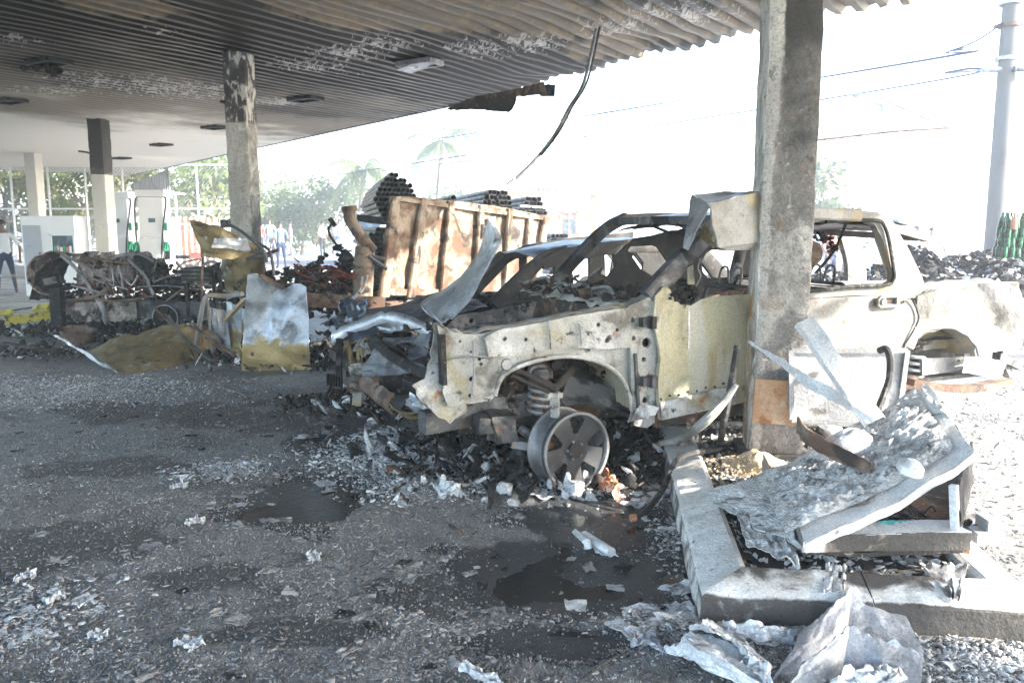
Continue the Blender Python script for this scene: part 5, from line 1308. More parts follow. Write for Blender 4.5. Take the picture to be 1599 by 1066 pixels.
# ochre jacket around the base of the middle column
t = thing('column_jacket', 'buckled ochre sheet jacket wrapped round the foot of the peeling column', 'metal jacket', dp(380, 545, 11.0))
cx = dp(378, 430, 11.65)
def jac(r, z0, z1, sd):
    def f(s, t_):
        a_ = math.pi * (1.12 + .9 * s); z = z0 + (z1 - z0) * t_; rr_ = r + .04 * nz(s * 4, t_ * 4, sd) + .05 * t_ * (z1 > 1)
        return V3((cx.x + rr_ * math.cos(a_), cx.y + .1 + rr_ * math.sin(a_), z))
    return f
m = MB(); m.sheet(jac(.27, .62, 1.2, 1), 24, 14, .006); m.build('upper_jacket', M['ochre'], t)
m = MB(); m.sheet(jac(.25, .0, .64, 5), 24, 14, .006); m.build('lower_jacket', M['galv'], t)
# cream tube frame leaning between the sheets
t = thing('tube_frame', 'bent cream tube frame standing between rod and galvanised panel', 'frame', gp(330, 555))
m = MB(); m.tube(spline([gp(303, 556, .02), dp(314, 490, 9.3), dp(320, 466, 9.3), dp(330, 461, 9.3), dp(350, 462, 9.3), dp(378, 459, 9.1)], 5), .028, 8); m.build('tube', M['body'], t)
m = MB(); m.tube([dp(324, 468, 9.3), gp(332, 556, .02)], .02, 6); m.build('leg', M['body'], t)
m = MB(); m.bar(dp(352, 500, 9.2), dp(384, 466, 9.0), .06, .03); m.build('brace', M['ochre'], t)
q4('hanging_plate', [dp(326, 480, 9.5), dp(352, 484, 9.5), dp(362, 545, 9.4), dp(338, 540, 9.5)], 8, 10, M['steel_grey'], t, .06, 3)
q4('hanging_plate', [dp(352, 470, 9.7), dp(378, 480, 9.5), dp(378, 560, 9.3), dp(364, 560, 9.4)], 8, 10, M['galv'], t, .05, 3, sd=3)
for k, pts in enumerate(([(262, 492), (285, 525), (320, 555), (336, 566)], [(300, 505), (320, 525), (350, 548), (372, 552)], [(330, 515), (345, 530), (350, 545)], [(295, 508), (330, 530), (368, 556)])):
    t = MB(); t.tube(spline([gp(u, v, .04 + .03 * k) if i == len(pts) - 1 else dp(u, v, 9.2 + .1 * k) for i, (u, v) in enumerate(pts)], 4), .02, 6); o = t.build('scorched_rod', M['rust' if k % 2 else 'steel_dark'])
    tag(o, ['longest scorched rod lying slantwise over the ochre sheet', 'scorched rod ending against the galvanised panel', 'short scorched rod beside the hanging plates', 'scorched rod lying lowest beside the tube frame legs'][k], 'rod')
t = MB(); t.tube(spline([gp(0, 540, .25), gp(10, 536, .3), gp(60, 545, .2), gp(100, 553, .05)], 5), .02, 6); o = t.build('black_hoop', M['hose']); tag(o, 'bent black bar rising from the ash at the left edge', 'bar')
# ------------------------------------------------------------------ beyond the forecourt: fence, trees, houses, people, poles
rb = random.Random(11)
def leafmat(name, c, c2):
    m = bpy.data.materials.new(name); m.use_nodes = True; t = m.node_tree; bs = t.nodes['Principled BSDF']
    tc = t.nodes.new('ShaderNodeTexCoord'); n = t.nodes.new('ShaderNodeTexNoise'); n.inputs['Scale'].default_value = 1.3
    mx = t.nodes.new('ShaderNodeMix'); mx.data_type = 'RGBA'; mx.inputs[6].default_value = (*c, 1); mx.inputs[7].default_value = (*c2, 1)
    t.links.new(tc.outputs['Object'], n.inputs[0]); t.links.new(n.outputs[0], mx.inputs[0]); t.links.new(mx.outputs[2], bs.inputs['Base Color'])
    bs.inputs['Roughness'].default_value = .6
    tr = t.nodes.new('ShaderNodeBsdfTranslucent'); t.links.new(mx.outputs[2], tr.inputs[0])
    ms_ = t.nodes.new('ShaderNodeMixShader'); ms_.inputs[0].default_value = .45
    t.links.new(bs.outputs[0], ms_.inputs[1]); t.links.new(tr.outputs[0], ms_.inputs[2]); t.links.new(ms_.outputs[0], t.nodes['Material Output'].inputs[0])
    return m
LF = [leafmat('leaf_green', (.12, .16, .045), (.16, .19, .06)), leafmat('leaf_yellow', (.2, .18, .06), (.16, .18, .07)), leafmat('leaf_deep', (.07, .1, .03), (.1, .13, .04))]
BARK = mat('bark', (.12, .09, .06), [dict(c=(.2, .17, .13), s=6, lo=.5, hi=.6, st=(1, 1, .2))], .9)
def tree(name, base, h, rad, label, n=1600, lm=0, leaf=.22, low=.25, group='trees beyond the street'):
    base = V3(base); t = thing(name, label, 'tree', base, group)
    m = MB(); top = base + V3((rb.uniform(-.3, .3), 0, h * .62))
    m.tube(spline([base, base + V3((.1, 0, h * .25)), top], 5), [max(.03, .035 * h * (1 - k / 14)) for k in range(11)], 8)
    cl = []
    for k in range(9):
        q = 2 * math.pi * k / 9 + rb.random(); e = rb.uniform(low, .95)
        p = base + V3((math.cos(q) * rad * rb.uniform(.3, .85), math.sin(q) * rad * rb.uniform(.3, .85), h * e)); cl.append((p, rad * rb.uniform(.32, .55)))
        s = base + V3((.05, 0, h * rb.uniform(.25, .6))); m.tube([s, s.lerp(p, .5) + V3((0, 0, .2)), p], [.012 * h, .008 * h, .003 * h], 5)
    cl.append((base + V3((0, 0, h * .85)), rad * .5))
    m.build('trunk', BARK, t)
    m = MB()
    for k in range(n):
        c, r_ = rb.choice(cl); d = V3((rb.gauss(0, 1), rb.gauss(0, 1), rb.gauss(0, .8))); d = d.normalized() * r_ * (rb.random() ** .4)
        p = c + d; a = V3((rb.gauss(0, 1), rb.gauss(0, 1), rb.gauss(0, 1))).normalized(); b = a.orthogonal().normalized(); s = leaf * rb.uniform(.5, 1.2)
        m.add([p - a * s, p + b * s * .45, p + a * s, p - b * s * .45], [(0, 1, 2, 3)])
    m.build('crown', LF[lm], t, ang=0); return t
def palm(base, h, label, n=15, fl=2.6):
    base = V3(base); t = thing('palm_tree', label, 'palm tree', base, 'palms beyond the street')
    m = MB(); top = base + V3((.3, 0, h)); m.tube(spline([base, base + V3((.05, 0, h * .5)), top], 6), [.17 - .005 * k for k in range(13)], 8); m.build('trunk', BARK, t)
    for k in range(n):
        q = 2 * math.pi * k / n + rb.random() * .4; up = rb.uniform(-.1, 1.1); m = MB()
        pts = [top + V3((math.cos(q) * fl * s, math.sin(q) * fl * s, fl * (up * s - 1.0 * s * s))) for s in np.linspace(0, 1, 9)]
        m.tube(pts, [.03 - .003 * i for i in range(9)], 4)
        for i in range(60):
            s = .1 + .9 * i / 60; f = s * 8; j = min(int(f), 7); p = pts[j].lerp(pts[j + 1], f - j); d = (pts[j + 1] - pts[j]).normalized()
            for sd in (-1, 1):
                sv = d.cross(V3((0, 0, 1))).normalized() * sd; L_ = .75 * math.sin(math.pi * min(1, s * .85 + .12)) + .1
                e = p + (sv * .75 + d * .5 + V3((0, 0, -.5 - .6 * rb.random()))) * L_ * rb.uniform(.7, 1.1); w_ = d * .02
                m.add([p - w_, p + w_, e], [(0, 1, 2)])
        m.build('frond', LF[0], t, ang=0)
def at(u, Y, z=0.08): p = dp(u, 355, Y); return V3((p.x, Y, z))
for k, (u, Y, h, r, lm, lab) in enumerate(((10, 40, 5.2, 2.6, 1, 'bushy yellow green tree behind the chain link fence at the far left'), (85, 41, 4.6, 2.4, 1, 'reddish green tree behind the fence, left of the farthest column'), (130, 39, 4.8, 2.2, 0, 'tree behind the fence just left of the black topped column'), (205, 42, 4.5, 2.2, 1, 'low tree behind the fuel pumps'),
        (292, 43, 5.6, 2.6, 0, 'tall tree between pumps and peeling column'), (338, 40, 5.0, 2.2, 0, 'pale green tree left of the peeling column'), (425, 45, 4.2, 2.6, 0, 'rounded tree just right of the peeling column'), (470, 44, 3.4, 2.2, 2, 'low bushy tree above the crowd'), (520, 46, 3.8, 2.2, 2, 'tree under the left palm'), (1290, 30, 4.1, 1.5, 2, 'leafy tree right of the big column'), (610, 50, 3.6, 2.6, 0, 'tree behind the upper left pipe bundle'), (700, 52, 4.4, 2.4, 0, 'tree under the taller palm'))):
    tree('leafy_tree', at(u, Y), h, r, lab, 1500, lm, .2)
for k, (u, Y, h, lab) in enumerate(((1385, 120, 7, 'far pale tree on the hillside over the pickup roof end'), (1420, 130, 9, 'far tall tree left of the utility pole'), (1470, 125, 7, 'far tree just behind the lower utility pole'), (1345, 115, 6, 'far low tree right of the leafy roadside tree'), (1530, 110, 8, 'far tree right behind the utility pole'))):
    tree('distant_tree', at(u, Y), h, 5, lab, 700, k % 2, .6)
palm(at(562, 42), 4.4, 'shorter palm with drooping fronds left of the pipe load', 15, 2.0)
palm(at(683, 44), 6.0, 'taller palm standing above the pipe load', 15, 2.4)
# chain link fence
t = thing('chain_link_fence', 'tall white post chain link fence before the trees at far left', 'fence', at(60, 34))
for k in range(9):
    x = -24 + k * 1.55; m = MB(); m.tube([V3((x, 34, .05)), V3((x, 34, 4.2))], .05, 6); m.build('fence_post', M['white_paint'], t)
for z in (.4, 2.35, 4.15):
    m = MB(); m.tube([V3((-24, 34, z)), V3((-11.6, 34, z))], .035, 6); m.build('fence_rail', M['white_paint'], t)
m = MB()
for k in range(-24, 136):
    x = -24 + k * .15
    for s in (1, -1):
        x0, x1 = (x, x + 3.75 * s); z0, z1 = .4, 4.15
        if s < 0: x0 += 3.75; x1 += 3.75
        if min(x0, x1) < -24 or max(x0, x1) > -11.6: continue
        m.tube([V3((x0, 34.0 + .012 * s, z0)), V3((x1, 34.0 + .012 * s, z1))], .009, 3, False)
m.build('wire_mesh', M['steel_grey'], t, kind='stuff')
# picket railing right of pumps
t = thing('picket_railing', 'pale picket railing between the pumps and the peeling column', 'railing', at(310, 30))
for k in range(26):
    x = -15.2 + k * .22; m = MB(); m.bar(V3((x, 30, .1)), V3((x, 30, 1.95)), .07, .03, V3((0, 1, 0))); m.build('picket', M['white_paint'], t)
for z in (.5, 1.7):
    m = MB(); m.bar(V3((-15.3, 30.03, z)), V3((-9.6, 30.03, z)), .04, .07); m.build('rail', M['white_paint'], t)
t = thing('brick_wall', 'low reddish wall behind the picket railing', 'wall', at(275, 31.5)); m = MB(); m.box(at(275, 31.5) + V3((0, 0, .9)), 3.2, .2, 1.9); m.build('wall', mat('brick_far', (.3, .16, .11), [dict(c=(.4, .27, .2), s=6, lo=.5, hi=.6)], .9), t)
# grey shed with ribbed side at the canopy end
t = thing('grey_shed', 'grey ribbed metal shed wall beyond the end of the canopy', 'shed', at(242, 29))
p = at(242, 29)
m = MB(); m.sheet(lambda s, q: V3((p.x - .65 + 1.25 * s, 29 + .04 * (int(s * 30) % 2), 2.75 + (.35 + .55 * s) * q)), 60, 2, .02); m.build('ribbed_wall', M['grey_paint'], t)
m = MB(); m.box(p + V3((-.02, .6, 2.72)), 1.3, 1.4, .06); m.build('eave', M['white_paint'], t)
for s in (-.6, .58):
    m = MB(); m.tube([p + V3((s, .5, 0)), p + V3((s, .5, 2.7))], .05, 6); m.build('post', M['white_paint'], t)
# fuel pumps and kiosk cabinet
def pump(u, Y, wpx, label, flip=1):
    p = at(u, Y, 0.0); wd = wpx * Y / F_PX
    t = thing('fuel_pump', label, 'fuel pump', p, 'fuel pumps at the left')
    m = MB(); m.box(p + V3((0, 0, .72)), wd, .55, 1.2); m.build('lower_cabinet', M['white_paint'], t)
    m = MB(); m.box(p + V3((0, 0, 1.82)), wd * .92, .45, .98); m.build('upper_cabinet', M['white_paint'], t)
    m = MB(); m.box(p + V3((0, 0, .06)), wd * 1.3, .8, .12); m.build('base', M['grey_paint'], t)
    m = MB(); m.box(p + V3((0, 0, 2.4)), wd * 1.1, .5, .16); m.build('top_cap', M['white_paint'], t)
    m = MB(); m.box(p + V3((.02, -.235, 1.75)), .16, .02, .1); m.build('display', M['glass_dark'], t)
    for s in (-1, 1):
        x = s * wd * .56
        m = MB(); m.tube(spline([p + V3((x * .8, -.1, 2.32)), p + V3((x * 1.05, -.2, 2.2)), p + V3((x * (1.0 if s < 0 else .8), -.3, 1.4)), p + V3((x * .7, -.34, .75)), p + V3((x * .95, -.33, .95))], 6), .02, 6); m.build('hose', M['hose'], t)
        m = MB(); m.box(p + V3((x, -.28, 1.12)), .09, .1, .22); m.bar(p + V3((x, -.3, 1.2)), p + V3((x, -.42, 1.02)), .04, .05); m.build('nozzle', M['green'], t)
        m = MB(); m.box(p + V3((x, -.24, .98)), .12, .08, .36); m.build('nozzle_boot', M['black'], t)
        m = MB(); m.box(p + V3((x, -.25, 1.6)), .07, .04, .2); m.build('side_badge', M['green'], t)
pump(243, 20, 40, 'right hand white fuel pump with looping black hoses')
pump(188, 21, 40, 'left hand white fuel pump partly hidden by the black topped column')
p = at(74, 18.6, 0)
t = thing('white_cabinet', 'white kiosk cabinet with a small dark serving window behind the engine wreck', 'cabinet', p)
wd = 1.22
m = MB(); m.box(p + V3((0, .3, .92)), wd, .6, 1.84); m.build('cabinet_body', M['white_paint'], t)
m = MB(); m.box(p + V3((-.36, -.015, .95)), .4, .03, 1.35); dd = m.build('door', M['grey_paint'], t)
m = MB(); m.box(p + V3((-.2, -.04, .95)), .03, .02, .12); m.build('door_handle', M['black'], dd)
m = MB(); m.box(p + V3((.34, -.012, 1.2)), .5, .02, .4); wn = m.build('window', M['glass_dark'], t)
for a_, b_, c_, d_ in ((.34, 1.41, .56, .04), (.34, .99, .56, .04), (.08, 1.2, .04, .46), (.6, 1.2, .04, .46)):
    m = MB(); m.box(p + V3((a_, -.025, b_)), c_, .03, d_); m.build('window_frame', M['white_paint'], wn)
for k in range(6):
    m = MB(); m.box(p + V3((.16 + k * .07, -.03, 1.08)), .05, .02, .1 + .05 * (k % 2)); m.build('shelf_item', [M['green'], M['copper'], M['white_paint']][k % 3], wn)
# people
SKIN = mat('skin', (.22, .13, .09), [], .6, bump=(), grain=.05); HAIR = mat('hair', (.015, .012, .01), [], .6, bump=(), grain=0)
CL = {k: mat('cloth_' + k, c, [], .85, bump=((60, .2),), grain=.1) for k, c in dict(white=(.7, .7, .7), navy=(.02, .03, .07), red=(.38, .12, .1), blue=(.12, .18, .32), pink=(.5, .28, .28), grey=(.2, .2, .2), black=(.025, .025, .025), orange=(.45, .24, .14), khaki=(.25, .2, .12)).items()}
def person(loc, face, shirt, trousers, label, h=1.7, stance=.1, arm=(.12, .05), group='people standing in the street'):
    bm = bmesh.new(); sk = bm.verts.layers.skin.verify(); k = h / 1.72
    def v(p, r, par=None):
        x = bm.verts.new(V3(p) * k); x[sk].radius = (r[0] * k, r[1] * k) if isinstance(r, tuple) else (r * k, r * k)
        if par is not None: bm.edges.new((par, x))
        return x
    pel = v((0, 0, .93), (.15, .11)); pel[sk].use_root = True
    wa = v((0, 0, 1.08), (.135, .095), pel); ch = v((0, .0, 1.28), (.165, .11), wa); nk0 = v((0, .01, 1.42), (.09, .07), ch); nk = v((0, .0, 1.49), .052, nk0)
    hd = v((0, -.015, 1.58), (.072, .085), nk); tp = v((0, -.005, 1.69), (.07, .085), hd); v((0, -.105, 1.575), .014, hd)
    for s in (-1, 1):
        hp = v((s * .09, 0, .87), (.088, .095), pel); kn = v((s * (.1 + stance * .4), -.02, .49), .058, hp); an = v((s * (.1 + stance * .7), .02, .09), .04, kn); v((s * (.11 + stance * .8), -.13, .035), (.04, .03), an)
        sh = v((s * .19, .0, 1.39), .06, nk0); el = v((s * (.24 + arm[0]), .03, 1.12), .042, sh); wr = v((s * (.25 + arm[0] * .8), -arm[1] * 2, .88), .028, el); pm = v((s * (.25 + arm[0] * .8), -arm[1] * 2 - .01, .80), (.036, .02), wr)
        for q in range(4):
            f1 = v((s * (.25 + arm[0] * .8) + (q - 1.5) * .02, -arm[1] * 2 - .02, .745 + .005 * abs(q - 1.5)), .0095, pm); v((s * (.25 + arm[0] * .8) + (q - 1.5) * .021, -arm[1] * 2 - .035, .70 + .012 * abs(q - 1.5)), .008, f1)
        th = v((s * (.25 + arm[0] * .8) - s * .045, -arm[1] * 2 - .03, .79), .011, pm); v((s * (.25 + arm[0] * .8) - s * .055, -arm[1] * 2 - .045, .75), .009, th)
    me = bpy.data.meshes.new('person_body'); bm.to_mesh(me); bm.free()
    o = bpy.data.objects.new('tmp', me); C.objects.link(o)
    o.modifiers.new('skin', 'SKIN'); sb = o.modifiers.new('sub', 'SUBSURF'); sb.levels = 1; sb.render_levels = 1
    dg = bpy.context.evaluated_depsgraph_get(); me2 = bpy.data.meshes.new_from_object(o.evaluated_get(dg)); bpy.data.objects.remove(o)
    me2.materials.clear()
    for mm in (CL[trousers], CL[shirt], SKIN, CL['black']): me2.materials.append(mm)
    for pol in me2.polygons:
        c = pol.center / k; ax_ = abs(c.x)
        pol.material_index = 3 if c.z < .07 else (2 if (c.z > 1.45 or (ax_ > .2 and c.z < 1.14)) else (0 if c.z < .98 else 1)); pol.use_smooth = True
    t = thing('person', label, 'person', loc, group); t.rotation_euler = (0, 0, face)
    b = bpy.data.objects.new('body', me2); C.objects.link(b); b.parent = t
    m = MB(); cz = 1.66 * k
    m.sheet(lambda s, q: V3((math.cos(s * 6.2832) * .088 * k * math.cos(q * 1.5), math.sin(s * 6.2832) * .102 * k * math.cos(q * 1.5) + .012 * k, cz + .11 * k * math.sin(q * 1.5))), 14, 6)
    hr = m.build('hair', HAIR, None, origin=(0, 0, 0)); hr.location = (0, 0, 0); hr.parent = t
    return t
per = person(gp(12, 457), R(25), 'white', 'navy', 'standing person in white shirt and navy trousers with pale knee bands, far left', 1.72, .12, (.1, .03), None)
for s in (-1, 1):
    m = MB(); k_ = 1.0; m.lathe([(.066, -.03), (.07, 0), (.066, .03)], (s * (.1 + .12 * .47), -.008, .42), (0, 0, 1), 12); bnd = m.build('reflective_band', M['silver'], None, origin=(0, 0, 0)); bnd.location = (0, 0, 0); bnd.parent = per
crowd = [(408, 27, 'red', 'navy', 'onlooker in red shirt beside the peeling column'), (420, 29, 'white', 'blue', 'onlooker in white shirt second from the peeling column'), (438, 26, 'blue', 'navy', 'onlooker dressed in blue right of the column'), (396, 25, 'black', 'blue', 'onlooker in jeans half hidden by the tented sheet'), (453, 31, 'pink', 'grey', 'onlooker in pink shirt in the crowd'), (506, 31, 'white', 'black', 'onlooker in white shirt and black trousers'), (519, 29, 'grey', 'navy', 'onlooker in grey shirt near the bent lever'), (532, 30, 'pink', 'blue', 'onlooker in pink shirt and jeans near the intake elbow'),
         (1298, 19, 'red', 'navy', 'onlooker in red seen through the pickup rear window'), (1330, 21, 'pink', 'grey', 'onlooker in pink seen beside the far door pillar'), (1452, 22, 'pink', 'black', 'onlooker in pink shirt above the burnt load'), (1436, 24, 'white', 'grey', 'onlooker in white right behind the roof overhang'), (1280, 22, 'white', 'blue', 'onlooker in white seen at the column side of the rear window')]
for k, (u, Y, a_, b_, lab) in enumerate(crowd):
    Y2 = Y + (rb.uniform(2, 11) if k < 8 else 0)
    person(at(u + rb.uniform(-4, 4), Y2, .08 if 25 < Y2 < 33 else 0.23 if Y2 >= 33 else 0), R(rb.uniform(-180, 180)), a_, b_, lab, rb.uniform(1.5, 1.8), rb.uniform(.03, .3), (rb.uniform(-.02, .18), rb.uniform(-.06, .2)))
# parked motorbike
p = at(296, 22.5, 0); t = thing('parked_motorbike', 'small motorbike parked behind the black louvred box', 'motorbike', p)
for s in (-.55, .55):
    m = MB(); m.lathe([(.3 + .045 * math.cos(q), .045 * math.sin(q)) for q in np.linspace(0, 6.28, 8)], p + V3((s, 0, .33)), V3((0.1, 1, 0)), 22); wl = m.build('wheel', M['black'], t)
    m = MB()
    for q in range(6): m.tube([p + V3((s, 0, .33)), p + V3((s + .29 * math.cos(q), 0, .33 + .29 * math.sin(q)))], .008, 4)
    m.build('spokes', M['steel_grey'], wl)
m = MB(); m.tube([p + V3((-.55, 0, .33)), p + V3((-.2, 0, .62)), p + V3((.3, 0, .72)), p + V3((.55, 0, .33))], .03, 6); m.tube([p + V3((-.2, 0, .62)), p + V3((0, 0, .35)), p + V3((.3, 0, .72))], .03, 6); m.box(p + V3((.02, 0, .42)), .3, .2, .26); m.build('frame', M['steel_dark'], t)
m = MB(); m.box(p + V3((.16, 0, .8)), .36, .2, .16, tap=.7); m.build('tank', CL['red'], t)
m = MB(); m.box(p + V3((-.3, 0, .76)), .55, .2, .09, tap=.85); m.build('seat', M['black'], t)
m = MB(); m.tube([p + V3((.3, -.3, 1.0)), p + V3((.38, 0, .95)), p + V3((.3, .3, 1.0))], .018, 6); m.tube([p + V3((.38, 0, .95)), p + V3((.55, 0, .33))], .025, 6); m.build('handlebar', M['steel_dark'], t)
# parked vehicles across the street
def car(p, yaw, name, label, paint, Lc=4.2, hh=1.45, cat='car', van=False):
    fr = Frame((p.x, p.y), yaw); t = thing(name, label, cat, p); z0 = p.z
    prof = [(0, .35), (0, .75), (.9, .9), (1.5, hh), (3.3, hh), (3.9, .95), (4.2, .85), (4.2, .35)] if not van else [(0, .4), (0, 1.0), (.75, 1.15), (1.25, hh), (4.2, hh), (4.2, .4)]
    prof = [(x * Lc / 4.2, z) for x, z in prof]; n = len(prof)
    m = MB(); vs = []
    for b, inset in ((0, .0), (.12, 0), (1.58, 0), (1.7, 0)):
        for x, z in prof: vs.append(fr.w(x + (.06 if b in (0, 1.7) and z > .9 else 0), b + (.14 if b == 0 and z > 1.0 else -.14 if b == 1.7 and z > 1.0 else 0), z0 + z - (.03 if b in (0, 1.7) else 0)))
    fs = [(j * n + i, j * n + (i + 1) % n, (j + 1) * n + (i + 1) % n, (j + 1) * n + i) for j in range(3) for i in range(n)] + [tuple(range(n)), tuple(reversed(range(3 * n, 4 * n)))]
    m.add(vs, fs); m.build('body', paint, t)
    ws = [((1.6, .98), (2.35, .98), (2.35, hh - .1), (1.75, hh - .1)), ((2.45, .98), (3.5, .98), (3.2, hh - .1), (2.45, hh - .1))] if not van else [((.95, 1.15), (1.9, 1.15), (1.9, hh - .15), (1.3, hh - .15))]
    for w_ in ws:
        m = MB(); m.add([fr.w(x * Lc / 4.2, .06 if z < 1.1 else .13, z0 + z) for x, z in w_], [(0, 1, 2, 3)]); v_, f_ = solid(m.v, m.f, .02); m.v, m.f = v_, f_; m.build('side_window', M['glass_dark'], t)
    x0, z0_, x1, z1 = (.95, .93, 1.46, hh - .04) if not van else (.78, 1.18, 1.2, hh - .05)
    m = MB(); m.add([fr.w(x0 * Lc / 4.2 - .02, .2, z0 + z0_), fr.w(x0 * Lc / 4.2 - .02, 1.5, z0 + z0_), fr.w(x1 * Lc / 4.2 - .02, 1.4, z0 + z1), fr.w(x1 * Lc / 4.2 - .02, .3, z0 + z1)], [(0, 1, 2, 3)]); m.v, m.f = solid(m.v, m.f, .02); m.build('windscreen', M['glass_dark'], t)
    for x in (.8, 3.4):
        for b in (.08, 1.62):
            m = MB(); m.lathe([(0, .09), (.2, .09), (.31, .07), (.31, -.07), (0, -.07)], fr.w(x * Lc / 4.2, b, z0 + .31), fr.n * (-1 if b < 1 else 1), 18); m.build('wheel', M['black'], t)
    for b in (.3, 1.4):
        m = MB(); m.box(fr.w(-.01, b, z0 + .68), .04, .28, .12, fr.e, fr.n); m.build('headlight', M['silver'], t)
    return t
car(at(860, 17, 0), 8, 'white_car', 'white car parked beyond the sedan, seen through its windows', M['white_paint'], 4.3, 1.3)
car(at(1045, 20, 0), 10, 'silver_car', 'pale car seen through the pickup windscreen opening', M['grey_paint'], 4.2, 1.4)
car(at(574, 30, .08), 60, 'white_van', 'white van across the street left of the pipe load', M['white_paint'], 4.6, 2.1, 'van', True)
# houses
def house(u, Y, wd, hh, label, paint, trim, wins, roofm=None, name='house'):
    p = at(u, Y, .1); t = thing(name, label, 'house', p)
    m = MB(); m.box(p + V3((0, 3, hh / 2)), wd, 6, hh); m.build('wall', paint, t)
    m = MB(); m.box(p + V3((0, 2.95, hh + .1)), wd + .5, 6.5, .2); m.build('roof_slab', trim, t)
    m = MB(); m.box(p + V3((0, -.04, hh * .62)), wd + .02, .1, .22); m.build('band', trim, t)
    for s in (-1, 1):
        m = MB(); m.box(p + V3((s * wd * .48, -.03, hh / 2)), .3, .1, hh * .98); m.build('corner_pilaster', trim, t)
    for x, z, w_, h_ in wins:
        m = MB(); m.box(p + V3((x, -.05, z)), w_, .04, h_); wn = m.build('window', M['glass_dark'] if trim != M['white_paint'] else CL['blue'], t)
        for a_, b_, c_, d_ in ((0, h_ / 2, w_ + .3, .14), (0, -h_ / 2, w_ + .3, .14), (-w_ / 2, 0, .14, h_), (w_ / 2, 0, .14, h_), (0, 0, .06, h_)):
            m = MB(); m.box(p + V3((x + a_, -.08, z + b_)), c_, .08, d_); m.build('window_frame', trim, wn)
    return t, p
OR = mat('orange_trim', (.34, .11, .05), [], .8, bump=(), grain=.05); PEA = mat('peach_wall', (.62, .5, .42), [dict(c=(.68, .6, .53), s=.6, lo=.5, hi=.6)], .85, bump=(), grain=.05)
t, p = house(858, 46, 5.2, 3.3, 'low peach house with orange trim behind the pipe load', PEA, OR, [(-.6, 1.7, 1.0, 1.3), (1.1, 1.7, .9, 1.3), (-1.9, 1.7, .7, 1.3)])
for k in range(7):
    m = MB(); m.lathe([(.12, 0), (.13, .5), (.08, .5), (.07, 0)], p + V3((-1.1 + k * .26, .3, 3.45)), V3((0, .9, .3)), 8, True); m.build('roof_tile', M['steel_dark'], t)
house(1040, 60, 12, 8.0, 'tall white building with one small blue window above the sedan', M['white_paint'], M['white_paint'], [(-.2, 5.2, .9, .8)], name='white_building')
RRF = mat('red_roof', (.4, .16, .1), [], .9, bump=(), grain=.1)
for k, (u, Y, lab) in enumerate(((1368, 100, 'far red roofed house right of the roadside tree'), (1408, 108, 'far red roofed house over the pickup roof end'), (1440, 112, 'far red roofed house left of the utility pole'))):
    p = at(u, Y, 0); t = thing('red_roofed_house', lab, 'house', p); m = MB(); m.box(p + V3((0, 0, 1.6)), 5, 5, 3.2); m.build('wall', PEA, t)
    m = MB(); m.add([p + V3((x, y, z)) for x, y, z in ((-2.8, -2.8, 3.2), (2.8, -2.8, 3.2), (2.8, 2.8, 3.2), (-2.8, 2.8, 3.2), (-2.8, 0, 4.6), (2.8, 0, 4.6))], [(0, 1, 5, 4), (2, 3, 4, 5), (1, 2, 5), (3, 0, 4), (3, 2, 1, 0)]); m.build('roof', RRF, t)
# utility pole with wires
PB = at(1556, 15.5, 0)
t = thing('utility_pole', 'grey concrete utility pole at the right carrying many wires', 'utility pole', PB)
PT = dp(1584, -60, 15.5)
m = MB(); m.tube([PB, PB.lerp(PT, .5), PT], [.18, .16, .14], 14); m.build('pole', mat('pole_concrete', (.11, .107, .1), [dict(c=(.08, .078, .075), s=2.5, lo=.5, hi=.64, st=(1, 1, .3)), dict(c=(.1, .1, .1), s=9, lo=.64, hi=.7)], .9), t)
for v, nm in ((40, 'clamp'), (92, 'clamp'), (5, 'clamp')):
    q = dp(1578 - v * .09, v, 15.5); m = MB(); m.lathe([(.175, -.03), (.19, -.03), (.19, .03), (.175, .03)], q, (0, 0, 1), 14, True); m.bar(q + V3((-.26, 0, -.02)), q + V3((-.14, 0, 0)), .05, .05); m.bar(q + V3((.14, 0, 0)), q + V3((.26, 0, .02)), .05, .05); m.build(nm, M['rust'] if v == 40 else M['steel_grey'], t)
q = dp(1548, 109, 15.3); m = MB(); m.tube([q + V3((-.18, 0, 0)), q + V3((.16, 0, 0))], .05, 8); m.build('insulator', M['blue_steel'], t)
q = dp(1592, 108, 15.3); m = MB(); m.tube([q + V3((-.1, 0, 0)), q + V3((.3, 0, 0))], .055, 8); m.build('insulator', M['blue_steel'], t)
WR = [((1566, 36, 15.4), (1483, 80, 16.5), (1280, 122, 20), (400, 262, 45), .014, 'highest overhead wire running left from the pole clamp'), ((1536, 108, 15.3), (1480, 113, 16.5), (1280, 156, 21), (380, 296, 48), .018, 'thick overhead cable running left from the dark insulator'), ((1560, 62, 15.5), (1485, 80, 16.4), (1380, 104, 18), (300, 285, 50), .01, 'thin wire meeting the highest wire near the pole'), ((1575, 5, 15.5), (1440, 42, 18), (1280, 72, 22), (500, 150, 50), .008, 'faint thin wire at the top right of the sky'), ((1115, 190, 25), (890, 232, 30), (640, 262, 40), (420, 290, 52), .014, 'lower faint wire passing above the palms'), ((1590, 2, 15.5), (1540, 18, 18), (1440, 40, 24), (1300, 60, 34), .008, 'short faint wire high at the far right')]
for a_, b_, c_, d_, r_, lab in WR:
    m = MB(); m.tube(spline([dp(*a_), dp(*b_), dp(*c_), dp(*d_)], 10), r_ * 1.25, 5); o = m.build('overhead_wire', CL['navy'] if r_ > .009 else CL['grey']); tag(o, lab, 'wire', 'overhead wires')
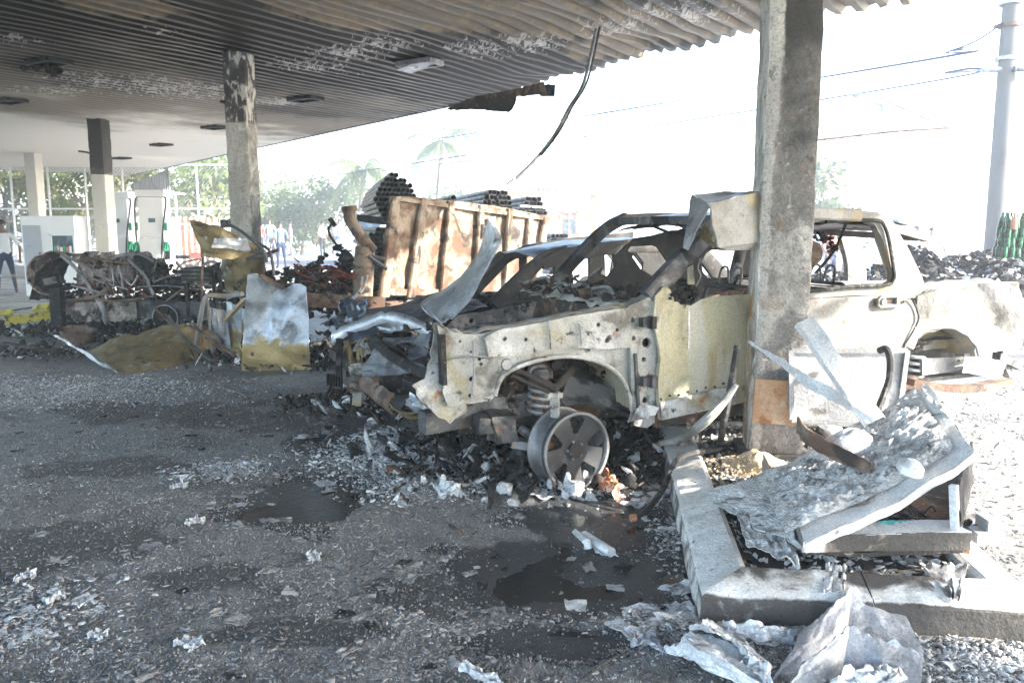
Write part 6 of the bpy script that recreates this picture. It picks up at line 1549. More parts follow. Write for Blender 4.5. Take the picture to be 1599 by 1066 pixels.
# bent sign bracket on a post hidden behind the big column
BP = at(1222, 14, 0); t = thing('bracket_arm', 'rusty sign arm with diagonal brace sticking out beyond the big column', 'sign arm', BP)
m = MB(); m.tube([BP, dp(1222, 150, 14)], .07, 8); m.build('post', M['grey_paint'], t)
m = MB(); m.tube([dp(1222, 227, 14), dp(1275, 219, 14), dp(1400, 205, 14), dp(1481, 200, 14)], .022, 6); m.build('arm', M['rust'], t)
m = MB(); m.tube([dp(1371, 152, 14), dp(1440, 183, 14), dp(1481, 200, 14)], .018, 6); m.box(dp(1371, 152, 14), .06, .06, .06); m.build('brace', M['steel_grey'], t)
m = MB(); m.tube([dp(1371, 152, 14), dp(1222, 160, 14)], .006, 4); m.build('guy_wire', M['steel_grey'], t)
m = MB(); P = [dp(u, v, 18.2) for u, v in ((1326, 147), (1344, 146), (1348, 156), (1378, 163), (1379, 174), (1390, 177), (1374, 177), (1374, 167), (1340, 157))]
m.add(P, [tuple(range(len(P)))]); m.v, m.f = solid(m.v, m.f, .03); o = m.build('torn_strip', M['blue_steel'], ang=0); tag(o, 'torn dark strip hanging from the thick overhead cable', 'torn strip')
# burnt load on a flatbed behind the pickup
FB = Frame(at(1380, 10.2, 0), 6); fb = thing('flatbed_truck', 'burnt flatbed truck whose charred deck carries the heap behind the pickup', 'flatbed truck', FB.w(2, 1, 0))
m = MB(); m.sheet(lambda s, q: FB.w(-.6 + 5 * s, 2.2 * q, .78), 6, 4, .12); m.build('deck', M['char'], fb)
for b in (.5, 1.7):
    m = MB(); m.bar(FB.w(-.6, b, .6), FB.w(4.4, b, .6), .1, .2); m.build('chassis_rail', M['char'], fb)
for a_ in (.4, 3.4):
    for b in (.1, 2.1): wheel(FB.w(a_, b, .36), FB.n * (-1 if b < 1 else 1), .36, .24, fb, M['rust'], M['char'], .2)
def heapz(a, b): return .8 + .42 * math.exp(-((a - 2.6) / 2.1) ** 2) * math.exp(-((b - 1.1) / .9) ** 2) + .12 * nz(a * 2.3, b * 2.3, 4) + .34 * math.exp(-((a - .85) / .35) ** 2 - ((b - .6) / .5) ** 2)
ms2 = [MB(), MB(), MB()]
for k in range(2600):
    a_ = rb.uniform(-.5, 4.3); b = rb.uniform(.02, 2.0) ** 1.0; z = heapz(a_, b) - rb.random() * .08
    ms2[0 if k % 5 < 3 else 1 if k % 5 == 3 else 2].shard(FB.w(a_, b, z), rb.uniform(.03, .09))
for q, (mm, nm) in enumerate(zip(ms2, ('charred_load', 'ash_load', 'rusty_load'))):
    o = mm.build(nm, [M['char'], M['ash'], M['char_rust']][q], kind='stuff')
m = MB(); m.sheet(lambda s, q: FB.w(-.5 + 4.8 * s, 2.1 * q, heapz(-.5 + 4.8 * s, 2.1 * q) - .08), 30, 14); m.build('heap_core', M['char'], kind='stuff')
# green bottles still stacked on the heap
bp_ = [(.06, 0), (.065, .02), (.065, .2), (.03, .27), (.025, .34), (.0, .34)]
mb = MB(); mb.lathe(bp_, (0, 0, 0), (0, 0, 1), 10); o = mb.build('green_bottle', mat('bottle_green', (.012, .15, .06), [dict(c=(.01, .015, .012), s=12, lo=.42, hi=.55)], .15, bump=(), grain=0), origin=(0, 0, 0)); bme = o.data; bpy.data.objects.remove(o)
for k in range(84):
    lay_, r_ = divmod(k, 21); c = dp(1582, 396, 10.6)
    x = (r_ % 7) * .088 - .12 + .015 * lay_ + rb.uniform(-.015, .015); y = (r_ // 7) * .1
    o = bpy.data.objects.new('green_bottle', bme); C.objects.link(o); o.location = c + V3((x, y, -.05 + lay_ * .125)); o.rotation_euler = (rb.uniform(-.1, .1), rb.uniform(-.1, .1), 0); o.scale = (.62, .62, .62)
    tag(o, 'green glass bottle in the %s layer of the stack at the right edge' % ['lowest', 'second', 'third', 'top'][lay_], 'bottle', 'green bottles on the burnt load')
o = bpy.data.objects.new('orange_bottle', bme.copy()); C.objects.link(o); o.data.materials[0] = CL['orange']; o.location = dp(1583, 358, 10.52); o.scale = (.62, .62, .62); tag(o, 'single orange bottle among the green stack', 'bottle')

# closed box of even air added to wash out the distance like glare
hz = MB(); hz.box((0, 60, 4.6), 420, 300, 11.6)
hm = bpy.data.materials.new('glare_haze'); hm.use_nodes = True; ht = hm.node_tree; ht.nodes.remove(ht.nodes['Principled BSDF'])
pv = ht.nodes.new('ShaderNodeVolumePrincipled'); pv.inputs['Color'].default_value = (.93, .95, .97, 1); pv.inputs['Density'].default_value = .0068; pv.inputs['Anisotropy'].default_value = .3
ht.links.new(pv.outputs[0], ht.nodes['Material Output'].inputs['Volume'])
hz.build('glare_haze', hm, kind='stuff', ang=0)
# ------------------------------------------------------------------ wreckage on the pump island
rg = random.Random(21)
def q4t(name, c, nu, nv, mtl, k=.02, s=5, thick=.006, curl=0.0, sd=0.0, label=None, cat=None, group=None):
    o = q4(name, c, nu, nv, mtl, None, k, s, thick, curl, sd)
    if label: tag(o, label, cat, group)
    return o
# plywood square against the column
pf = Frame(dp(1178, 664, 4.86), -7)
m = MB(); m.plate(pxp(pf, [(1181, 592), (1248, 597), (1243, 665), (1175, 661)], 0), lambda x, y: pf.w(x, .02 * math.sin(y * 3) + .004 * nz(x * 9, y * 9), y), .04, thick=.014); o = m.build('plywood_board', M['plywood']); tag(o, 'small scorched orange brown board standing against the foot of the big column', 'board')
# leaning cabinet door behind the debris
cf = Frame(dp(1250, 655, 4.75), 4)
t = thing('cabinet_panel', 'grey sheet metal cabinet door with raised rim leaning right of the big column', 'panel', cf.w(.3, 0, .2))
tilt = lambda x, y: .12 * (y - .3)
P = [(1240, 549), (1424, 549), (1400, 668), (1236, 655)]
fplate('panel_sheet', cf, P, M['steel_grey'], t, 0, .05, .006, (), tilt, dk=.008)
for i in range(4):
    p0 = P[i]; p1 = P[(i + 1) % 4]; a = cf.px(*p0); b = cf.px(*p1)
    m = MB(); m.bar(cf.w(a[0], tilt(*a) - .012, a[1]), cf.w(b[0], tilt(*b) - .012, b[1]), .03, .02, cf.n); m.build('panel_rim', M['steel_grey'], t)
m = MB(); m.tube(spline([dp(1374, 547, 4.72), dp(1384, 545, 4.66), dp(1390, 560, 4.63), dp(1389, 590, 4.6), dp(1380, 618, 4.55), dp(1368, 648, 4.45), dp(1362, 668, 4.4)], 6), .021, 8); o = m.build('black_hose', M['hose']); tag(o, 'black rubber hose hooked over the leaning grey cabinet door', 'hose')
# white beam and thin strip leaning across the cabinet door
t = thing('leaning_beam', 'wide white sheet metal channel leaning up against the big column', 'beam', dp(1350, 655, 4.1))
b0, b1 = dp(1256, 500, 4.55), dp(1368, 656, 4.1); ax_ = (b1 - b0).normalized(); sx = V3((.88, .1, .42)).normalized(); sx = (sx - ax_ * sx.dot(ax_)).normalized(); nn = ax_.cross(sx)
def beamf(s, q):
    x = [-.5, -.42, .42, .5][min(3, int(round(s * 3)))] * .115; h_ = [-.03, 0, 0, -.03][min(3, int(round(s * 3)))]
    return b0.lerp(b1, q) + sx * x + nn * (h_ + .012 * nz(q * 7, s * 3)) + sx * (.012 * nz(q * 3, 5))
m = MB(); m.sheet(beamf, 3, 30, .005); m.build('channel', M['alu'], t, ang=25)
ts = spline([dp(1168, 533, 4.7), dp(1215, 560, 4.55), dp(1260, 590, 4.4), dp(1300, 610, 4.3), dp(1330, 633, 4.15), dp(1364, 655, 4.05)], 7)
def strip(s, q):
    k = q * (len(ts) - 1); i = min(int(k), len(ts) - 2); p = ts[i].lerp(ts[i + 1], k - i); w_ = .03 + .05 * math.sin(min(1, q * 1.2) * 3.1) ; a = .5 + q * 1.6
    return p + V3((.3 * math.cos(a), 0, -math.sin(a))) * (w_ * (s - .2)) + V3((0, .01 * nz(q * 20, s), .012 * nz(q * 15, s * 2)))
m = MB(); m.sheet(strip, 4, 60, .004); o = m.build('twisted_strip', M['alu']); tag(o, 'long thin twisted white strip crossing in front of the big column', 'strip')
# fallen dispenser box: tray, raised lid, right side plate
t = thing('fallen_pump_casing', 'collapsed white pump casing lying open and ash covered on the island', 'pump casing', gp(1380, 860, .18))
nl, nr_, br, bl = gp(1253, 862, .215), gp(1515, 858, .215), gp(1500, 735, .2), gp(1190, 735, .2)
q4('tray_base', [nl, nr_, br, bl], 16, 12, M['char_rust'], t, .015, 4, .02)
def wall(name, a, b, h0, h1, mtl, out=V3((0, 0, 0)), k=.008): return q4(name, [a, b, b + V3((0, 0, h1)) + out, a + V3((0, 0, h0)) + out], 16, 4, mtl, t, k, 4, .006)
dirn = (nr_ - nl).normalized()
o = wall('tray_front', nl, nr_, .075, .08, M['conc_kerb']); setattr_fn(o, soot=lambda p: .9 if p.x > nl.x + .12 else .45)
q4('tray_lip', [nl + V3((0, 0, .075)), nr_ + V3((0, 0, .08)), nr_ + V3((-.03, .13, .085)), nl + V3((.08, .13, .085))], 20, 4, M['alu'], t, .006, 4, .004)
wall('tray_side', bl, nl, .1, .09, M['steel_grey'])
q4('right_side_plate', [nr_ + V3((-.03, .02, 0)), br + V3((.03, -.08, 0)), br + V3((.0, -.1, .2)), nr_ + V3((-.05, .05, .25))], 8, 10, M['char'], t, .02, 4, .012)
m = MB(); m.bar(nr_ + V3((-.045, .03, .0)), nr_ + V3((-.065, .05, .27)), .035, .03); m.build('corner_post', M['alu'], t)
l0, l1, l2, l3 = gp(1258, 846, .30), dp(1521, 706, 3.55), dp(1448, 600, 4.35), gp(1105, 765, .25)
lm_, lb_ = gp(1200, 740, .27), dp(1395, 640, 4.2)
def lid(s, q):
    p = l0 * (1 - s) * (1 - q) + l1 * s * (1 - q) + l2 * s * q + lm_ * (1 - s) * q
    return p + V3((0, 0, -.03 * math.sin(s * 3.14) + .022 * fbm(s * 3, q * 3, 3) + .02 * math.sin(q * 3.1) * (1 - s)))
m = MB(); m.sheet(lid, 34, 30, .01); o = m.build('lid', M['white_sheet'], t)
m = MB()
def rim(s, q): p = lid(s, 0.0); return p + V3((0, -.004, -.042 * q)) + V3((0, .003 * nz(s * 5, q), .003 * nz(s * 8, 2)))
m.sheet(rim, 34, 3, .006); m.build('lid_rim', M['white_sheet'], t)
q4('folded_strip', [dp(1440, 606, 4.3), dp(1475, 640, 4.0), dp(1500, 668, 3.85), dp(1462, 668, 4.0)], 10, 8, M['alu'], t, .05, 4, .004)
# fluffy ash crust on the lid
def crust(s, q):
    p = lid(-.08 + 1.0 * s, .12 + .92 * q); e = min(s, 1 - s, q, 1 - q) * 9
    return p + V3((0, 0, .012 + min(1, e) * (.016 + .022 * fbm(s * 7, q * 7, 2, 6) + .014 * fbm(s * 24, q * 24, 6, 3))))
m = MB(); m.sheet(crust, 110, 100, 0); o = m.build('ash_crust', M['ash'], t, kind='stuff')
m = MB()
for k in range(42):
    c = gp(1400 + rg.uniform(-55, 60), 815 + rg.uniform(-12, 18), .24); m.tube(spline([c, c + V3((rg.uniform(-.08, .08), rg.uniform(-.05, .05), rg.uniform(0, .06))), c + V3((rg.uniform(-.15, .15), rg.uniform(-.05, .05), rg.uniform(-.02, .05)))], 4), .004, 4)
m.build('wire_tangle', M['hose'], t, kind='stuff')
q4('plastic_remnant', [gp(1358, 832, .25), gp(1408, 836, .25), gp(1420, 812, .3), gp(1372, 812, .31)], 8, 6, M['teal'], t, .05, 4)
m = MB(); c = dp(1530, 832, 3.42); m.box(c, .1, .14, .05); m.box(c + V3((.03, 0, .04)), .05, .1, .07); m.bar(c + V3((-.1, 0, .0)), c + V3((.12, .05, -.02)), .05, .03); m.build('latch_block', M['alu'], t)
m = MB()
for k in range(14): m.shard(dp(1525 + rg.uniform(-20, 14), 820 + rg.uniform(-8, 20), 3.45), rg.uniform(.015, .04))
m.build('latch_debris', M['char'], t, kind='stuff')
# left wing of fallen sheet, charred channel, insulation lump, sand
t2 = q4t('fallen_flap', [gp(1110, 782, .16), gp(1258, 858, .24), gp(1205, 740, .27), gp(1100, 764, .2)], 22, 16, M['ash'], .05, 4, .006, label='ash white sheet sagging over the kerb left of the pump casing', cat='metal sheet', sd=3)
chs = spline([dp(1246, 664, 4.1), dp(1262, 684, 4.0), dp(1296, 704, 3.86), dp(1330, 722, 3.74), dp(1358, 738, 3.66)], 7)
def chan(s, q):
    k = q * (len(chs) - 1); i = min(int(k), len(chs) - 2); p = chs[i].lerp(chs[i + 1], k - i); a = -1.2 + 4.2 * s + q * .5
    return p + V3((.25 * math.cos(a), .0, math.sin(a))) * .05 + V3((0, .04 * math.cos(a), .01 * nz(q * 12, s * 5)))
m = MB(); m.sheet(chan, 12, 50, .006); o = m.build('charred_channel', M['rust']); tag(o, 'charred brown split channel lying across the ash beside the column', 'channel')
m = MB()
def lump(s, q):
    a = s * 6.2832; r_ = math.cos(q * 1.5); c = dp(1330, 704, 3.98)
    return c + V3((.15 * r_ * math.cos(a) * (1 + .2 * nz(math.cos(a) * 2, math.sin(a) * 2, q * 2)), .1 * r_ * math.sin(a), .11 * math.sin(q * 1.5) + .03 * nz(a, q * 3)))
m.sheet(lump, 26, 10); o = m.build('insulation_lump', mat('white_wool', (.6, .6, .59), [dict(c=(.45, .44, .42), s=9, lo=.5, hi=.65)], .95, bump=((50, .5),))); tag(o, 'pale lump of insulation wool behind the charred channel', 'insulation')
for k, (u, v, r_) in enumerate(((1420, 735, .06), (1290, 665, .06))):
    c = gp(u, v, .5 if k == 0 else .3); m = MB(); m.lathe([(r_, 0), (r_ * .9, .03), (r_ * .5, .05), (0, .055)], c, V3((.2, -.3, 1)), 16); o = m.build('melted_cup', M['alu']); tag(o, ['small melted bowl on the ash of the casing lid', 'small melted bowl behind the charred channel'][k], 'scrap')
def pile(name, c, rx, ry, h, mtl, label, cat, n=40, rough=.25):
    m = MB()
    def f(s, q):
        a = s * 6.2832; r_ = q; z = h * (.5 + .5 * math.cos(math.pi * q)) * (1 + rough * nz(math.cos(a) * 2 * r_ + 3, math.sin(a) * 2 * r_, 5)) + .012 * fbm(math.cos(a) * r_ * 9, math.sin(a) * r_ * 9, 2) * (1 if q < .98 else 0)
        e = 1 + .22 * nz(math.cos(a) * 1.5, math.sin(a) * 1.5, 9)
        return c + V3((rx * r_ * math.cos(a) * e, ry * r_ * math.sin(a) * e, z - .015))
    m.sheet(f, n, 18); o = m.build(name, mtl); tag(o, label, cat); o['kind'] = 'stuff'; return o
pile('sand_heap', gp(1182, 735, .12), .3, .3, .13, M['sand'], None, None)
m = MB()
for k in range(900):
    a = rg.random() * 6.28; r_ = rg.random() ** .6; c = gp(1172, 736, .125) + V3((.42 * r_ * math.cos(a), .42 * r_ * math.sin(a), .13 * max(0, .75 - r_))); m.shard(c, rg.uniform(.005, .014), .7)
m.build('sand_grains', M['sand'], kind='stuff')
# hoses and a bent pipe by the left kerb
m = MB(); m.tube(spline([gp(990, 808, .02), gp(1012, 793, .03), gp(1032, 768, .05), gp(1046, 738, .1), gp(1060, 716, .19), gp(1088, 706, .2), gp(1118, 701, .16), gp(1150, 690, .14)], 7), .019, 8); o = m.build('rubber_hose', M['hose']); tag(o, 'burnt rubber hose draped over the left kerb with its end on the ground', 'hose')
m = MB(); m.lathe([(.021, -.01), (.021, .02), (.012, .02), (.012, -.01)], gp(990, 808, .02), V3((-1, -.3, 0)), 10, True); o = m.build('hose_end', M['copper']); tag(o, 'copper coloured ferrule at the ground end of the draped hose', 'ferrule')
m = MB(); m.tube(spline([gp(1030, 692, .19), gp(1064, 684, .22), dp(1098, 660, 4.75), dp(1128, 630, 4.8), dp(1150, 600, 4.82)], 6), [.02 + .012 * math.sin(k * .14) for k in range(25)], 8); o = m.build('ochre_pipe', M['body']); tag(o, 'flattened cream pipe rising from the kerb towards the truck door', 'pipe')
m = MB(); m.box(gp(1066, 688, .2), .07, .05, .05, V3((.9, .3, 0)).normalized(), V3((-.3, .9, 0)).normalized()); o = m.build('pipe_clamp', M['rust']); tag(o, 'rusty clamp block on the kerb end of the cream pipe', 'clamp')
m = MB(); m.tube(spline([gp(1124, 700, .13), dp(1130, 660, 4.8), dp(1140, 610, 4.84), dp(1152, 540, 4.9)], 5), .022, 8); o = m.build('black_conduit', M['hose']); tag(o, 'black conduit standing between truck door and the big column', 'conduit')
m = MB(); m.bar(gp(1100, 770, .15), gp(1200, 758, .17), .05, .02); o = m.build('white_batten', M['alu']); tag(o, 'short white batten lying flat left of the casing', 'batten')
q4t('kerb_splash', [gp(1150, 800, .2), gp(1225, 800, .22), gp(1250, 885, .18), gp(1165, 850, .18)], 20, 20, M['ash'], .025, 6, .004, sd=8, label='lumpy white ash skin hanging over the front kerb', cat='ash crust')
q4t('kerb_splash', [gp(1290, 880, .17), gp(1322, 882, .17), gp(1318, 925, .14), gp(1285, 925, .14)], 10, 12, M['ash'], .018, 6, .004, sd=5, label='small ash drip in the middle of the front kerb', cat='ash crust')
q4t('kerb_splash', [gp(1440, 882, .17), gp(1512, 880, .17), gp(1498, 938, .14), gp(1478, 930, .14)], 10, 12, M['steel_grey'], .018, 6, .004, sd=6, label='grey drip of slag near the right end of the front kerb', cat='ash crust')

# ------------------------------------------------------------------ crumpled aluminium in the foreground
def fold(name, rows, mtl, label, nu=16, nv=8, k=.012, thick=.004):
    """rows: polylines of points (front to back), lofted"""
    R_ = [spline([V3(p) for p in r], 8) for r in rows]; nr = len(R_)
    def f(s, q):
        kk = q * (nr - 1); i = min(int(kk), nr - 2); fr_ = kk - i
        def on(P): g = s * (len(P) - 1); j = min(int(g), len(P) - 2); return P[j].lerp(P[j + 1], g - j)
        p = on(R_[i]).lerp(on(R_[i + 1]), fr_)
        return p + V3((k * fbm(s * 5, q * 5, 1, 3), k * fbm(s * 5, q * 5, 7, 3), k * 1.6 * fbm(s * 4, q * 6, 4, 3)))
    m = MB(); m.sheet(f, nu * 3, nv * 3, thick); o = m.build(name, mtl, ang=28)
    if label: tag(o, label, 'metal scrap', 'crumpled sheet metal in the foreground')
    return o
SH = mat('scrap_blue', (.36, .37, .39), [dict(c=(.46, .47, .5), s=2, lo=.46, hi=.64), dict(c=(.22, .215, .21), s=2.6, lo=.56, hi=.72, k=.7), dict(c=(.6, .6, .6), s=22, lo=.68, hi=.71, k=.7)], .5, .35, bump=((30, .25), (110, .2)))
def corner(name, crease, left, right, mtl, label, k=.009):
    m = MB()
    for (c0, c1), (e0, e1), sd in ((crease, left, 1), (crease, right, 5)):
        def f(a, b, c0=c0, c1=c1, e0=e0, e1=e1, sd=sd):
            p = c0.lerp(c1, b).lerp(e0.lerp(e1, b), a); e_ = min(1, a * 4)
            rag = V3((0, 0, .03 * nz(a * 7, sd) * (b > .97)))
            return p + V3((k * e_ * fbm(a * 3, b * 3, sd, 3), -k * 1.6 * e_ * fbm(a * 2.5, b * 2.5, sd + 3, 3), k * .6 * e_ * fbm(a * 4, b * 4, sd + 7, 3))) + rag
        m.sheet(f, 22, 16, .005)
    o = m.build(name, mtl, ang=28); tag(o, label, 'metal scrap', 'crumpled sheet metal in the foreground'); return o
corner('crumpled_sheet', (gp(1318, 1012), dp(1330, 918, 3.02)), (gp(1196, 1068), dp(1262, 980, 2.86)), (gp(1448, 1030), dp(1410, 952, 2.98)), SH, 'big grey sheet standing in a ridge in front of the kerb')
corner('crumpled_sheet', (gp(1312, 1058), dp(1325, 979, 2.74)), (gp(1215, 1085), dp(1262, 1030, 2.62)), (gp(1436, 1085), dp(1440, 1018, 2.66)), SH, 'nearest grey sheet folded into an open corner at the bottom edge', .007)
fold('crumpled_sheet', [[gp(1035, 1012, .01), gp(1090, 1040, .03), gp(1180, 1080, .02)], [gp(1060, 1000, .06), gp(1110, 1020, .1), gp(1190, 1065, .04)], [gp(1078, 985, .08), gp(1130, 1000, .05), gp(1200, 1050, .02)]], M['alu'], 'left crumpled white sheet with torn holes at the bottom edge')
fold('crumpled_sheet', [[gp(1075, 980, .03), gp(1110, 985, .12), gp(1150, 1000, .06)], [gp(1095, 970, .1), gp(1125, 985, .06), gp(1170, 1020, .1)], [gp(1110, 968, .03), gp(1150, 990, .02), gp(1200, 1035, .02)]], M['alu'], 'peaked white sheet crumple right under the kerb corner')
fold('crumpled_sheet', [[gp(1128, 972, .05), gp(1190, 978, .06), gp(1245, 982, .04)], [gp(1140, 990, .02), gp(1190, 1000, .02), gp(1240, 1000, .01)]], M['alu'], 'pleated white strip lying below the front kerb', 14, 6, .02)
fold('crumpled_sheet', [[gp(1150, 1050, .02), gp(1180, 1040, .06), gp(1192, 1075, .02)], [gp(1170, 1030, .03), gp(1195, 1045, .07), gp(1210, 1080, .02)]], M['alu'], 'small bright crumple between the left and middle sheets', 8, 6, .03)
fold('crumpled_sheet', [[gp(1290, 1072, .03), gp(1330, 1050, .06), gp(1370, 1040, .05)], [gp(1330, 1078, .02), gp(1370, 1060, .06), gp(1400, 1040, .06)], [gp(1380, 1085, .0), gp(1398, 1070, .04), gp(1402, 1050, .03)]], mat('bright_foil', (.72, .72, .72), [dict(c=(.5, .5, .5), s=8, lo=.5, hi=.62)], .6, bump=((40, .4),)), 'bright white foil lying in the folded corner sheet', 10, 6, .03)
fold('scrap_plate', [[gp(716, 1040, .02), gp(750, 1060, .02), gp(790, 1085, .01)], [gp(728, 1034, .03), gp(760, 1052, .03), gp(800, 1078, .01)]], M['alu'], 'narrow pale plate poking in at the bottom edge left of the puddle', 8, 4, .02)
fold('scrap_plate', [[gp(985, 1005, .01), gp(1015, 1008, .02), gp(1040, 1020, .01)], [gp(990, 990, .02), gp(1010, 985, .02), gp(1030, 1000, .01)]], SH, 'thin grey flake between the puddle and the crumpled sheets', 6, 4, .02)
# loose finds on the ground
t = thing('broken_pipe', 'broken white plastic pipe with a stub end lying in the dark puddle', 'pipe', gp(935, 850))
m = MB(); m.tube([gp(912, 835, .04), gp(955, 862, .035)], .024, 12); m.build('pipe', M['alu'], t)
m = MB(); m.tube([gp(900, 832, .03), gp(916, 846, .05), gp(918, 856, .02)], .02, 6, jit=.3); m.build('stub', M['alu'], t)
q4('flat_flange', [gp(930, 862, .008), gp(966, 868, .008), gp(958, 858, .01), gp(925, 852, .01)], 6, 3, M['alu'], t, .02, 4)
fold('copper_scrap', [[gp(934, 745, .01), gp(950, 742, .05), gp(965, 752, .02)], [gp(938, 762, .01), gp(952, 768, .05), gp(966, 778, .0)]], M['copper'], None, 8, 6, .04); tag(bpy.data.objects['copper_scrap'], 'crumpled copper coloured scrap beside the bare alloy wheel', 'metal scrap')
fold('ash_chunk', [[gp(876, 770, .0), gp(890, 752, .09), gp(905, 772, .0)], [gp(885, 778, .0), gp(900, 765, .07), gp(925, 775, .0)]], M['ash'], None, 6, 5, .05); tag(bpy.data.objects['ash_chunk'], 'pale ash chunk at the foot of the alloy wheel', 'ash chunk')
fold('slag_plate', [[gp(685, 770, .0), gp(695, 752, .08), gp(720, 770, .0)], [gp(690, 778, .0), gp(710, 765, .06), gp(725, 775, .0)]], M['ash'], None, 6, 5, .04); tag(bpy.data.objects['slag_plate'], 'grey slag plate in the white ash left of the wheel', 'slag')
m = MB(); m.tube(spline([gp(335, 602, .01), gp(360, 607, .05), gp(385, 620, .03), gp(392, 632, .0)], 5), .008, 5); o = m.build('thin_rod', M['rust']); tag(o, 'thin bent rod lying on the ground below the galvanised panel', 'rod')
m = MB(); m.tube(spline([gp(905, 1062, .01), gp(950, 1030, .015), gp(985, 1018, .01)], 5), .005, 5); o = m.build('thin_wire', M['hose']); tag(o, 'thin dark wire on wet ground left of the crumpled sheets', 'wire')
wk = [(305, 815), (296, 1005), (155, 992), (40, 900), (85, 935), (280, 760), (490, 870), (160, 1010), (40, 955), (540, 790), (355, 803), (135, 920), (235, 905), (705, 955), (670, 850), (475, 790), (330, 730), (350, 722), (80, 755), (20, 640), (620, 740), (515, 750), (1250, 1000), (470, 965)]
LW_ = ['torn white paper flake left of the reflecting puddle', 'largest curled pale flake near the bottom left', 'grey white flake left of the largest curled flake', 'bright flake at the left edge of the ground', 'rounded pale flake beside the left edge flakes', 'small pale curl above the left middle ground', 'flat pale flake low in the middle ground']
for k, (u, v) in enumerate(wk[:7]):
    c = gp(u, v, .006); s_ = rg.uniform(.03, .05); a = rg.random() * 6.28; ca, sa = math.cos(a), math.sin(a)
    o = fold('ash_flake', [[c + V3((ca * x * s_ - sa * y * s_, ca * y * s_ + sa * x * s_, .012 * rg.random())) for x in (-1, 0, 1)] for y in (-.7, .1, .7)], M['alu'], None, 4, 3, .02, .002)
    tag(o, LW_[k], 'ash flake', 'single pale flakes on the ground')

# ------------------------------------------------------------------ uncountable litter: flakes, grit, ash (numpy, one object per kind)
def scatter(name, n, posfn, size, mtl, flat=.12, seed=1, lift=.0, tilt=.35):
    r = np.random.RandomState(seed); XY = posfn(r, n); n = len(XY); K = 7
    sz = size[0] * (size[1] / size[0]) ** (r.rand(n) ** 1.8)
    a0 = r.rand(n) * 6.283; ang = a0[:, None] + np.arange(K)[None] * 6.283 / K + r.uniform(-.35, .35, (n, K))
    rad = sz[:, None] * r.uniform(.3, 1.15, (n, K)); asp = r.uniform(.5, 1, n)[:, None]
    px = rad * np.cos(ang); py = rad * np.sin(ang) * asp
    rot = r.rand(n)[:, None] * 6.283; qx = px * np.cos(rot) - py * np.sin(rot); qy = px * np.sin(rot) + py * np.cos(rot)
    tx = r.normal(0, tilt, n)[:, None]; ty = r.normal(0, tilt, n)[:, None]
    pz = qx * tx + qy * ty + r.uniform(-.12, .12, (n, K)) * sz[:, None]
    gz = ground_h(XY[:, 0], XY[:, 1]); base = gz - pz.min(1) * .75 + lift * r.rand(n)
    top = np.stack([XY[:, :1] + qx, XY[:, 1:] + qy, base[:, None] + pz + flat * sz[:, None]], -1)
    bot = top.copy(); bot[..., 2] -= flat * sz[:, None] + .0015
    cen = np.stack([XY[:, 0], XY[:, 1], base + flat * sz * (1 + r.uniform(-.5, 1.5, n))], -1)[:, None]
    V = np.concatenate([top, bot, cen], 1).reshape(-1, 3); S_ = 2 * K + 1
    F = []
    for k in range(K):
        F.append([k, (k + 1) % K, 2 * K])
    tri = np.array(F); qd = np.array([[k, K + k, K + (k + 1) % K, (k + 1) % K] for k in range(K)])
    off = (np.arange(n) * S_)[:, None, None]
    T = (tri[None] + off).reshape(-1, 3); Q = (qd[None] + off).reshape(-1, 4)
    me = bpy.data.meshes.new(name); me.vertices.add(len(V)); me.vertices.foreach_set('co', V.astype(np.float32).ravel())
    loops = np.concatenate([T.ravel(), Q.ravel()]); me.loops.add(len(loops)); me.loops.foreach_set('vertex_index', loops.astype(np.int32))
    st = np.concatenate([np.arange(len(T)) * 3, len(T) * 3 + np.arange(len(Q)) * 4]).astype(np.int32); tt = np.concatenate([np.full(len(T), 3), np.full(len(Q), 4)]).astype(np.int32)
    me.polygons.add(len(st)); me.polygons.foreach_set('loop_start', st); me.polygons.foreach_set('loop_total', tt)
    me.update(); me.materials.append(mtl)
    o = bpy.data.objects.new(name, me); C.objects.link(o); o['kind'] = 'stuff'; return o
isl_a = np.array([IS.e.x, IS.e.y]); isl_n = np.array([IS.n.x, IS.n.y]); isl_o = np.array([IS.O.x, IS.O.y])
def off_island(XY):
    d = XY - isl_o; a = d @ isl_a; b = d @ isl_n
    return ~((a > -.01) & (a < IW + .01) & (b > -.01) & (b < ID + .01))
def field(dens=None, y0=2.5, y1=10.5, keep_=.82):
    def f(r, n):
        y = y0 * (y1 / y0) ** (r.rand(n) ** .9); x = r.uniform(-.72, .72, n) * y
        XY = np.stack([x, y], 1); XY = XY[off_island(XY)]
        p = soot_mask(XY[:, 0], XY[:, 1]) * .85 + .1
        if dens: p = p * dens(XY[:, 0], XY[:, 1])
        w_ = np.zeros(len(XY))
        for q, rx, ry in PUDDLES: w_ = np.maximum(w_, sst(-np.sqrt(((XY[:, 0] - q.x) / rx) ** 2 + ((XY[:, 1] - q.y) / ry) ** 2), -1.2, -.8))
        return XY[r.rand(len(XY)) < p * (1 - .93 * w_) * (1 - keep_ * dark_mask(XY[:, 0], XY[:, 1]))]
    return f
def clump(sc, lo, hi, sd): return lambda X, Y: .12 + .88 * sst(nfbm(X, Y, sc, 4, sd), lo, hi)
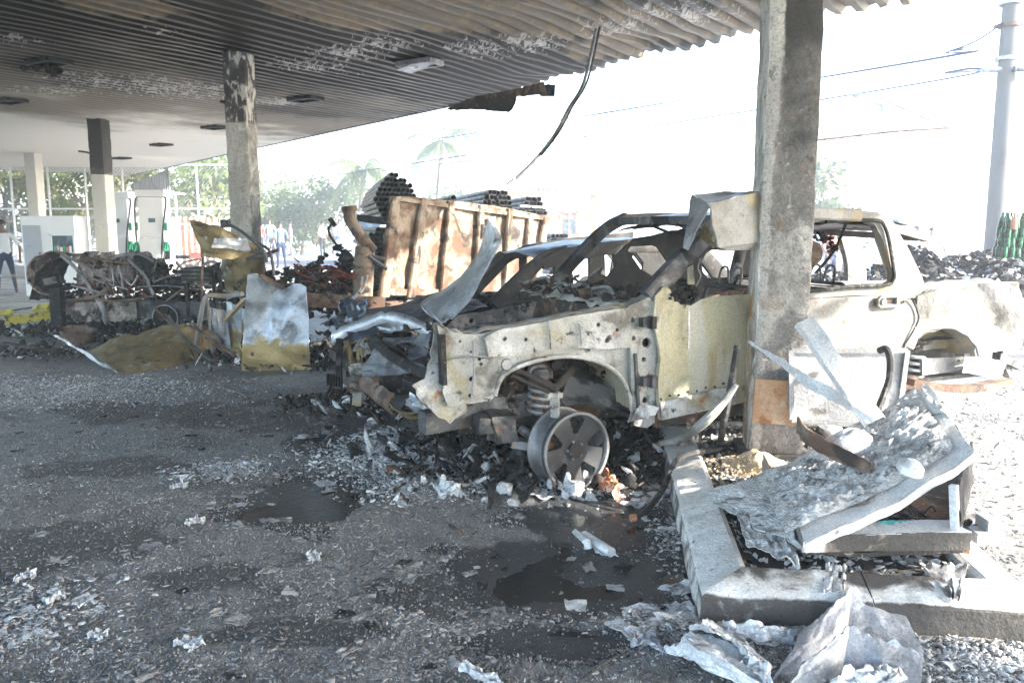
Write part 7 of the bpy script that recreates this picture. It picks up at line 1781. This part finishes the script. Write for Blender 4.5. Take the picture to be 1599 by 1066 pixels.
FL = [mat('flake_grey', (.3, .29, .272), [dict(c=(.38, .37, .355), s=3, lo=.45, hi=.6), dict(c=(.1, .1, .1), s=7, lo=.5, hi=.62)], .55, bump=((120, .5),)),
      mat('flake_dark', (.11, .109, .107), [dict(c=(.19, .185, .18), s=5, lo=.48, hi=.62)], .5, bump=((120, .5),)),
      mat('flake_tan', (.34, .31, .27), [dict(c=(.4, .38, .35), s=4, lo=.48, hi=.62)], .6, bump=((120, .5),)),
      mat('flake_white', (.45, .44, .43), [dict(c=(.7, .7, .69), s=4, lo=.45, hi=.6), dict(c=(.25, .24, .23), s=8, lo=.6, hi=.7)], .9, bump=((120, .5),))]
scatter('grey_flakes', 40000, field(clump(1.1, -.15, .3, 101)), (.003, .026), FL[0], seed=1, tilt=.07, flat=.05)
scatter('dark_flakes', 34000, field(clump(1.3, -.2, .3, 111), keep_=0), (.003, .03), FL[1], seed=2, tilt=.09, flat=.06)
scatter('tan_flakes', 28000, field(clump(.9, -.15, .35, 121)), (.003, .024), FL[2], seed=3, tilt=.07, flat=.05)
scatter('white_flakes', 5000, field(clump(.8, .0, .5, 131)), (.003, .022), FL[3], seed=4, tilt=.16, flat=.06)
scatter('fine_grit', 60000, field(None, 2.5, 8), (.002, .007), FL[0], seed=5, tilt=.4, flat=.6)
scatter('fine_grit_dark', 50000, field(None, 2.5, 8, 0), (.002, .008), FL[1], seed=6, tilt=.4, flat=.6)
def blobs(bl):
    def f(r, n):
        out = []; tot = sum(b[1] * b[2] * b[3] for b in bl)
        for p, rx, ry, k in bl:
            m_ = int(n * rx * ry * k / tot); g = r.normal(0, .5, (m_, 2)); out.append(np.array([p.x, p.y]) + g * np.array([rx, ry]))
        XY = np.concatenate(out); return XY[off_island(XY)]
    return f
AB_ = [b for i, b in enumerate(ASHB) if i not in (9, 10)]
scatter('ash_litter', 20000, blobs(AB_), (.003, .022), FL[3], seed=7, tilt=.25, flat=.12, lift=.012)
scatter('grey_litter', 12000, blobs(AB_[:9]), (.004, .024), FL[0], seed=8, tilt=.25, flat=.12, lift=.012)
scatter('char_litter', 2600, blobs(AB_[5:6] + [(gp(790, 670), .5, .35, .6), (gp(545, 625), .7, .3, .4), (gp(1000, 720), .5, .3, .6)]), (.005, .032), M['char'], seed=9, tilt=.45, flat=.16, lift=.015)
WB = [(V3((TK.w(-.3 + .5 * k, .8, 0).x, TK.w(-.3 + .5 * k, .8, 0).y, 0)), .7, .8, .8) for k in range(7)] + [(gp(700, 640), .9, .5, 1.2), (gp(600, 632), .7, .4, 1.0), (L(200, 512) + V3((0, -.2, 0)), 1.8, .7, 1.3), (gp(330, 540), 1.2, .8, 1.0), (gp(500, 560), 1.2, .8, 1.2), (gp(60, 555), 1.2, .4, .4), (TB.w(1.2, -.6, 0), 2, 1.2, .8)]
scatter('wreck_litter', 12000, blobs(WB), (.012, .09), M['char'], seed=10, tilt=.6, flat=.2, lift=.06)
scatter('wreck_rust_litter', 5000, blobs(WB), (.012, .08), M['char_rust'], seed=11, tilt=.6, flat=.2, lift=.06)
scatter('wreck_ash_litter', 3500, blobs(WB), (.01, .07), M['ash'], seed=12, tilt=.6, flat=.3, lift=.05)
scatter('front_ash', 9000, blobs([(gp(680, 712), .62, .42, 1.0), (gp(625, 690), .4, .3, .5), (gp(705, 760), .3, .15, .5)]), (.004, .03), M['ash'], seed=17, tilt=.3, flat=.2, lift=.03)
scatter('pale_pad_litter', 9000, lambda r, n: (lambda Q: Q[off_island(Q) & (soot_mask(Q[:, 0], Q[:, 1]) < .6)])(np.stack([r.uniform(1.2, 5.5, n), r.uniform(2.6, 9, n)], 1)), (.004, .03), FL[3], seed=13, tilt=.45, flat=.2)
# litter on top of the island
def isl_scatter(name, n, mtl, size, seed, keep):
    r = random.Random(seed); m = MB()
    for k in range(n):
        a = r.uniform(.22, IW - .22); b = r.uniform(.2, ID - .2)
        if not keep(a, b, r): continue
        m.shard(IS.w(a, b, .125 + r.random() * .02), r.uniform(*size))
    return m.build(name, mtl, kind='stuff')
isl_scatter('island_char', 900, M['char'], (.006, .026), 31, lambda a, b, r: b > .9 or r.random() < .3)
isl_scatter('island_ash', 1600, FL[3], (.006, .026), 32, lambda a, b, r: (a > .4 and b < 2.0) or r.random() < .25)
isl_scatter('island_grey', 700, FL[0], (.006, .026), 33, lambda a, b, r: True)
# rust coloured steel cord left from the burnt tyre
m = MB()
for k in range(150):
    c = gp(740 + rg.gauss(0, 45), 735 + rg.gauss(0, 20), .01); a = rg.random() * 6.28; d = V3((math.cos(a), math.sin(a) * .5, 0)) * rg.uniform(.04, .14)
    m.tube(spline([c - d, c + V3((0, 0, rg.uniform(.01, .04))), c + d + V3((rg.uniform(-.04, .04), 0, 0))], 4), .0016, 3, False)
m.build('tyre_cord', M['rust'], kind='stuff')

# torn paper-thin skins of ash and foil among the litter
def skins(name, n, mtl, spots, size, seed):
    r = random.Random(seed); m = MB()
    for k in range(n):
        p, rx, ry, w_ = r.choice(spots); x = p.x + r.gauss(0, .5) * rx; y = p.y + r.gauss(0, .5) * ry
        on = not bool(off_island(np.array([[x, y]]))[0]); z = (.13 + .02 * r.random()) if on else float(ground_h(np.array([x]), np.array([y]))[0])
        if on:
            da = (x - IS.O.x) * IS.e.x + (y - IS.O.y) * IS.e.y; db = (x - IS.O.x) * IS.n.x + (y - IS.O.y) * IS.n.y
            if da < .3 or db < .3 or da > IW - .3: continue
        s_ = r.uniform(*size); a = r.random() * 6.28; ca, sa = math.cos(a), math.sin(a); sd = r.random() * 50; asp = r.uniform(.4, 1); tl = r.uniform(-.3, .6)
        def f(u, v):
            X_ = (u - .5) * 2 * s_ * (1 + .35 * nz(v * 3, sd)); Y_ = (v - .5) * 2 * s_ * asp * (1 + .35 * nz(u * 3, sd + 5))
            return V3((x + ca * X_ - sa * Y_, y + sa * X_ + ca * Y_, z + .004 + max(-.004, s_ * (.35 * nz(u * 2.2 + sd, v * 2.2) + .15 * nz(u * 6, v * 6 + sd)) + tl * (u * s_ * .8) * .5)))
        m.sheet(f, 6, 5, .0015)
    return m.build(name, mtl, kind='stuff')
SP_ = [b for i, b in enumerate(ASHB) if i not in (3,)]
skins('ash_skins', 150, M['ash'], SP_, (.02, .075), 61)
skins('foil_skins', 90, M['alu'], SP_ + [(gp(1180, 830, .1), .4, .4, 1), (gp(1300, 720, .1), .7, .6, 1)], (.02, .09), 62)
skins('grey_skins', 160, FL[0], [(gp(400, 820), 2.2, 1.8, 1), (gp(250, 700), 2.4, 1.6, 1), (gp(700, 950), 1.6, .6, 1), (gp(600, 660), 1.2, .8, 1)], (.015, .05), 63)
skins('char_skins', 60, M['char'], [(gp(450, 650), 2.5, 1.2, 1), (gp(250, 660), 2.4, 1.0, 1), (gp(700, 950), 1.6, .6, 1), (gp(600, 660), 1.2, .8, 1)], (.015, .045), 64)
